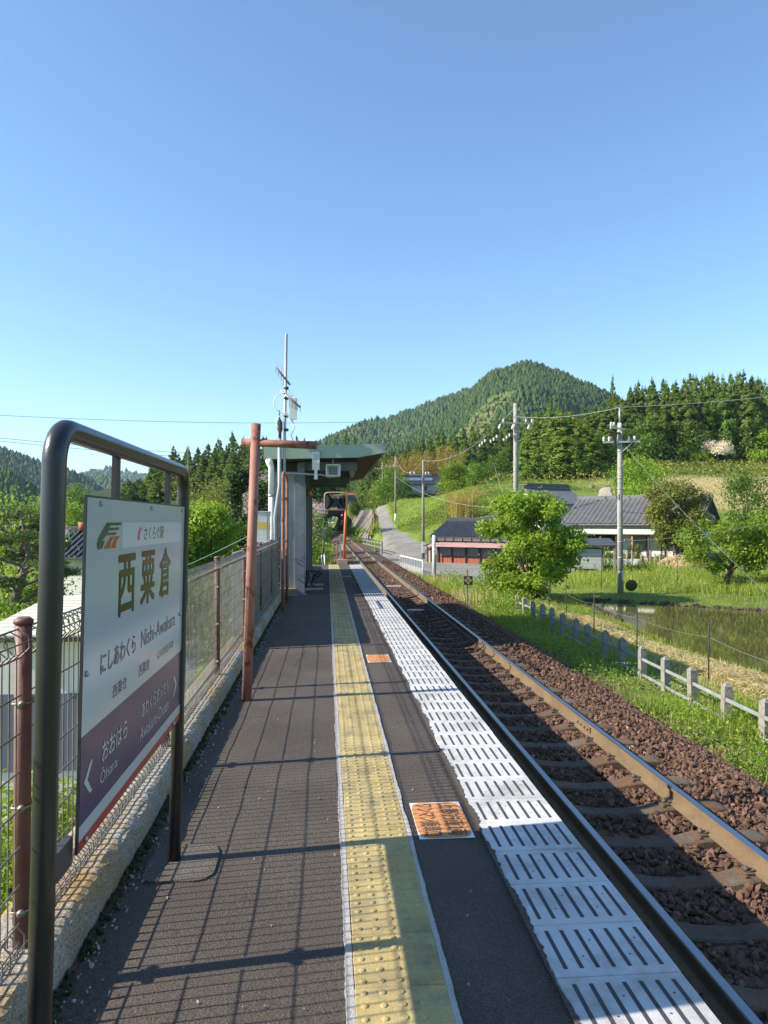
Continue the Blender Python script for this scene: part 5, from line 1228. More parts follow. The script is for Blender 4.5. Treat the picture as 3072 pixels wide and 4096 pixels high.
# house with solar panels
x, y = camxy(7.3, 152); z = gz(x, y)
z_ = 6.4; sh_, srf = gable('two storey dark roofed house with solar panels above the lane', x, y, z_, R(-6), 9.4, 3.0, 3.05, 4.85, oh=.6, og=.3, roof=m_tile, wall=mat('grey_plaster', (.34, .33, .31), rough=.9), name='house')
sl_ = math.atan2(1.8, 3.0)
for k in range(5):
    o = MB().box((0, 0, 0), (1.18, 1.25, .05), ch=.01).build('solar_panel', mat('solar_blue', (.13, .15, .20), rough=.25, spec=.7), srf, local=True)
    o.location = (-2.6+1.24*k, -1.45, 3.05+1.55*math.tan(sl_)+.14); o.rotation_euler = (sl_, 0, 0)
for k in range(24): o = MB().box((0, 0, 0), (.10, 3.4, .05)).build('tile_row', m_tile, srf, local=True); o.location = (-4.5+.39*k, -1.5, 3.05+1.5*math.tan(sl_)+.06); o.rotation_euler = (sl_, 0, 0)
MB().prism([(-3.6, .95), (-2.4, 1.55), (-2.4, 1.63), (-3.6, 1.03)], 'x', -4.7, 4.6).build('lower_roof', m_tile, sh_, local=True)
for x0, w_, m_ in ((-3.3, .9, m_sld), (-2.0, 1.0, m_wood), (-.4, 1.9, mat('bright_window', (.30, .38, .45), rough=.15)), (1.3, 1.0, m_wood), (2.9, 1.5, MATS['bright_window'])):
    f_ = part(sh_, 'window', m_wp, (x0, -2.43, 2.15, w_+.16, .05, 1.05)); part(sh_, 'pane', m_, (x0, -2.47, 2.15, w_, .03, .9), parent=f_)
part(sh_, 'ground_wall', m_drk, (1.0, -2.43, .3, 6.5, .05, 1.3)); part(sh_, 'garden_wall', m_ww, (-4.0, -3.4, -.1, 2.2, .2, .9))
# small red roofed hut by the tunnel
p = atd(1402, 1995, 215); t = thing('hut', 'small hut with a red sheet roof above the tunnel cutting', 'hut', (p[0], p[1], p[2]-.6))
MB().box((0, 0, .3), (4.2, 2.4, 2.4)).build('wall', mat('hut_wall', (.16, .18, .22), rough=.9), t, local=True); MB().prism([(-1.6, 1.5), (1.6, 2.4), (1.6, 2.5), (-1.6, 1.6)], 'x', -2.6, 2.6).build('roof', mat('red_sheet', (.22, .055, .05), rough=.6), t, local=True)
for k in range(9): part(t, 'roof_batten', m_gutter, (-2.4+.6*k, -1.5, 1.66, .06, .3, .05))

# ------------------------------------------------------------------ tunnel and retaining wall
m_tun = mat('tunnel_masonry', (.10, .095, .085), (.15, .14, .125), rough=.95, ns=.6, coords='World', stain=(.05, .05, .045), stain_s=.4)
t = thing('tunnel_portal', 'arched masonry railway tunnel mouth at the end of the straight track', 'tunnel portal', (2.7, 246, -1.3))
arch = [(2.35, 0), (2.35, 2.9)]+[(2.35*math.cos(a), 2.9+2.3*math.sin(a)) for a in np.linspace(.2, math.pi-.2, 13)]+[(-2.35, 2.9), (-2.35, 0)]
outer = [(7.5, 0), (7.5, 9.0), (-7.5, 9.0), (-7.5, 0)]
mb = MB()
pts_ = [(2.35, 0), (7.5, 0), (7.5, 9)]
top = [(x, z) for x, z in arch]
# wall face as a fan between arch and outline
N = len(arch); out = []
for x, z in arch:
    if z < 2.95: out.append((7.5 if x > 0 else -7.5, z))
    else: out.append((7.5*np.clip(x/1.9, -1, 1), 9.0 if abs(x) < 1.9 else 2.9+6.1*(1-(abs(x)-1.9)/.45*.6)))
vs = [(x, 0, z) for x, z in arch]+[(x, 0, z) for x, z in out]+[(x, 40, z) for x, z in arch]+[(x, 1.0, z) for x, z in out]
fs = [(i, N+i, N+i+1, i+1) for i in range(N-1)]+[(i, i+1, 2*N+i+1, 2*N+i) for i in range(N-1)]+[(N+i, 3*N+i, 3*N+i+1, N+i+1) for i in range(N-1)]
mb.add(vs, fs).build('portal_wall', m_tun, t, local=True)
mb = MB()
for i in range(1, N-2):
    a0, a1 = arch[i], arch[i+1]; c0 = (0, 2.9)
    k = 1.17; mb.add([(a0[0], -.12, a0[1]), (a1[0], -.12, a1[1]), (a1[0]*k, -.12, 2.9+(a1[1]-2.9)*k), (a0[0]*k, -.12, 2.9+(a0[1]-2.9)*k), (a0[0], 0, a0[1]), (a1[0], 0, a1[1]), (a1[0]*k, 0, 2.9+(a1[1]-2.9)*k), (a0[0]*k, 0, 2.9+(a0[1]-2.9)*k)], [(0, 3, 2, 1), (2, 3, 7, 6), (0, 1, 5, 4)])
    if i > 1: mb.build('arch_stone', m_tun, t, local=True)
    mb = MB()
part(t, 'coping', m_tun, (0, .3, 9.2, 15.6, 1.6, .45))
# cover of earth over the tunnel
X, Y = np.meshgrid(np.linspace(-22, 30, 27), np.linspace(246.6, 330, 30)); Z = 7.4+.10*(Y-246)+3*vnoise(X, Y, 12, 70)*.4-np.abs(X-2.7)**2*.006
i = (np.arange(29)[:, None]*27+np.arange(26)[None]).ravel()
link('tunnel_hill', npmesh('tunnel_hill', np.stack([X, Y, Z], -1).reshape(-1, 3), np.stack([i, i+1, i+28, i+27], 1), m_hill, smooth=True), kind='structure')
m_rw = mat('cast_slope', (.155, .135, .115), (.235, .21, .18), rough=.95, ns=.9, coords='World', stretch=(.5, .9, .16), fine=.2, fs=4, stain=(.085, .075, .065), stain_s=.7, stain_t=(.5, .64), bump=.4, bs=3)
rw = thing('retaining_wall', 'sloping weathered concrete retaining wall right of the track before the tunnel', 'retaining wall', (7, 160, -1))
yy = np.linspace(104, 222, 15)
for k in range(14):
    ya_, yb_ = yy[k]+.06, yy[k+1]-.06
    def tp(y): f_ = np.clip((y-104)/32, 0, 1); return .5+(4.0+.9*(y-136)/86*(y > 136)-.5)*f_**.75
    rows = 3
    for r_ in range(rows):
        q = []
        for y, f_ in ((ya_, r_/rows+.006), (yb_, r_/rows+.006), (yb_, (r_+1)/rows-.006), (ya_, (r_+1)/rows-.006)):
            h = f_*tp(y); q.append((5.6+.008*(y-104)*.6+h*.74+.05*math.sin(k*3.1+r_), y, -1.1+h*1.25))
        d = Vector((.22, 0, -.12)); mb = MB(); mb.add(q+[(p[0]+d.x, p[1], p[2]+d.z) for p in q], [(0, 3, 2, 1), (0, 1, 5, 4), (1, 2, 6, 5), (2, 3, 7, 6), (3, 0, 4, 7)]); mb.build('slab', m_rw, rw)
MB().tube([(10.2, 150, 3.9), (8.4, 128, 2.9), (6.9, 106, .4), (6.6, 98, -.6)], .12, 6).build('drain_pipe', mat('rusty_pipe', (.22, .075, .045), rough=.8), rw)

# ------------------------------------------------------------------ plants
L_bright = leafmat('leaf_bright', (.10, .19, .012), (.27, .37, .04), .40, .45)
L_mid = leafmat('leaf_mid', (.065, .14, .014), (.16, .255, .032), .35, .5)
L_dark = leafmat('leaf_dark', (.022, .055, .012), (.055, .10, .02), .25, .55)
L_brown = leafmat('leaf_brownish', (.085, .13, .02), (.235, .225, .042), .25, .55)
L_gold = leafmat('leaf_bamboo', (.27, .22, .035), (.50, .35, .075), .35, .6)
L_olive = leafmat('leaf_olive', (.11, .14, .03), (.24, .23, .07), .35, .6)
L_pine = leafmat('leaf_pine', (.050, .095, .028), (.13, .175, .05), .15, .6)
L_ced = leafmat('leaf_cedar', (.055, .108, .013), (.165, .245, .032), .18, .7, obj=.25)
L_blos = leafmat('blossom_pale', (.55, .46, .42), (.72, .66, .60), .3, .7); L_wist = leafmat('blossom_lilac', (.34, .25, .34), (.50, .40, .46), .3, .7)
L_grass = leafmat('grass_blade', (.115, .205, .018), (.34, .39, .075), .40, .55, obj=0)
L_weed = leafmat('weed_leaf', (.10, .20, .016), (.28, .37, .05), .40, .5, obj=0)
L_straw = leafmat('straw_blade', (.36, .28, .12), (.62, .50, .26), .15, .8, obj=0)
L_rice = leafmat('rice_blade', (.14, .20, .03), (.28, .32, .07), .35, .55, obj=0)
m_bark = mat('bark', (.060, .046, .036), (.10, .08, .065), rough=.95, ns=5, bump=.8, bs=25, stretch=(1, 1, .3))
m_pbark = mat('pine_bark', (.12, .085, .065), (.20, .16, .13), rough=.95, ns=5, bump=.8, bs=20)

def crown_mesh(name, rg, H, Wd, h0, n, ls, m, clumps=26, cr=.26, shape='ball', flat=1.0):
    """leaf clumps spread through the crown; returns mesh and the clump centres for the limbs"""
    a = rg.random(clumps)*6.283; u = rg.random(clumps); r = (.12+.83*rg.random(clumps)**.55)
    zz = (rg.random(clumps)*2-1)
    if shape == 'ball': rad = np.sqrt(1-zz*zz*.85)
    elif shape == 'vase': rad = .45+.5*(zz+1)/2+.15*rg.random(clumps)
    elif shape == 'cone': rad = (1-(zz+1)/2)*.95+.08
    else: rad = np.sqrt(1-zz*zz*.85)
    C = np.stack([np.cos(a)*r*rad*Wd/2, np.sin(a)*r*rad*Wd/2, h0+(H-h0)*(.5+.47*zz)], 1)
    R_ = cr*Wd*(.55+.75*rg.random(clumps))
    k = rg.choice(clumps, n, p=R_**2/np.sum(R_**2))
    d = unit(rg.normal(size=(n, 3))); q = (rg.random(n)**.5*np.where(rg.random(n) < .16, 1.55, 1.0))[:, None]
    P = C[k]+d*q*R_[k][:, None]*np.array([1, 1, .8*flat])
    nrm = d*.8+np.array([0, 0, .7])
    v, f = leaves(P, ls, nrm, .7, .62, rg, droop=.35)
    tint = np.clip(.15+.55*rg.random(n)+.35*rg.random(clumps)[k]-.1, 0, 1)
    return npmesh(name, v, f, m, tint=np.repeat(tint, 4)), C, R_
def tree(name, label, cat, x, y, H, Wd, m, n=5000, ls=.14, h0=None, clumps=26, cr=.26, shape='ball', seed=0, z=None, group=None, trunk=None, tr=None, flat=1.0, bark=None, lean=0.0):
    rg = np.random.default_rng(seed+100); h0 = H*.25 if h0 is None else h0
    me, C, R_ = crown_mesh('crown', rg, H, Wd, h0, n, ls, m, clumps, cr, shape, flat)
    t = thing(name, label, cat, (x, y, gz(x, y)-.05 if z is None else z), group)
    tr = tr or max(.05, H*.022)
    fork = Vector((lean, .02, max(h0*.9, H*.18)))
    mb = MB(); mb.tube([(0, 0, -.2), (lean*.35, .03, fork.z*.5), fork, (lean+.05*Wd, 0, H*.62)], [tr*1.25, tr, tr*.85, tr*.3], 8)
    for c in C[:min(11, len(C))]:
        e = Vector(c); mid = fork.lerp(e, .5)+Vector((0, 0, .08*H))
        mb.tube([fork+Vector((0, 0, random.uniform(-.1, .25)*H*.3)), mid, e], [tr*.5, tr*.3, tr*.12], 5, caps=False)
    mb.build('trunk', bark or m_bark, t, local=True)
    link('crown', me, t); KIDS[t.name] = list(t.children) or [o for o in COL.objects if o.parent == t]
    return t
# the leafy tree in front of the barn
p = atd(2112, 2392, 31.6); tree('leafy_tree', 'bright green leafy tree with spreading crown beside the barn and paddy', 'tree', p[0], p[1], 4.6, 4.8, L_bright, 22000, .16, h0=.15, clumps=74, cr=.115, seed=3, tr=.13)
p = atd(1985, 2330, 33); tree('shrub', 'bright low bush at the left foot of the leafy tree', 'shrub', p[0], p[1], 1.7, 1.9, L_bright, 2500, .11, h0=.1, clumps=14, seed=4)
# trees round the farmhouse
x, y = camxy(20.6, 50.5); tree('round_tree', 'large round olive green tree hiding the right half of the farmhouse', 'tree', x, y, 5.5, 5.0, L_brown, 24000, .16, h0=1.2, clumps=60, cr=.14, seed=9, tr=.2, z=-1.25)
x, y = camxy(17.9, 37.5); tree('fruit_tree', 'leafy fruit tree on the grass bank near the right edge', 'tree', x, y, 3.3, 5.2, L_bright, 11000, .16, h0=.75, clumps=40, cr=.12, seed=12, tr=.14, lean=.3)
x, y = camxy(22.3, 39.5); tree('fruit_tree', 'second leafy fruit tree half cut off by the right edge', 'tree', x, y, 3.7, 5.0, L_bright, 10000, .17, h0=.5, clumps=38, cr=.13, seed=13)
x, y = camxy(33.5, 66); tree('leafy_tree', 'pale green round tree behind the satellite dish end of the farmhouse', 'tree', x, y, 5.6, 5.0, L_mid, 6000, .2, h0=.5, clumps=28, seed=14)
x, y = camxy(31.0, 86); tree('leafy_tree', 'light green broad tree standing directly behind the farmhouse roof', 'tree', x, y, 5.6, 6.2, L_bright, 6500, .24, h0=.3, clumps=28, seed=15)
x, y = camxy(35.5, 104); tree('leafy_tree', 'low light green tree at the edge of the dry field', 'tree', x, y, 3.4, 5.0, L_mid, 4000, .26, h0=.2, clumps=20, seed=16)
def shrub(label, px, py, D, H, Wd, m, n=1500, ls=.09, shape='ball', seed=1, name='shrub', cat='shrub', **k):
    p = atd(px, py, D); return tree(name, label, cat, p[0], p[1], H, Wd, m, n, ls, h0=.08, clumps=12, cr=.3, shape=shape, seed=seed, **k)
shrub('neat round clipped bush before the farmhouse wall', 2650, 2213, 50, .75, 1.0, L_olive, 2200, .06, seed=20)
shrub('upright conical garden bush before the farmhouse', 2553, 2234, 48.5, 1.35, .8, L_olive, 2000, .08, 'cone', 21)
shrub('yellow and green garden bush left of the utility pole', 2437, 2205, 49, .85, 1.0, L_olive, 2000, .08, seed=22)
shrub('flat topped garden pine at the farmhouse porch end', 2390, 2190, 49, 1.9, 2.5, L_mid, 2600, .09, seed=23, flat=.6)
shrub('small dark garden tree beside the utility pole and porch', 2515, 2190, 49.5, 1.4, 1.0, L_dark, 1200, .08, seed=24)
t = thing('garden_wall', 'low white garden wall in front of the farmhouse', 'wall', (*camxy(15.6, 48.4), gz(*camxy(15.6, 48.4))+.1), None, R(-16))
for k in range(6): MB().box((-1.35+.54*k, 0, .12), (.52, .14, .52), ch=.01).build('block', m_ww, t, local=True)
nthw = ('first', 'second', 'third', 'fourth', 'fifth', 'sixth', 'seventh', 'eighth', 'ninth', 'tenth')
m_stake = mat('wood_stake', (.24, .20, .17), (.32, .28, .24), rough=.95, ns=3)
for k, px in enumerate((2506, 2528, 2565, 2586, 2601, 2620, 2639, 2671, 2702, 2743)):
    p = atd(px, 2235, 46.5-.1*k); t = thing('wooden_stake', f'weathered wooden stake on the bank before the farmhouse, {nthw[k]} from the left', 'stake', (p[0], p[1], gz(p[0], p[1])), 'wooden stakes before the farmhouse')
    MB().tube([(0, 0, -.3), (random.uniform(-.03, .03), 0, 1.0+.12*math.sin(k*2))], .04+.012*(k == 9), 7).build('shaft', m_stake, t, local=True)
# straw heap
p = atd(2735, 2225, 46.5); P = unit(rng.normal(size=(5200, 3))); P[:, 2] = np.abs(P[:, 2])
P = P*np.array([1.75, 1.2, .88])*(.93+.08*rng.random((5200, 1)))+np.array([p[0], p[1], gz(p[0], p[1])-.1])
v, f = leaves(P, .3, unit(P-np.array([p[0], p[1], -1.8])), .35, .09)
mb = MB().sphere((p[0], p[1], gz(p[0], p[1])-.1), .96, 0, 18, 10, (1.72, 1.18, .86)); t = thing('straw_heap', 'rounded heap of dry straw on the bank before the farmhouse tree', 'straw heap', (p[0], p[1], gz(p[0], p[1])))
mb.build('heap', mat('straw_core', (.42, .33, .16), (.52, .42, .22), rough=1, ns=9, bump=.6, bs=30), t)
me = npmesh('straw', v-np.array(t.location), f, L_straw, tint=np.repeat(rng.random(5200), 4)); o = link('straw', me, t, kind='stuff')
# weathered tree stump on the terrace path
p = atd(2365, 1953, 113); MBs = MB().tube([(p[0], p[1], p[2]-1.3), (p[0], p[1], p[2]-.2), (p[0]+.1, p[1], p[2]+.5)], [.55, .42, .38], 9); tag(MBs.build('tree_stump', m_pbark), 'pale tree stump beside the farm track on the terrace', 'stump')

# cedars: five shapes, then copies
def cedar_mesh(seed, H=18.0, Rr=1.9, n=6500):
    rg = np.random.default_rng(seed); nb = 84
    tb = rg.random(nb)**1.15; ab = rg.random(nb)*6.283
    prof = lambda t: Rr*np.minimum(1, (1-t)*1.85)**.85*(.72+.28*np.minimum(1, t*7))
    k = rg.integers(0, nb, n); jit = unit(rg.normal(size=(n, 3)))*(rg.random((n, 1))**.5)
    rb = .40*Rr*(1.12-.98*tb)*(.8+.45*rg.random(nb))
    rc = prof(tb)*(.62+.2*rg.random(nb))
    C = np.stack([np.cos(ab)*rc, np.sin(ab)*rc, H*(.06+.92*tb)], 1)
    P = C[k]+jit*rb[k][:, None]*np.array([1, 1, 1.75])
    out = np.stack([np.cos(ab[k]), np.sin(ab[k]), np.full(n, .55)], 1)
    v, f = leaves(P, .40*(1.1-.45*tb[k]), unit(out*.7+jit*1.2+np.array([0, 0, .15])), .30, .55, rg, droop=1.3)
    m2 = 170; tt = rg.random(m2); aa = rg.random(m2)*6.283; rr = prof(.05+.85*tt)*.55
    v2, f2 = leaves(np.stack([np.cos(aa)*rr, np.sin(aa)*rr, H*(.05+.8*tt)], 1), 1.5*(1.05-.8*tt), np.stack([np.cos(aa), np.sin(aa), .5+0*aa], 1), .15, .9, rg)
    tz = rg.random(70); tip = np.stack([.16*(1-tz)*rg.normal(size=70), .16*(1-tz)*rg.normal(size=70), H*(.94+.085*tz)], 1); v3, f3 = leaves(tip, .26*(1.15-.8*tz), None, 1, .5, rg, droop=1.0)
    tint = np.concatenate([np.repeat(np.clip(.05+.5*rg.random(n)+.4*rg.random(nb)[k], 0, 1), 4), np.repeat(.2*rg.random(m2), 4), np.repeat(rg.random(70), 4)])
    return npmesh('crown', np.concatenate([v, v2, v3]), np.concatenate([f, f2+len(v), f3+len(v)+len(v2)]), L_ced, tint=tint)
CED = [cedar_mesh(s) for s in range(6)]
L_ced2 = leafmat('leaf_cedar_sunlit', (.085, .150, .016), (.235, .325, .042), .22, .7, obj=.18)  # brighter copy of the cedar leaf, sunlight on the forward clump put into its colour
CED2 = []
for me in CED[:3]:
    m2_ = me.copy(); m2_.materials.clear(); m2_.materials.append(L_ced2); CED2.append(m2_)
me_ct = MB().tube([(0, 0, -1.5), (0, 0, 6), (0, 0, 16.5)], [.24, .17, .04], 7).mesh('trunk', mat('cedar_bark', (.075, .045, .032), (.11, .07, .05), rough=.95, ns=2, stretch=(3, 3, .3)))
def cedar(x, y, z, H, Wf, label, group, crowns=None):
    t = thing('cedar_tree', label, 'cedar tree', (x, y, z), group, random.random()*6.28); t.scale = (Wf, Wf, H/18.0)
    link('trunk', me_ct, t); link('crown', random.choice(crowns or CED), t); return t
def stand(sil, rows, step, label, group, wf=1.0, hmin=8, hmax=26, jx=.35, drop=(0, 26), crowns=None):
    sx = [p[0] for p in sil]; sy = [p[1] for p in sil]; cnt = 0
    for D, dn in rows:
        x = sx[0]+step*random.random()
        while x < sx[-1]:
            px = x+step*jx*(random.random()-.5); d = D+random.uniform(-4, 4)
            w = atd(px, 2000, d); z = gz(w[0], w[1])
            if w[1] > 247 and abs(w[0]-4) < 24: z = 7.2+.10*(w[1]-246)
            elif -6 < w[0] < (9.2 if w[1] > 150 else 13): x += step; continue
            ty = np.interp(px, sx, sy)+dn+random.uniform(*drop)
            top = CAM[2]+(2088-ty)*d/F_PX
            H = top-z
            if H > hmin*.6:
                H = min(H, hmax*1.3)
                cedar(w[0], w[1], top-H if H >= hmax*1.29 else z, H, wf*(.85+.35*random.random())*(.75+.25*min(1, H/18)), label, group, crowns); cnt += 1
            x += step*(.8+.4*random.random())
    return cnt
SR = [(2280, 1660), (2340, 1630), (2400, 1605), (2440, 1590), (2484, 1568), (2505, 1540), (2557, 1520), (2600, 1512), (2636, 1502), (2673, 1512), (2725, 1500), (2778, 1484), (2800, 1484), (2867, 1490), (2920, 1482), (2973, 1466), (3020, 1494), (3072, 1500), (3200, 1495)]
n_ = stand(SR, ((146, 30), (152, 10), (160, 0), (170, 0)), 47, 'tall dark cedar in the dense stand on the slope above the farmhouse', 'cedars above the farmhouse', 1.62)
SM = [(1530, 1800), (1604, 1772), (1658, 1750), (1701, 1733), (1750, 1708), (1800, 1715), (1837, 1700), (1870, 1705), (1897, 1682), (1950, 1690), (1994, 1673), (2032, 1657), (2087, 1646), (2150, 1640), (2250, 1640), (2360, 1628)]
n_ += stand(SM, ((170, 34), (178, 12), (188, 0)), 46, 'dark cedar in the wood behind the solar house and bamboo', 'cedars behind the solar house', 1.4)
SB = [(2105, 1720), (2140, 1655), (2180, 1616), (2215, 1606), (2250, 1610), (2290, 1636), (2330, 1662), (2375, 1690)]
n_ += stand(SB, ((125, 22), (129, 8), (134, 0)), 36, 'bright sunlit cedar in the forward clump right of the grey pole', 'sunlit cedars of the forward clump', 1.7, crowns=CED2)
SL = [(440, 2000), (501, 1902), (525, 1905), (560, 1895), (578, 1882), (619, 1820), (660, 1808), (701, 1772), (747, 1785), (796, 1768), (850, 1746), (903, 1728), (944, 1720), (983, 1740), (1060, 1730), (1110, 1755), (1150, 1742), (1207, 1738), (1258, 1742), (1300, 1750), (1327, 1724), (1377, 1720), (1410, 1712), (1440, 1765), (1500, 1800)]
n_ += stand(SL, ((136, 70), (146, 30), (155, 8), (166, 0)), 44, 'dark cedar in the tall wood on the left hill behind the sign', 'cedars on the left hill', 1.25, hmin=5)
n_ += stand([(1195, 1745), (1258, 1745), (1300, 1752), (1327, 1724), (1377, 1720), (1410, 1714), (1440, 1760), (1500, 1795), (1560, 1800)], ((264, 60), (274, 25), (284, 0)), 38, 'dark cedar on the wooded hill over the tunnel', 'cedars over the tunnel', 1.7, hmin=5)
n_ += stand([(1405, 1800), (1440, 1768), (1500, 1785), (1560, 1790), (1640, 1772)], ((186, 70), (198, 45), (210, 20), (225, 0)), 36, 'dark cedar in the wood above the lane and cutting', 'cedars above the cutting', 1.5, hmin=5)
p = atd(2452, 1700, 176); cedar(p[0], p[1], p[2]-6, 18.5, .8, 'lone pointed cedar top standing above the ridge left of the stand', None)
p = atd(752, 1840, 122); t = thing('dead_tree', 'bare grey dead tree top among the left cedars', 'tree', (p[0], p[1], p[2]-6))
mb = MB(); mb.tube([(0, 0, 0), (0, 0, 9)], [.16, .03], 6)
for k in range(26):
    z = 3.5+5.2*random.random(); a = random.random()*6.28; l = (9.4-z)*.28+.3; mb.tube([(0, 0, z), (l*math.cos(a), l*math.sin(a), z+.5*l)], [.035, .01], 4)
mb.build('branches', mat('dead_wood', (.30, .26, .23), rough=1), t, local=True)
# broadleaf trees along the wood edge: three shapes copied
PROTO = [tree('broadleaf_tree', 'broadleaf', 'tree', 0, 0, 6, 6, m_, 3600, .32, h0=.2, clumps=22, cr=.25, seed=40+k, z=0) for k, m_ in enumerate((L_mid, L_bright, L_dark))]
used = set()
def broad(k, px, pyb, D, H, Wd, label, group=None):
    p = atd(px, pyb, D); z = gz(p[0], p[1])-.2
    if p[1] > 247 and abs(p[0]-4) < 24: z = 7.2+.10*(p[1]-246)
    o = PROTO[k]
    if k in used: o = copy_tree(o)
    else: used.add(k)
    o.location = (p[0], p[1], z); H = H*(.8 if D > 138 and px > 2300 else 1); o.scale = (Wd/6, Wd/6, H/6); o.rotation_euler = (0, 0, random.random()*6.28); o['label'] = label
    if group: o['group'] = group
    elif 'group' in o: del o['group']
    WORLD[o.name] = tuple(o.location); return o
gE = 'broadleaf trees along the foot of the cedars'
for k, px, pyb, D, H, Wd, lb in ((1, 2400, 1860, 139, 7.5, 9, 'light green tree at the cedar edge left of the utility pole'), (0, 2330, 1862, 141, 4.5, 6, 'low green bush tree at the foot of the forward cedars'), (0, 2560, 1852, 141, 9.5, 9, 'mid green tree just right of the utility pole before the cedars'), (2, 2630, 1850, 144, 8.5, 8, 'dark green broadleaf tree between the pole and the white blossom'),
        (0, 2720, 1850, 143, 9.0, 9, 'layered green tree left of the white blossom tree'), (1, 2790, 1852, 141, 6.0, 7, 'yellow green tree beside the white blossom tree'), (0, 2850, 1850, 145, 8.0, 7, 'green tree behind the white blossom tree'), (2, 2960, 1850, 145, 7.0, 8, 'dark bushy tree right of the white blossom tree'), (1, 3040, 1852, 141, 7.5, 8, 'light green tree at the cedar edge by the right border'), (0, 3110, 1850, 143, 9, 8, 'green tree cut by the right border below the cedars'),
        (0, 1900, 1950, 128, 4.2, 5, 'small green tree right of the solar house'), (1, 1800, 1965, 131, 5.5, 5, 'light green tree touching the solar house'), (1, 1850, 1960, 133, 4.5, 5, 'second light green tree right of the solar house'), (0, 2010, 1945, 133, 5.0, 6, 'green tree at the dark wood edge left of the grey pole'),
        (0, 1560, 2020, 140, 6.6, 6.5, 'bushy green tree above the lane left of the solar house'), (1, 1515, 2035, 146, 5.2, 5, 'light green tree above the lane beside the distant poles'), (0, 1600, 2015, 143, 6.2, 4, 'green tree against the left wall of the solar house'), (2, 1455, 2000, 262, 9, 9, 'dark tree on the hill right of the tunnel'), (1, 1418, 2030, 226, 3.4, 3.5, 'light bush on the cutting by the hut'), (2, 1290, 2040, 275, 10, 10, 'dark tree on the hill left above the tunnel'), (0, 1470, 2035, 196, 5, 6, 'green tree at the upper end of the retaining wall'), (0, 1405, 2060, 232, 5.5, 5, 'green bush tree right above the tunnel signal'), (1, 1432, 2040, 205, 4, 4.5, 'light bush at the top of the retaining wall'),
        (2, 1215, 2080, 236, 10, 8, 'dark tree left of the tunnel mouth'), (2, 1400, 2040, 262, 9, 10, 'dark tree on the hill over the tunnel'), (2, 1335, 2040, 268, 10, 10, 'dark tree straight above the tunnel'), (2, 1205, 2060, 200, 10, 8, 'dark tree left of the straight track before the tunnel'), (0, 1238, 2090, 120, 6, 5, 'green tree left of the track behind the shelter'), (0, 1252, 2110, 90, 4.2, 3.6, 'green bushy tree left of the track beyond the mirror')):
    broad(k, px, pyb, D, H, Wd, lb, gE if D > 138 and px > 2300 else None)
tr_ = tree('blossom_tree', 'white blossom tree at the foot of the cedars on the right', 'tree', *atd(2872, 1850, 138)[:2], 4.6, 5.4, L_blos, 2600, .26, h0=2.2, clumps=20, seed=51, flat=.6)
broad(2, 1205, 2060, 100, 9, 8, 'dark tree glimpsed behind the shelter wall')
# bamboo, golden
def bamboo(name, label, pxs, pyb, D, H, n, seed, dd=8):
    rg = np.random.default_rng(seed); P, L = [], []
    cen = atd(sum(pxs)/2, pyb, D); t = thing(name, label, 'bamboo', (cen[0], cen[1], gz(cen[0], cen[1])))
    mb = MB()
    for k in range(n):
        p = atd(pxs[0]+(pxs[1]-pxs[0])*rg.random(), pyb, D+dd*(rg.random()-.5)); z = gz(p[0], p[1])-cen[2]*0; h = H*(.7+.45*rg.random()); b = Vector((p[0]-cen[0], p[1]-cen[1], z-t.location.z))
        ln = Vector((rg.normal()*.9, rg.normal()*.5, 0))
        mb.tube([b, b+Vector((0, 0, h*.6)), b+Vector((0, 0, h*.88))+ln*.5, b+Vector((0, 0, h))+ln*1.3], [.05, .045, .03, .015], 4, caps=False)
        s = rg.random(150)**.7; q = np.outer(s, [0, 0, h])*np.array([1, 1, 1])+np.outer(s**4, ln*1.2); q += rg.normal(size=q.shape)*np.array([.5, .5, .45])*(1.2-.6*s)[:, None]; L.append(q+np.array(b))
    mb.build('canes', mat('bamboo_cane', (.30, .29, .10), (.36, .30, .12), rough=.6), t, local=True)['kind'] = 'stuff'
    P = np.concatenate(L); P = P[P[:, 2] > H*.12]; v, f = leaves(P, .34*H/9+.08, np.array([0, 0, .5]), 1, .3, rg, droop=.5)
    link('foliage', npmesh('foliage', v, f, L_gold, tint=np.repeat(rg.random(len(P)), 4)), t)
bamboo('bamboo_grove', 'golden bamboo grove behind the solar house', (1545, 1800), 1915, 160, 9.5, 120, 1)
bamboo('bamboo_clump', 'small yellow bamboo clump on the bank behind the barn', (1805, 1895), 2078, 86, 3.2, 42, 2, 5)
bamboo('bamboo_clump', 'narrow golden bamboo between the dark cedars', (1838, 1850), 1910, 150, 8.5, 7, 3, 4)

# ------------------------------------------------------------------ low plants
def cover(name, P, kind_, m, **k):
    if kind_ == 'blade': v, f = blades(P, k['h'], k['w'], k.get('lean', .35)); per = 5
    else: v, f = leaves(P, k['s'], k.get('nrm'), k.get('spread', .8), k.get('asp', .55)); per = 4
    tt = np.clip(k.get('t0', 0)+k.get('tr', 1)*rng.random(len(P))+k.get('tv', 0)*vnoise(P[:, 0], P[:, 1], k.get('tsc', 2.0), 77), 0, 1)
    return link(name, npmesh(name, v, f, m, tint=np.repeat(tt, per)), kind='stuff')
def pts_on(n, x0, x1, y0, y1, dens=None, lift=0.0, fn=ground):
    x = rng.uniform(x0, x1, n); y = rng.uniform(y0, y1, n)
    if dens is not None: k = rng.random(n) < dens(x, y); x, y = x[k], y[k]
    return np.stack([x, y, fn(x, y)+lift], 1)
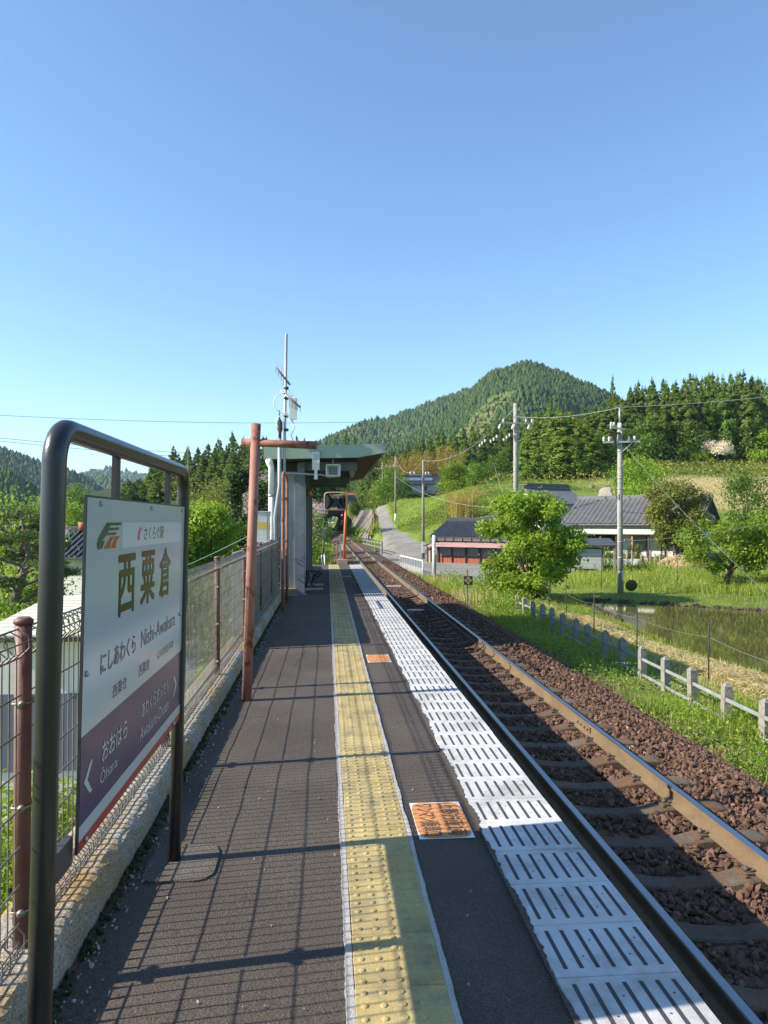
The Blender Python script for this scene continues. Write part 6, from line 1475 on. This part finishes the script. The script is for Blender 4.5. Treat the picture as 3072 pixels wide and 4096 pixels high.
# trackside strip between ballast and paddy
dn = lambda x, y: np.clip(.55+.6*vnoise(x, y, 1.4, 81), .08, 1)*(.35+.65*smoothstep(5.0, 5.5, x))
P = pts_on(43000, 5.15, 7.6, 7.5, 40, lambda x, y: dn(x, y)*np.clip(.75-.8*vnoise(x, y, .8, 102), .15, 1))
cover('grass', P, 'blade', L_grass, h=.19*(.5+rng.random(len(P)))*(1+.9*np.clip(vnoise(P[:, 0], P[:, 1], 1.1, 82), -.5, 1)), w=.011, tv=.3)
P = pts_on(30000, 7.4, 10.6, 7.5, 34, lambda x, y: (~inpoly(x, y, PADDY))*np.clip(.4+.8*vnoise(x, y, 1.1, 83), .3, 1)*np.where((x > 7.9) & (x < 9.7), .35, 1))
cover('grass', P, 'blade', L_grass, h=.14*(.4+rng.random(len(P)))*(1-.6*smoothstep(8.6, 9.7, P[:, 0])), w=.012, t0=.15, tv=.35)
P = pts_on(7000, 9.7, 11.7, 9, 33, lambda x, y: ~inpoly(x, y, PADDY)); cover('grass', P, 'blade', L_grass, h=.13*(.5+.9*rng.random(len(P))), w=.012, t0=.2)
def weeds(n, x0, x1, y0, y1, hs, ls, per, dens=None, m=None, fn=ground, nm='weeds'):
    c = pts_on(n, x0, x1, y0, y1, dens, fn=fn); h = hs*(.3+1.0*rng.random(len(c))**1.6)
    k = np.repeat(np.arange(len(c)), per); u = rng.random(len(k))
    off = rng.normal(size=(len(k), 2))*(.10+.10*u)[:, None]*hs*1.7
    P = np.stack([c[k, 0]+off[:, 0], c[k, 1]+off[:, 1], c[k, 2]+h[k]*u], 1)
    return cover(nm, P, 'leaf', m or L_weed, s=ls, nrm=np.array([0, 0, .9]), tv=.25, tsc=1.0)
weeds(2600, 5.2, 7.4, 7.5, 30, .34, .058, 12, lambda x, y: np.clip(.45+.9*vnoise(x, y, 1.0, 84), .03, 1))
weeds(900, 6.0, 8.2, 24, 42, .6, .085, 16)
weeds(200, 8.6, 9.8, 24, 32, .2, .06, 10)
P = pts_on(2600, 4.95, 5.7, 6, 22, lift=.01); cover('weeds', P, 'leaf', L_weed, s=.035, nrm=np.array([0, 0, 1.2]), t0=-.1)
# seed heads and dry stalks by the posts
P = pts_on(700, 5.4, 7.5, 8, 40, lambda x, y: np.clip(vnoise(x, y, 1.5, 85), 0, 1)); cover('dry_stalks', P, 'blade', L_straw, h=.55*(.5+.6*rng.random(len(P))), w=.010, lean=.15)
P = pts_on(2600, 5.2, 7.2, 27, 46, lambda x, y: np.clip(.3+vnoise(x, y, 1.6, 86), 0, 1)*(lane_d(x, y) > .1)); cover('dry_stalks', P, 'blade', L_straw, h=.6*(.5+.7*rng.random(len(P))), w=.016, lean=.2)
P = pts_on(9000, 4.9, 6.6, 34, 62, lambda x, y: (lane_d(x, y) > .05)); cover('grass', P, 'blade', L_grass, h=.34*(.5+.8*rng.random(len(P))), w=.025, t0=.25)
P = pts_on(7000, 4.6, 6.2, 60, 104, lambda x, y: (lane_d(x, y) > .05)); cover('grass', P, 'blade', L_grass, h=.5*(.5+.8*rng.random(len(P))), w=.05, t0=.2)
P = pts_on(15000, 5.15, 8.2, 7.5, 40, lambda x, y: np.clip(.3+.9*vnoise(x, y, .9, 101), 0, 1)); cover('dry_grass', P, 'blade', L_straw, h=.13*(.4+rng.random(len(P))), w=.009, lean=.8)
P = pts_on(5000, 5.0, 7.2, 7, 26, lambda x, y: np.clip(.2+vnoise(x, y, .8, 102), 0, 1), lift=.01); v, f = blobs(P, .012+.02*rng.random(len(P)), (1.2, 1.2, .5)); link('soil_clods', npmesh('soil_clods', v, f, mat('soil', (.13, .095, .06), (.21, .16, .11), rough=1, ns=4, coords='World')), kind='stuff')
# straw mulch strewn on the bank
hp_ = lambda x, y: np.clip(.12+1.1*vnoise(x*1.0, y*.9, .75, 87), 0, 1)*np.clip(1.2-np.abs(x-8.55)/1.1, 0, 1)*1.5*(~inpoly(x, y, PADDY))
P = pts_on(52000, 7.5, 10.0, 8, 32, hp_); P[:, 2] += .02+.20*rng.random(len(P))*np.clip(hp_(P[:, 0], P[:, 1]), 0, 1.2)
cover('straw', P, 'leaf', L_straw, s=.26, nrm=np.array([0, 0, 1.6]), spread=.5, asp=.035)
L_ = []
for k in range(20):
    cx_, cy_ = 8.15+1.0*random.random(), 9.5+1.15*k+random.random(); n = 430; a = rng.random(n)*6.283; r_ = np.sqrt(rng.random(n))*(.35+.35*random.random())
    x_, y_ = cx_+r_*np.cos(a), cy_+1.5*r_*np.sin(a); L_.append(np.stack([x_, y_, ground(x_, y_)+.02+.16*rng.random(n)*np.clip(1-r_/.7, .1, 1)], 1))
cover('straw', np.concatenate(L_), 'leaf', L_straw, s=.26, nrm=np.array([0, 0, 1.4]), spread=.6, asp=.05)
# rice seedlings in rows
rx_, ry_ = np.meshgrid(np.arange(10.1, 29, .30), np.arange(4, 32, .24)); rx_ = rx_.ravel()+rng.normal(size=rx_.size)*.02; ry_ = ry_.ravel()+rng.normal(size=ry_.size)*.03
k = inpoly(rx_-.15, ry_, PADDY) & inpoly(rx_+.2, ry_+.2, PADDY) & (rng.random(rx_.size) > .06); rx_, ry_ = rx_[k], ry_[k]
P = np.repeat(np.stack([rx_, ry_, np.full(len(rx_), -2.13)], 1), 4, 0)+np.concatenate([rng.normal(size=(len(rx_)*4, 2))*.016, np.zeros((len(rx_)*4, 1))], 1)
cover('rice_seedlings', P, 'blade', L_rice, h=.115*(.6+.6*rng.random(len(P))), w=.005, lean=.9)
# muddy rim of the paddy
E_ = np.array([(10.5, 25.5), (11.3, 31.75), (12.6, 32.05), (17.95, 27.85), (24.6, 22.65), (30.2, 16.1)]); t_ = np.linspace(0, 5, 160); ex, ey = np.interp(t_, range(6), E_[:, 0]), np.interp(t_, range(6), E_[:, 1])
P = np.repeat(np.stack([ex, ey, np.full(160, -2.125)], 1), 22, 0)+rng.normal(size=(3520, 3))*np.array([.16, .14, .012]); v, f = blobs(P, .025+.045*rng.random(3520)**2, (1.8, 1.8, .4))
link('mud_rim', npmesh('mud_rim', v, f, mat('wet_mud', (.050, .036, .024), (.085, .064, .042), rough=.8, ns=6, coords='World')), kind='stuff')
# tall grass bank across the paddy
dnb = lambda x, y: (~inpoly(x, y, PADDY))*(lane_d(x, y) > .3)*np.clip(.7+.6*vnoise(x, y, 2.0, 88), .1, 1)*smoothstep(0, 1.2, y-(35.2-.62*np.clip(x-13, 0, 99)))
P = pts_on(62000, 9.6, 33, 20, 46, dnb); hh_ = .42*(.35+.9*rng.random(len(P)))*(1+.8*vnoise(P[:, 0], P[:, 1], 2.4, 89)); hh_ = np.clip(hh_, .08, .8)*(1-.6*smoothstep(38, 41, P[:, 1]+.25*(P[:, 0]-14)))
cover('tall_grass', P, 'blade', L_grass, h=hh_, w=.024, t0=.12, tv=.3)
weeds(2600, 13, 32, 22, 44, .55, .10, 9, dnb)
P = pts_on(16000, 9.6, 33, 19, 40, lambda x, y: (~inpoly(x, y, PADDY))*(lane_d(x, y) > .3)); cover('grass', P, 'blade', L_grass, h=.12*(.5+rng.random(len(P))), w=.016, t0=.3)
P = pts_on(900, 14, 30, 32, 44, dnb); cover('dry_stalks', P, 'blade', L_straw, h=.5*(.5+.5*rng.random(len(P))), w=.014, lean=.2)
# yard and lower hillside
yd = lambda x, y: (lane_d(x, y) > .2)*(lane_d(x, y, LANE2) > .2)*np.clip(.5+.7*vnoise(x, y, 4, 90), .1, 1)
P = pts_on(26000, 8.5, 52, 44, 80, yd); cover('grass', P, 'blade', L_grass, h=.4*(.4+rng.random(len(P))), w=.06, t0=.1, tv=.3)
# hillside scrub, laid in terrace bands
band = lambda x, y: np.clip(.35+.75*np.sin(gz_arr(x, y)*2.1+.5*vnoise(x, y, 9, 91)), .06, 1)
def gz_arr(x, y): return ground0(x, y)
P = pts_on(66000, 8, 75, 78, 146, lambda x, y: band(x, y)*yd(x, y)*(1-.97*(smoothstep(40, 48, x-0.12*(y-80))*(y > 78)*(y < 120))))
P[:, 2] += .5*rng.random(len(P))*np.clip(vnoise(P[:, 0], P[:, 1], 5, 92)+.3, 0, 1.2)*1.6
P = P[~((P[:, 1] > 112) & (P[:, 0] > 11) & (P[:, 0] < 27))]; cover('hillside_scrub', P, 'leaf', leafmat('scrub_leaf', (.065, .125, .016), (.20, .24, .05), .3, .6, obj=0), s=.32, nrm=np.array([0, 0, .6]), tv=.35, tsc=7)
P = pts_on(14000, 26, 90, 117, 141, lambda x, y: np.clip(.55+.5*vnoise(x, y, 5, 93), 0, 1)); P[:, 2] += 1.3*rng.random(len(P)); cover('hillside_scrub', P, 'leaf', L_brown, s=.5, nrm=np.array([0, 0, .5]), tv=.3, tsc=6)
P = pts_on(14000, 42, 90, 82, 120, None); cover('dry_grass', P, 'blade', L_straw, h=.22*(.5+rng.random(len(P))), w=.07, lean=.8)
# bushy bank right of the lane
P = pts_on(40000, 9.5, 26, 86, 140, lambda x, y: (lane_d(x, y) > .4)*(1-.93*smoothstep(108, 122, y)*smoothstep(11, 13, x))*np.clip(.4+.8*vnoise(x, y, 4.5, 94), .05, 1)); P[:, 2] += 1.9*rng.random(len(P))*np.clip(.35+vnoise(P[:, 0], P[:, 1], 4.5, 94), 0, 1)
cover('bank_bushes', P, 'leaf', leafmat('bank_leaf', (.075, .14, .018), (.22, .27, .06), .35, .6, obj=0), s=.21, nrm=np.array([0, 0, .5]), tv=.35, tsc=4)
P = pts_on(13000, 9.5, 27, 84, 142, lambda x, y: (lane_d(x, y) > .3)); cover('tall_grass', P, 'blade', L_grass, h=.5*(.3+rng.random(len(P)))*(1-.5*smoothstep(112, 120, P[:, 1])), w=.05, t0=.1, tv=.4)
P = pts_on(5000, 6.0, 10.5, 98, 150, lambda x, y: (lane_d(x, y) > .1)*(lane_d(x, y) < 1.6)); cover('grass', P, 'blade', L_grass, h=.5*(.4+rng.random(len(P))), w=.08, t0=.3)
P = pts_on(5000, 4.6, 6.4, 104, 235); P[:, 2] += .7*rng.random(len(P)); cover('track_weeds', P, 'leaf', L_mid, s=.32, nrm=np.array([0, 0, .7]))
# moss of weeds in the middle of the lane
P = pts_on(2600, 6, 12, 76, 150, lambda x, y: (np.abs(lane_d(x, y)+1.3) < .22), fn=ground0); cover('lane_weeds', P, 'leaf', L_olive, s=.16, nrm=np.array([0, 0, 1.0]))

# ------------------------------------------------------------------ left of the platform
P = pts_on(30000, -6, .9, 25.4, 120, lambda x, y: np.clip(.5+.7*vnoise(x, y, 3, 95), .1, 1)*(x < .7-.0*y)); P[:, 2] += .9*rng.random(len(P))*np.clip(.2+vnoise(P[:, 0], P[:, 1], 3, 95), 0, 1)
cover('embankment_weeds', P, 'leaf', L_weed, s=.22, nrm=np.array([0, 0, .6]), tv=.3)
P = pts_on(16000, -4.2, -1.2, 3, 26, lambda x, y: np.clip(.5+.7*vnoise(x, y, 1.5, 96), .1, 1)); P[:, 2] += .5*rng.random(len(P)); cover('embankment_weeds', P, 'leaf', L_weed, s=.10, nrm=np.array([0, 0, .6]), tv=.3)
P = pts_on(12000, -4.2, -1.2, 2.5, 24); cover('grass', P, 'blade', L_grass, h=.45*(.4+.8*rng.random(len(P))), w=.014, t0=.2)
P = pts_on(9000, -14, -5.5, 8, 60, lambda x, y: np.clip(vnoise(x, y, 3, 97)+.2, 0, 1)); cover('grass', P, 'blade', L_grass, h=.3*(.4+.8*rng.random(len(P))), w=.03, t0=.2)
p = atd(838, 2225, 37); tree('leafy_tree', 'big fresh green tree behind the fence left of the brown post', 'tree', p[0], p[1], 6.7, 5.6, L_bright, 22000, .17, h0=.5, clumps=50, cr=.15, seed=61, z=-4.4, tr=.14)
p = atd(720, 2260, 36); tree('leafy_tree', 'lower fresh green tree behind the far edge of the sign', 'tree', p[0], p[1], 5.9, 5.0, L_mid, 15000, .15, h0=.6, clumps=36, cr=.17, seed=62, z=-4.5)
p = atd(925, 2275, 33); tree('leafy_tree', 'small fresh green tree just above the fence top by the brown post', 'tree', p[0], p[1], 4.3, 3.0, L_bright, 6000, .13, h0=.8, clumps=26, cr=.18, seed=63, z=-4.5)
p = atd(955, 2200, 46); tree('juniper', 'dark upright juniper behind the utility cabinet', 'tree', p[0], p[1], 8.6, 3.4, L_dark, 9000, .2, h0=.2, clumps=44, cr=.16, shape='cone', seed=64, z=-3.6)
p = atd(1035, 2200, 52); tree('juniper', 'second dark juniper directly behind the downpipe', 'tree', p[0], p[1], 7.8, 3.4, L_dark, 7000, .2, h0=.2, clumps=38, cr=.17, shape='cone', seed=65, z=-3.3)
p = atd(1080, 2200, 62); tree('wisteria', 'pale lilac blossom tree behind the white downpipe', 'tree', p[0], p[1], 8.0, 5.5, L_wist, 4200, .17, h0=4.5, clumps=22, seed=66, z=-3)
p = atd(1258, 2120, 60); tree('wisteria', 'pale lilac blossom hanging by the inner shelter wall beyond the platform', 'tree', p[0], p[1], 5.0, 2.6, L_wist, 1800, .14, h0=2.2, clumps=12, seed=67)
p = atd(820, 2100, 75); tree('leafy_tree', 'pale yellow green thicket tree below the left cedars', 'tree', p[0], p[1], 8.0, 9, L_olive, 6000, .26, h0=1, clumps=30, seed=68)
p = atd(930, 2100, 88); tree('leafy_tree', 'broad green tree at the foot of the left cedars', 'tree', p[0], p[1], 8.5, 9, L_mid, 6000, .28, h0=1, clumps=30, seed=69)
for k, (px, D, H, Wd) in enumerate(((1220, 46, 4.8, 4), (1250, 38, 2.4, 2.5))):
    p = atd(px, 2200, D); tree('shrub', ('green tree behind the shelter store wall', 'green bush left of the track just beyond the platform')[k], 'shrub', p[0], p[1], H, Wd, L_mid, 2500, .14, h0=.2, clumps=16, seed=70+k)
# garden below: pine, clipped bushes
def pine(label, px, py, D, H, Wd, seed):
    rg = np.random.default_rng(seed); p = atd(px, py, D); t = thing('pine_tree', label, 'pine tree', (p[0], p[1], -4.6))
    tk = [Vector((0, 0, -.2)), Vector((-.3, .1, H*.3)), Vector((.1, 0, H*.55)), Vector((.45, .1, H*.75)), Vector((.2, 0, H*.95))]
    mb = MB(); mb.tube(tk, [.24, .2, .16, .11, .04], 9); L = []
    for k in range(20):
        u = .34+.62*k/19; b = tk[0].lerp(tk[-1], u); a = k*2.4+rg.random(); l = Wd*.5*(1.05-.55*u)*(.6+.5*rg.random()); e = Vector((l*math.cos(a), l*math.sin(a), H*u+.1))
        mb.tube([b, (b+e)/2+Vector((0, 0, .15)), e], [.07, .05, .02], 5, caps=False)
        n = 420; q = unit(rg.normal(size=(n, 3)))*(rg.random((n, 1))**.5)*np.array([.95, .95, .26])*(.7+.5*rg.random()); L.append(q+np.array(e)*np.array([.85, .85, 1])+np.array([0, 0, .12]))
    mb.build('trunk', m_pbark, t, local=True)
    P = np.concatenate(L); v, f = leaves(P, .22, np.array([0, 0, .7]), .8, .28, rg); link('crown', npmesh('crown', v, f, L_pine, tint=np.repeat(rg.random(len(P)), 4)), t); return t
pine('old garden pine with a crooked pale trunk at the left edge', 62, 2300, 27, 6.5, 5.8, 3)
p = atd(55, 2300, 31); tree('leafy_tree', 'yellow green tree rising behind the garden pine', 'tree', p[0], p[1], 6.9, 5.2, L_bright, 9000, .15, h0=1, clumps=24, seed=72, z=-4.6)
p = atd(-20, 2400, 24); tree('leafy_tree', 'bright bush below the pine at the left edge', 'tree', p[0], p[1], 3.6, 3.2, L_bright, 5000, .13, h0=.2, clumps=24, seed=73, z=-4.6)
p = atd(62, 2440, 21); tree('leafy_tree', 'fresh green bush behind the pale shed roof', 'tree', p[0], p[1], 3.1, 2.4, L_bright, 5000, .11, h0=.2, clumps=22, seed=74, z=-4.5)
p = atd(138, 2350, 22.5); tree('clipped_bush', 'golden clipped bush beside the near sign post', 'bush', p[0], p[1], 3.45, 1.7, L_brown, 5000, .08, h0=2.3, clumps=18, cr=.24, seed=75, z=-4.5, flat=.6)
p = atd(128, 2400, 21); tree('clipped_bush', 'low green clipped bush under the golden one', 'bush', p[0], p[1], 2.75, 1.7, L_olive, 4000, .08, h0=1.9, clumps=14, cr=.26, seed=76, z=-4.5, flat=.6)
p = atd(230, 2280, 25); tree('clipped_bush', 'dark clipped bush half hidden by the sign post', 'bush', p[0], p[1], 3.2, 2.2, L_dark, 4000, .09, h0=1, clumps=16, seed=77, z=-4.5)
for k, (px, D) in enumerate(((20, 7.2), (150, 6.6), (215, 7.5))):
    p = atd(px, 2800, D); tree('leafy_shrub', ('leafy shrub outside the fence at the left edge', 'leafy shrub outside the fence behind the brown fence post', 'leafy shrub outside the fence behind the near sign post')[k], 'shrub', p[0], p[1], 2.2-.2*k, 1.5, L_bright, 3000, .065, h0=.1, clumps=18, seed=80+k, z=gz(p[0], p[1]))
# pale roofed shed
m_pg = mat('pale_green_roof', (.66, .66, .50), (.72, .72, .57), rough=.45, ns=1, stain=(.56, .57, .43), stain_s=.8, stain_t=(.5, .7))
t = thing('shed', 'long shed with pale green sheet roof and white wall below the platform', 'shed', (-6.6, 16.4, -4.5))
x0, x1, yf, yr, ze, zr = -.10, 2.25, -2.2, 1.6, 3.84, 4.20
MB().box((1.08, .6, 1.8), (2.0, 5.0, 3.96)).build('wall', m_ww, t, local=True); part(t, 'lower_wall', mat('slate_board', (.13, .14, .19), rough=.7), (1.08, -1.915, 1.9, 2.02, .05, 1.5))
q = [(x0, yf, ze), (x1, yf, ze), (x1, yr, zr), (x0, yr, zr), (x1, yr+3.8, ze), (x0, yr+3.8, ze)]; k = len(q)
rf = MB().add(q+[(a_, b_, c_-.08) for a_, b_, c_ in q], [(0, 1, 2, 3), (3, 2, 4, 5), (9, 8, 7, 6), (11, 10, 8, 9), (0, 6, 7, 1), (4, 10, 11, 5), (0, 3, 9, 6), (3, 5, 11, 9), (1, 7, 8, 2), (2, 8, 10, 4)]).build('roof', m_pg, t, local=True)
sl_ = math.atan2(zr-ze, yr-yf)
for k in range(1, 12):
    f_ = k/12; MB().box(((x0+x1)/2, yf+(yr-yf)*f_, ze+(zr-ze)*f_+.010), (x1-x0-.02, .025, .018), rx=sl_).build('sheet_seam', m_pg, rf, local=True)
part(t, 'gutter', m_drk, (1.08, -2.26, 3.76, 2.35, .09, .09))
def village(label, px, py, D, L, hw, eh, rh, rz, rm, wm, zb=-4.7, name='house'):
    p = atd(px, py, D); t, r = gable(label, p[0], p[1], zb, rz, L, hw, eh, rh, oh=.5, og=.35, roof=rm, wall=wm, name=name)
    for k in range(3): f_ = part(t, 'window', m_wood, (-L*.28+k*L*.28, -(hw-.5)-.03, eh*.45, 1.3, .06, 1.1)); part(t, 'pane', m_gls if k != 1 else m_sld, (-L*.28+k*L*.28, -(hw-.5)-.07, eh*.45, 1.1, .03, .9), parent=f_)
    return t, r
m_bw = mat('brown_wall', (.16, .085, .055), (.20, .11, .075), rough=.85, ns=2); m_bei = mat('beige_wall', (.42, .39, .32), rough=.9); m_brf = mat('brown_roof', (.14, .085, .06), (.18, .115, .08), rough=.7, ns=2)
t, rf = village('brown walled building with grey sheet roof seen through the fence mesh', 735, 2467, 46, 8.4, 3.0, 2.0, 3.0, R(-8), mat('blue_grey_roof', (.20, .215, .25), rough=.5), m_bw, -5.0, 'barn')
village('brown roofed house far left in the village', 30, 2130, 122, 11, 3.5, 3.6, 5.2, R(8), m_brf, m_bei)
t, rf = village('grey tiled house with roof solar panels in the village', 98, 2130, 150, 11, 3.6, 4.2, 6.0, R(-5), m_gtile, m_ww)
for k in range(5): o = MB().box((0, 0, 0), (1.3, 1.5, .08)).build('solar_panel', mat('panel_pale', (.30, .36, .45), rough=.3), rf, local=True); o.location = (-.9+1.4*k, -1.6, 5.35); o.rotation_euler = (math.atan2(1.8, 3.6), 0, 0)
t, rf = village('two storey tiled house with brown upper wall left of the sign post', 195, 2180, 92, 8, 3.2, 3.6, 5.4, R(-6), m_gtile, m_bw)
village('small dark roofed house with a white gable end in the village', 88, 2140, 104, 3.2, 3.0, 2.6, 4.2, R(72), m_drk, m_ww)
village('dark roofed house cut off by the left edge', -10, 2170, 88, 8, 3.2, 2.8, 4.6, R(10), m_drk, m_bei)
village('beige walled store below the tiled village house', 182, 2215, 80, 4.5, 2.2, 3.0, 3.7, R(0), m_drk, m_bei)
t, rf = gable('dark tiled roof house behind the sign post gap', atd(520, 2200, 40)[0], atd(520, 2200, 40)[1], -4.6, R(-15), 7.4, 2.6, 4.2, 5.6, roof=m_tile, wall=m_ww, name='house')
for k in range(20): o = MB().box((0, 0, 0), (.14, 2.8, .07)).build('tile_row', m_tile, rf, local=True); o.location = (-3.4+.36*k, -1.3, 4.95); o.rotation_euler = (math.atan2(1.4, 2.6), 0, 0)
for k in range(20): o = MB().box((0, 0, 0), (.14, 2.8, .07)).build('tile_row', m_tile, rf, local=True); o.location = (-3.4+.36*k, 1.3, 4.95); o.rotation_euler = (-math.atan2(1.4, 2.6), 0, 0)
MB().tube([(-2.9, 0, 5.6), (-2.9, 0, 6.1)], .25, 8).build('chimney', mat('terracotta', (.36, .10, .06), rough=.7), t, local=True)
t = thing('cold_frame', 'white framed garden box on the low ground beyond the fence', 'frame', (*atd(800, 2530, 40)[:2], -4.75), None, R(10))
for sx in (-.45, .45):
    for sy in (-.4, .4): part(t, 'leg', m_wp, (sx, sy, .65, .07, .07, 1.35))
for sy in (-.4, .4): part(t, 'rail', m_wp, (0, sy, 1.3, .95, .07, .07)); part(t, 'rail', m_wp, (0, sy, .1, .95, .07, .07))
for sx in (-.45, .45): part(t, 'rail', m_wp, (sx, 0, 1.3, .06, .8, .06))
# village poles
for k, (px, pyt, D, arms, lb) in enumerate(((43, 2050, 110, 1, 'pale village utility pole nearest the left edge'), (53, 2054, 125, 1, 'village pole with transformers behind the pale one'), (116, 2056, 130, 1, 'small village pole left of the white topped post'), (28, 2100, 95, 0, 'short village pole before the brown roofed house'), (106, 2098, 118, 0, 'short grey pole before the solar panelled village house'))):
    p = atd(px, 2160, D); zt = CAM[2]+(2088-pyt)*D/F_PX
    pole(lb, p[0], p[1], zt, .14, .10, [(zt-.6, 1.5, 0, 0, (-.6, .6))] if arms else (), group='village poles', zbase=-4.7)
p = atd(126, 2160, 128); t = thing('beacon_post', 'slim village post with a white box on top', 'post', (p[0], p[1], -4.7)); MB().cyl((0, 0), 0, 6.9, .1, 8).build('shaft', m_gal, t, local=True); MB().box((0, 0, 7.3), (.75, .6, 1.0), ch=.05).build('box', m_wp, t, local=True)
for k, (px, D, s) in enumerate(((160, 100, 5), (195, 112, 6), (262, 118, 7), (290, 95, 5), (305, 140, 7))):
    p = atd(px, 2160, D); broad((0, 1, 0, 1, 0)[k], px, 2160, D, s, s, ('green tree behind the tiled village house', 'light village tree beside the sign post', 'green valley tree in the sign frame gap', 'light valley tree below the sign frame gap', 'far valley tree by the blue roofed shed')[k])

# ------------------------------------------------------------------ air
m = bpy.data.materials.new('haze'); m.use_nodes = True; n = m.node_tree.nodes; n.clear()
ov = n.new('ShaderNodeOutputMaterial'); pv = n.new('ShaderNodeVolumePrincipled'); pv.inputs['Color'].default_value = (.55, .74, 1.0, 1); pv.inputs['Density'].default_value = .00010; pv.inputs['Anisotropy'].default_value = .2
m.node_tree.links.new(pv.outputs[0], ov.inputs['Volume'])
MB().box((0, 0, 150), (13000, 13000, 330)).build('haze', m, kind='stuff')
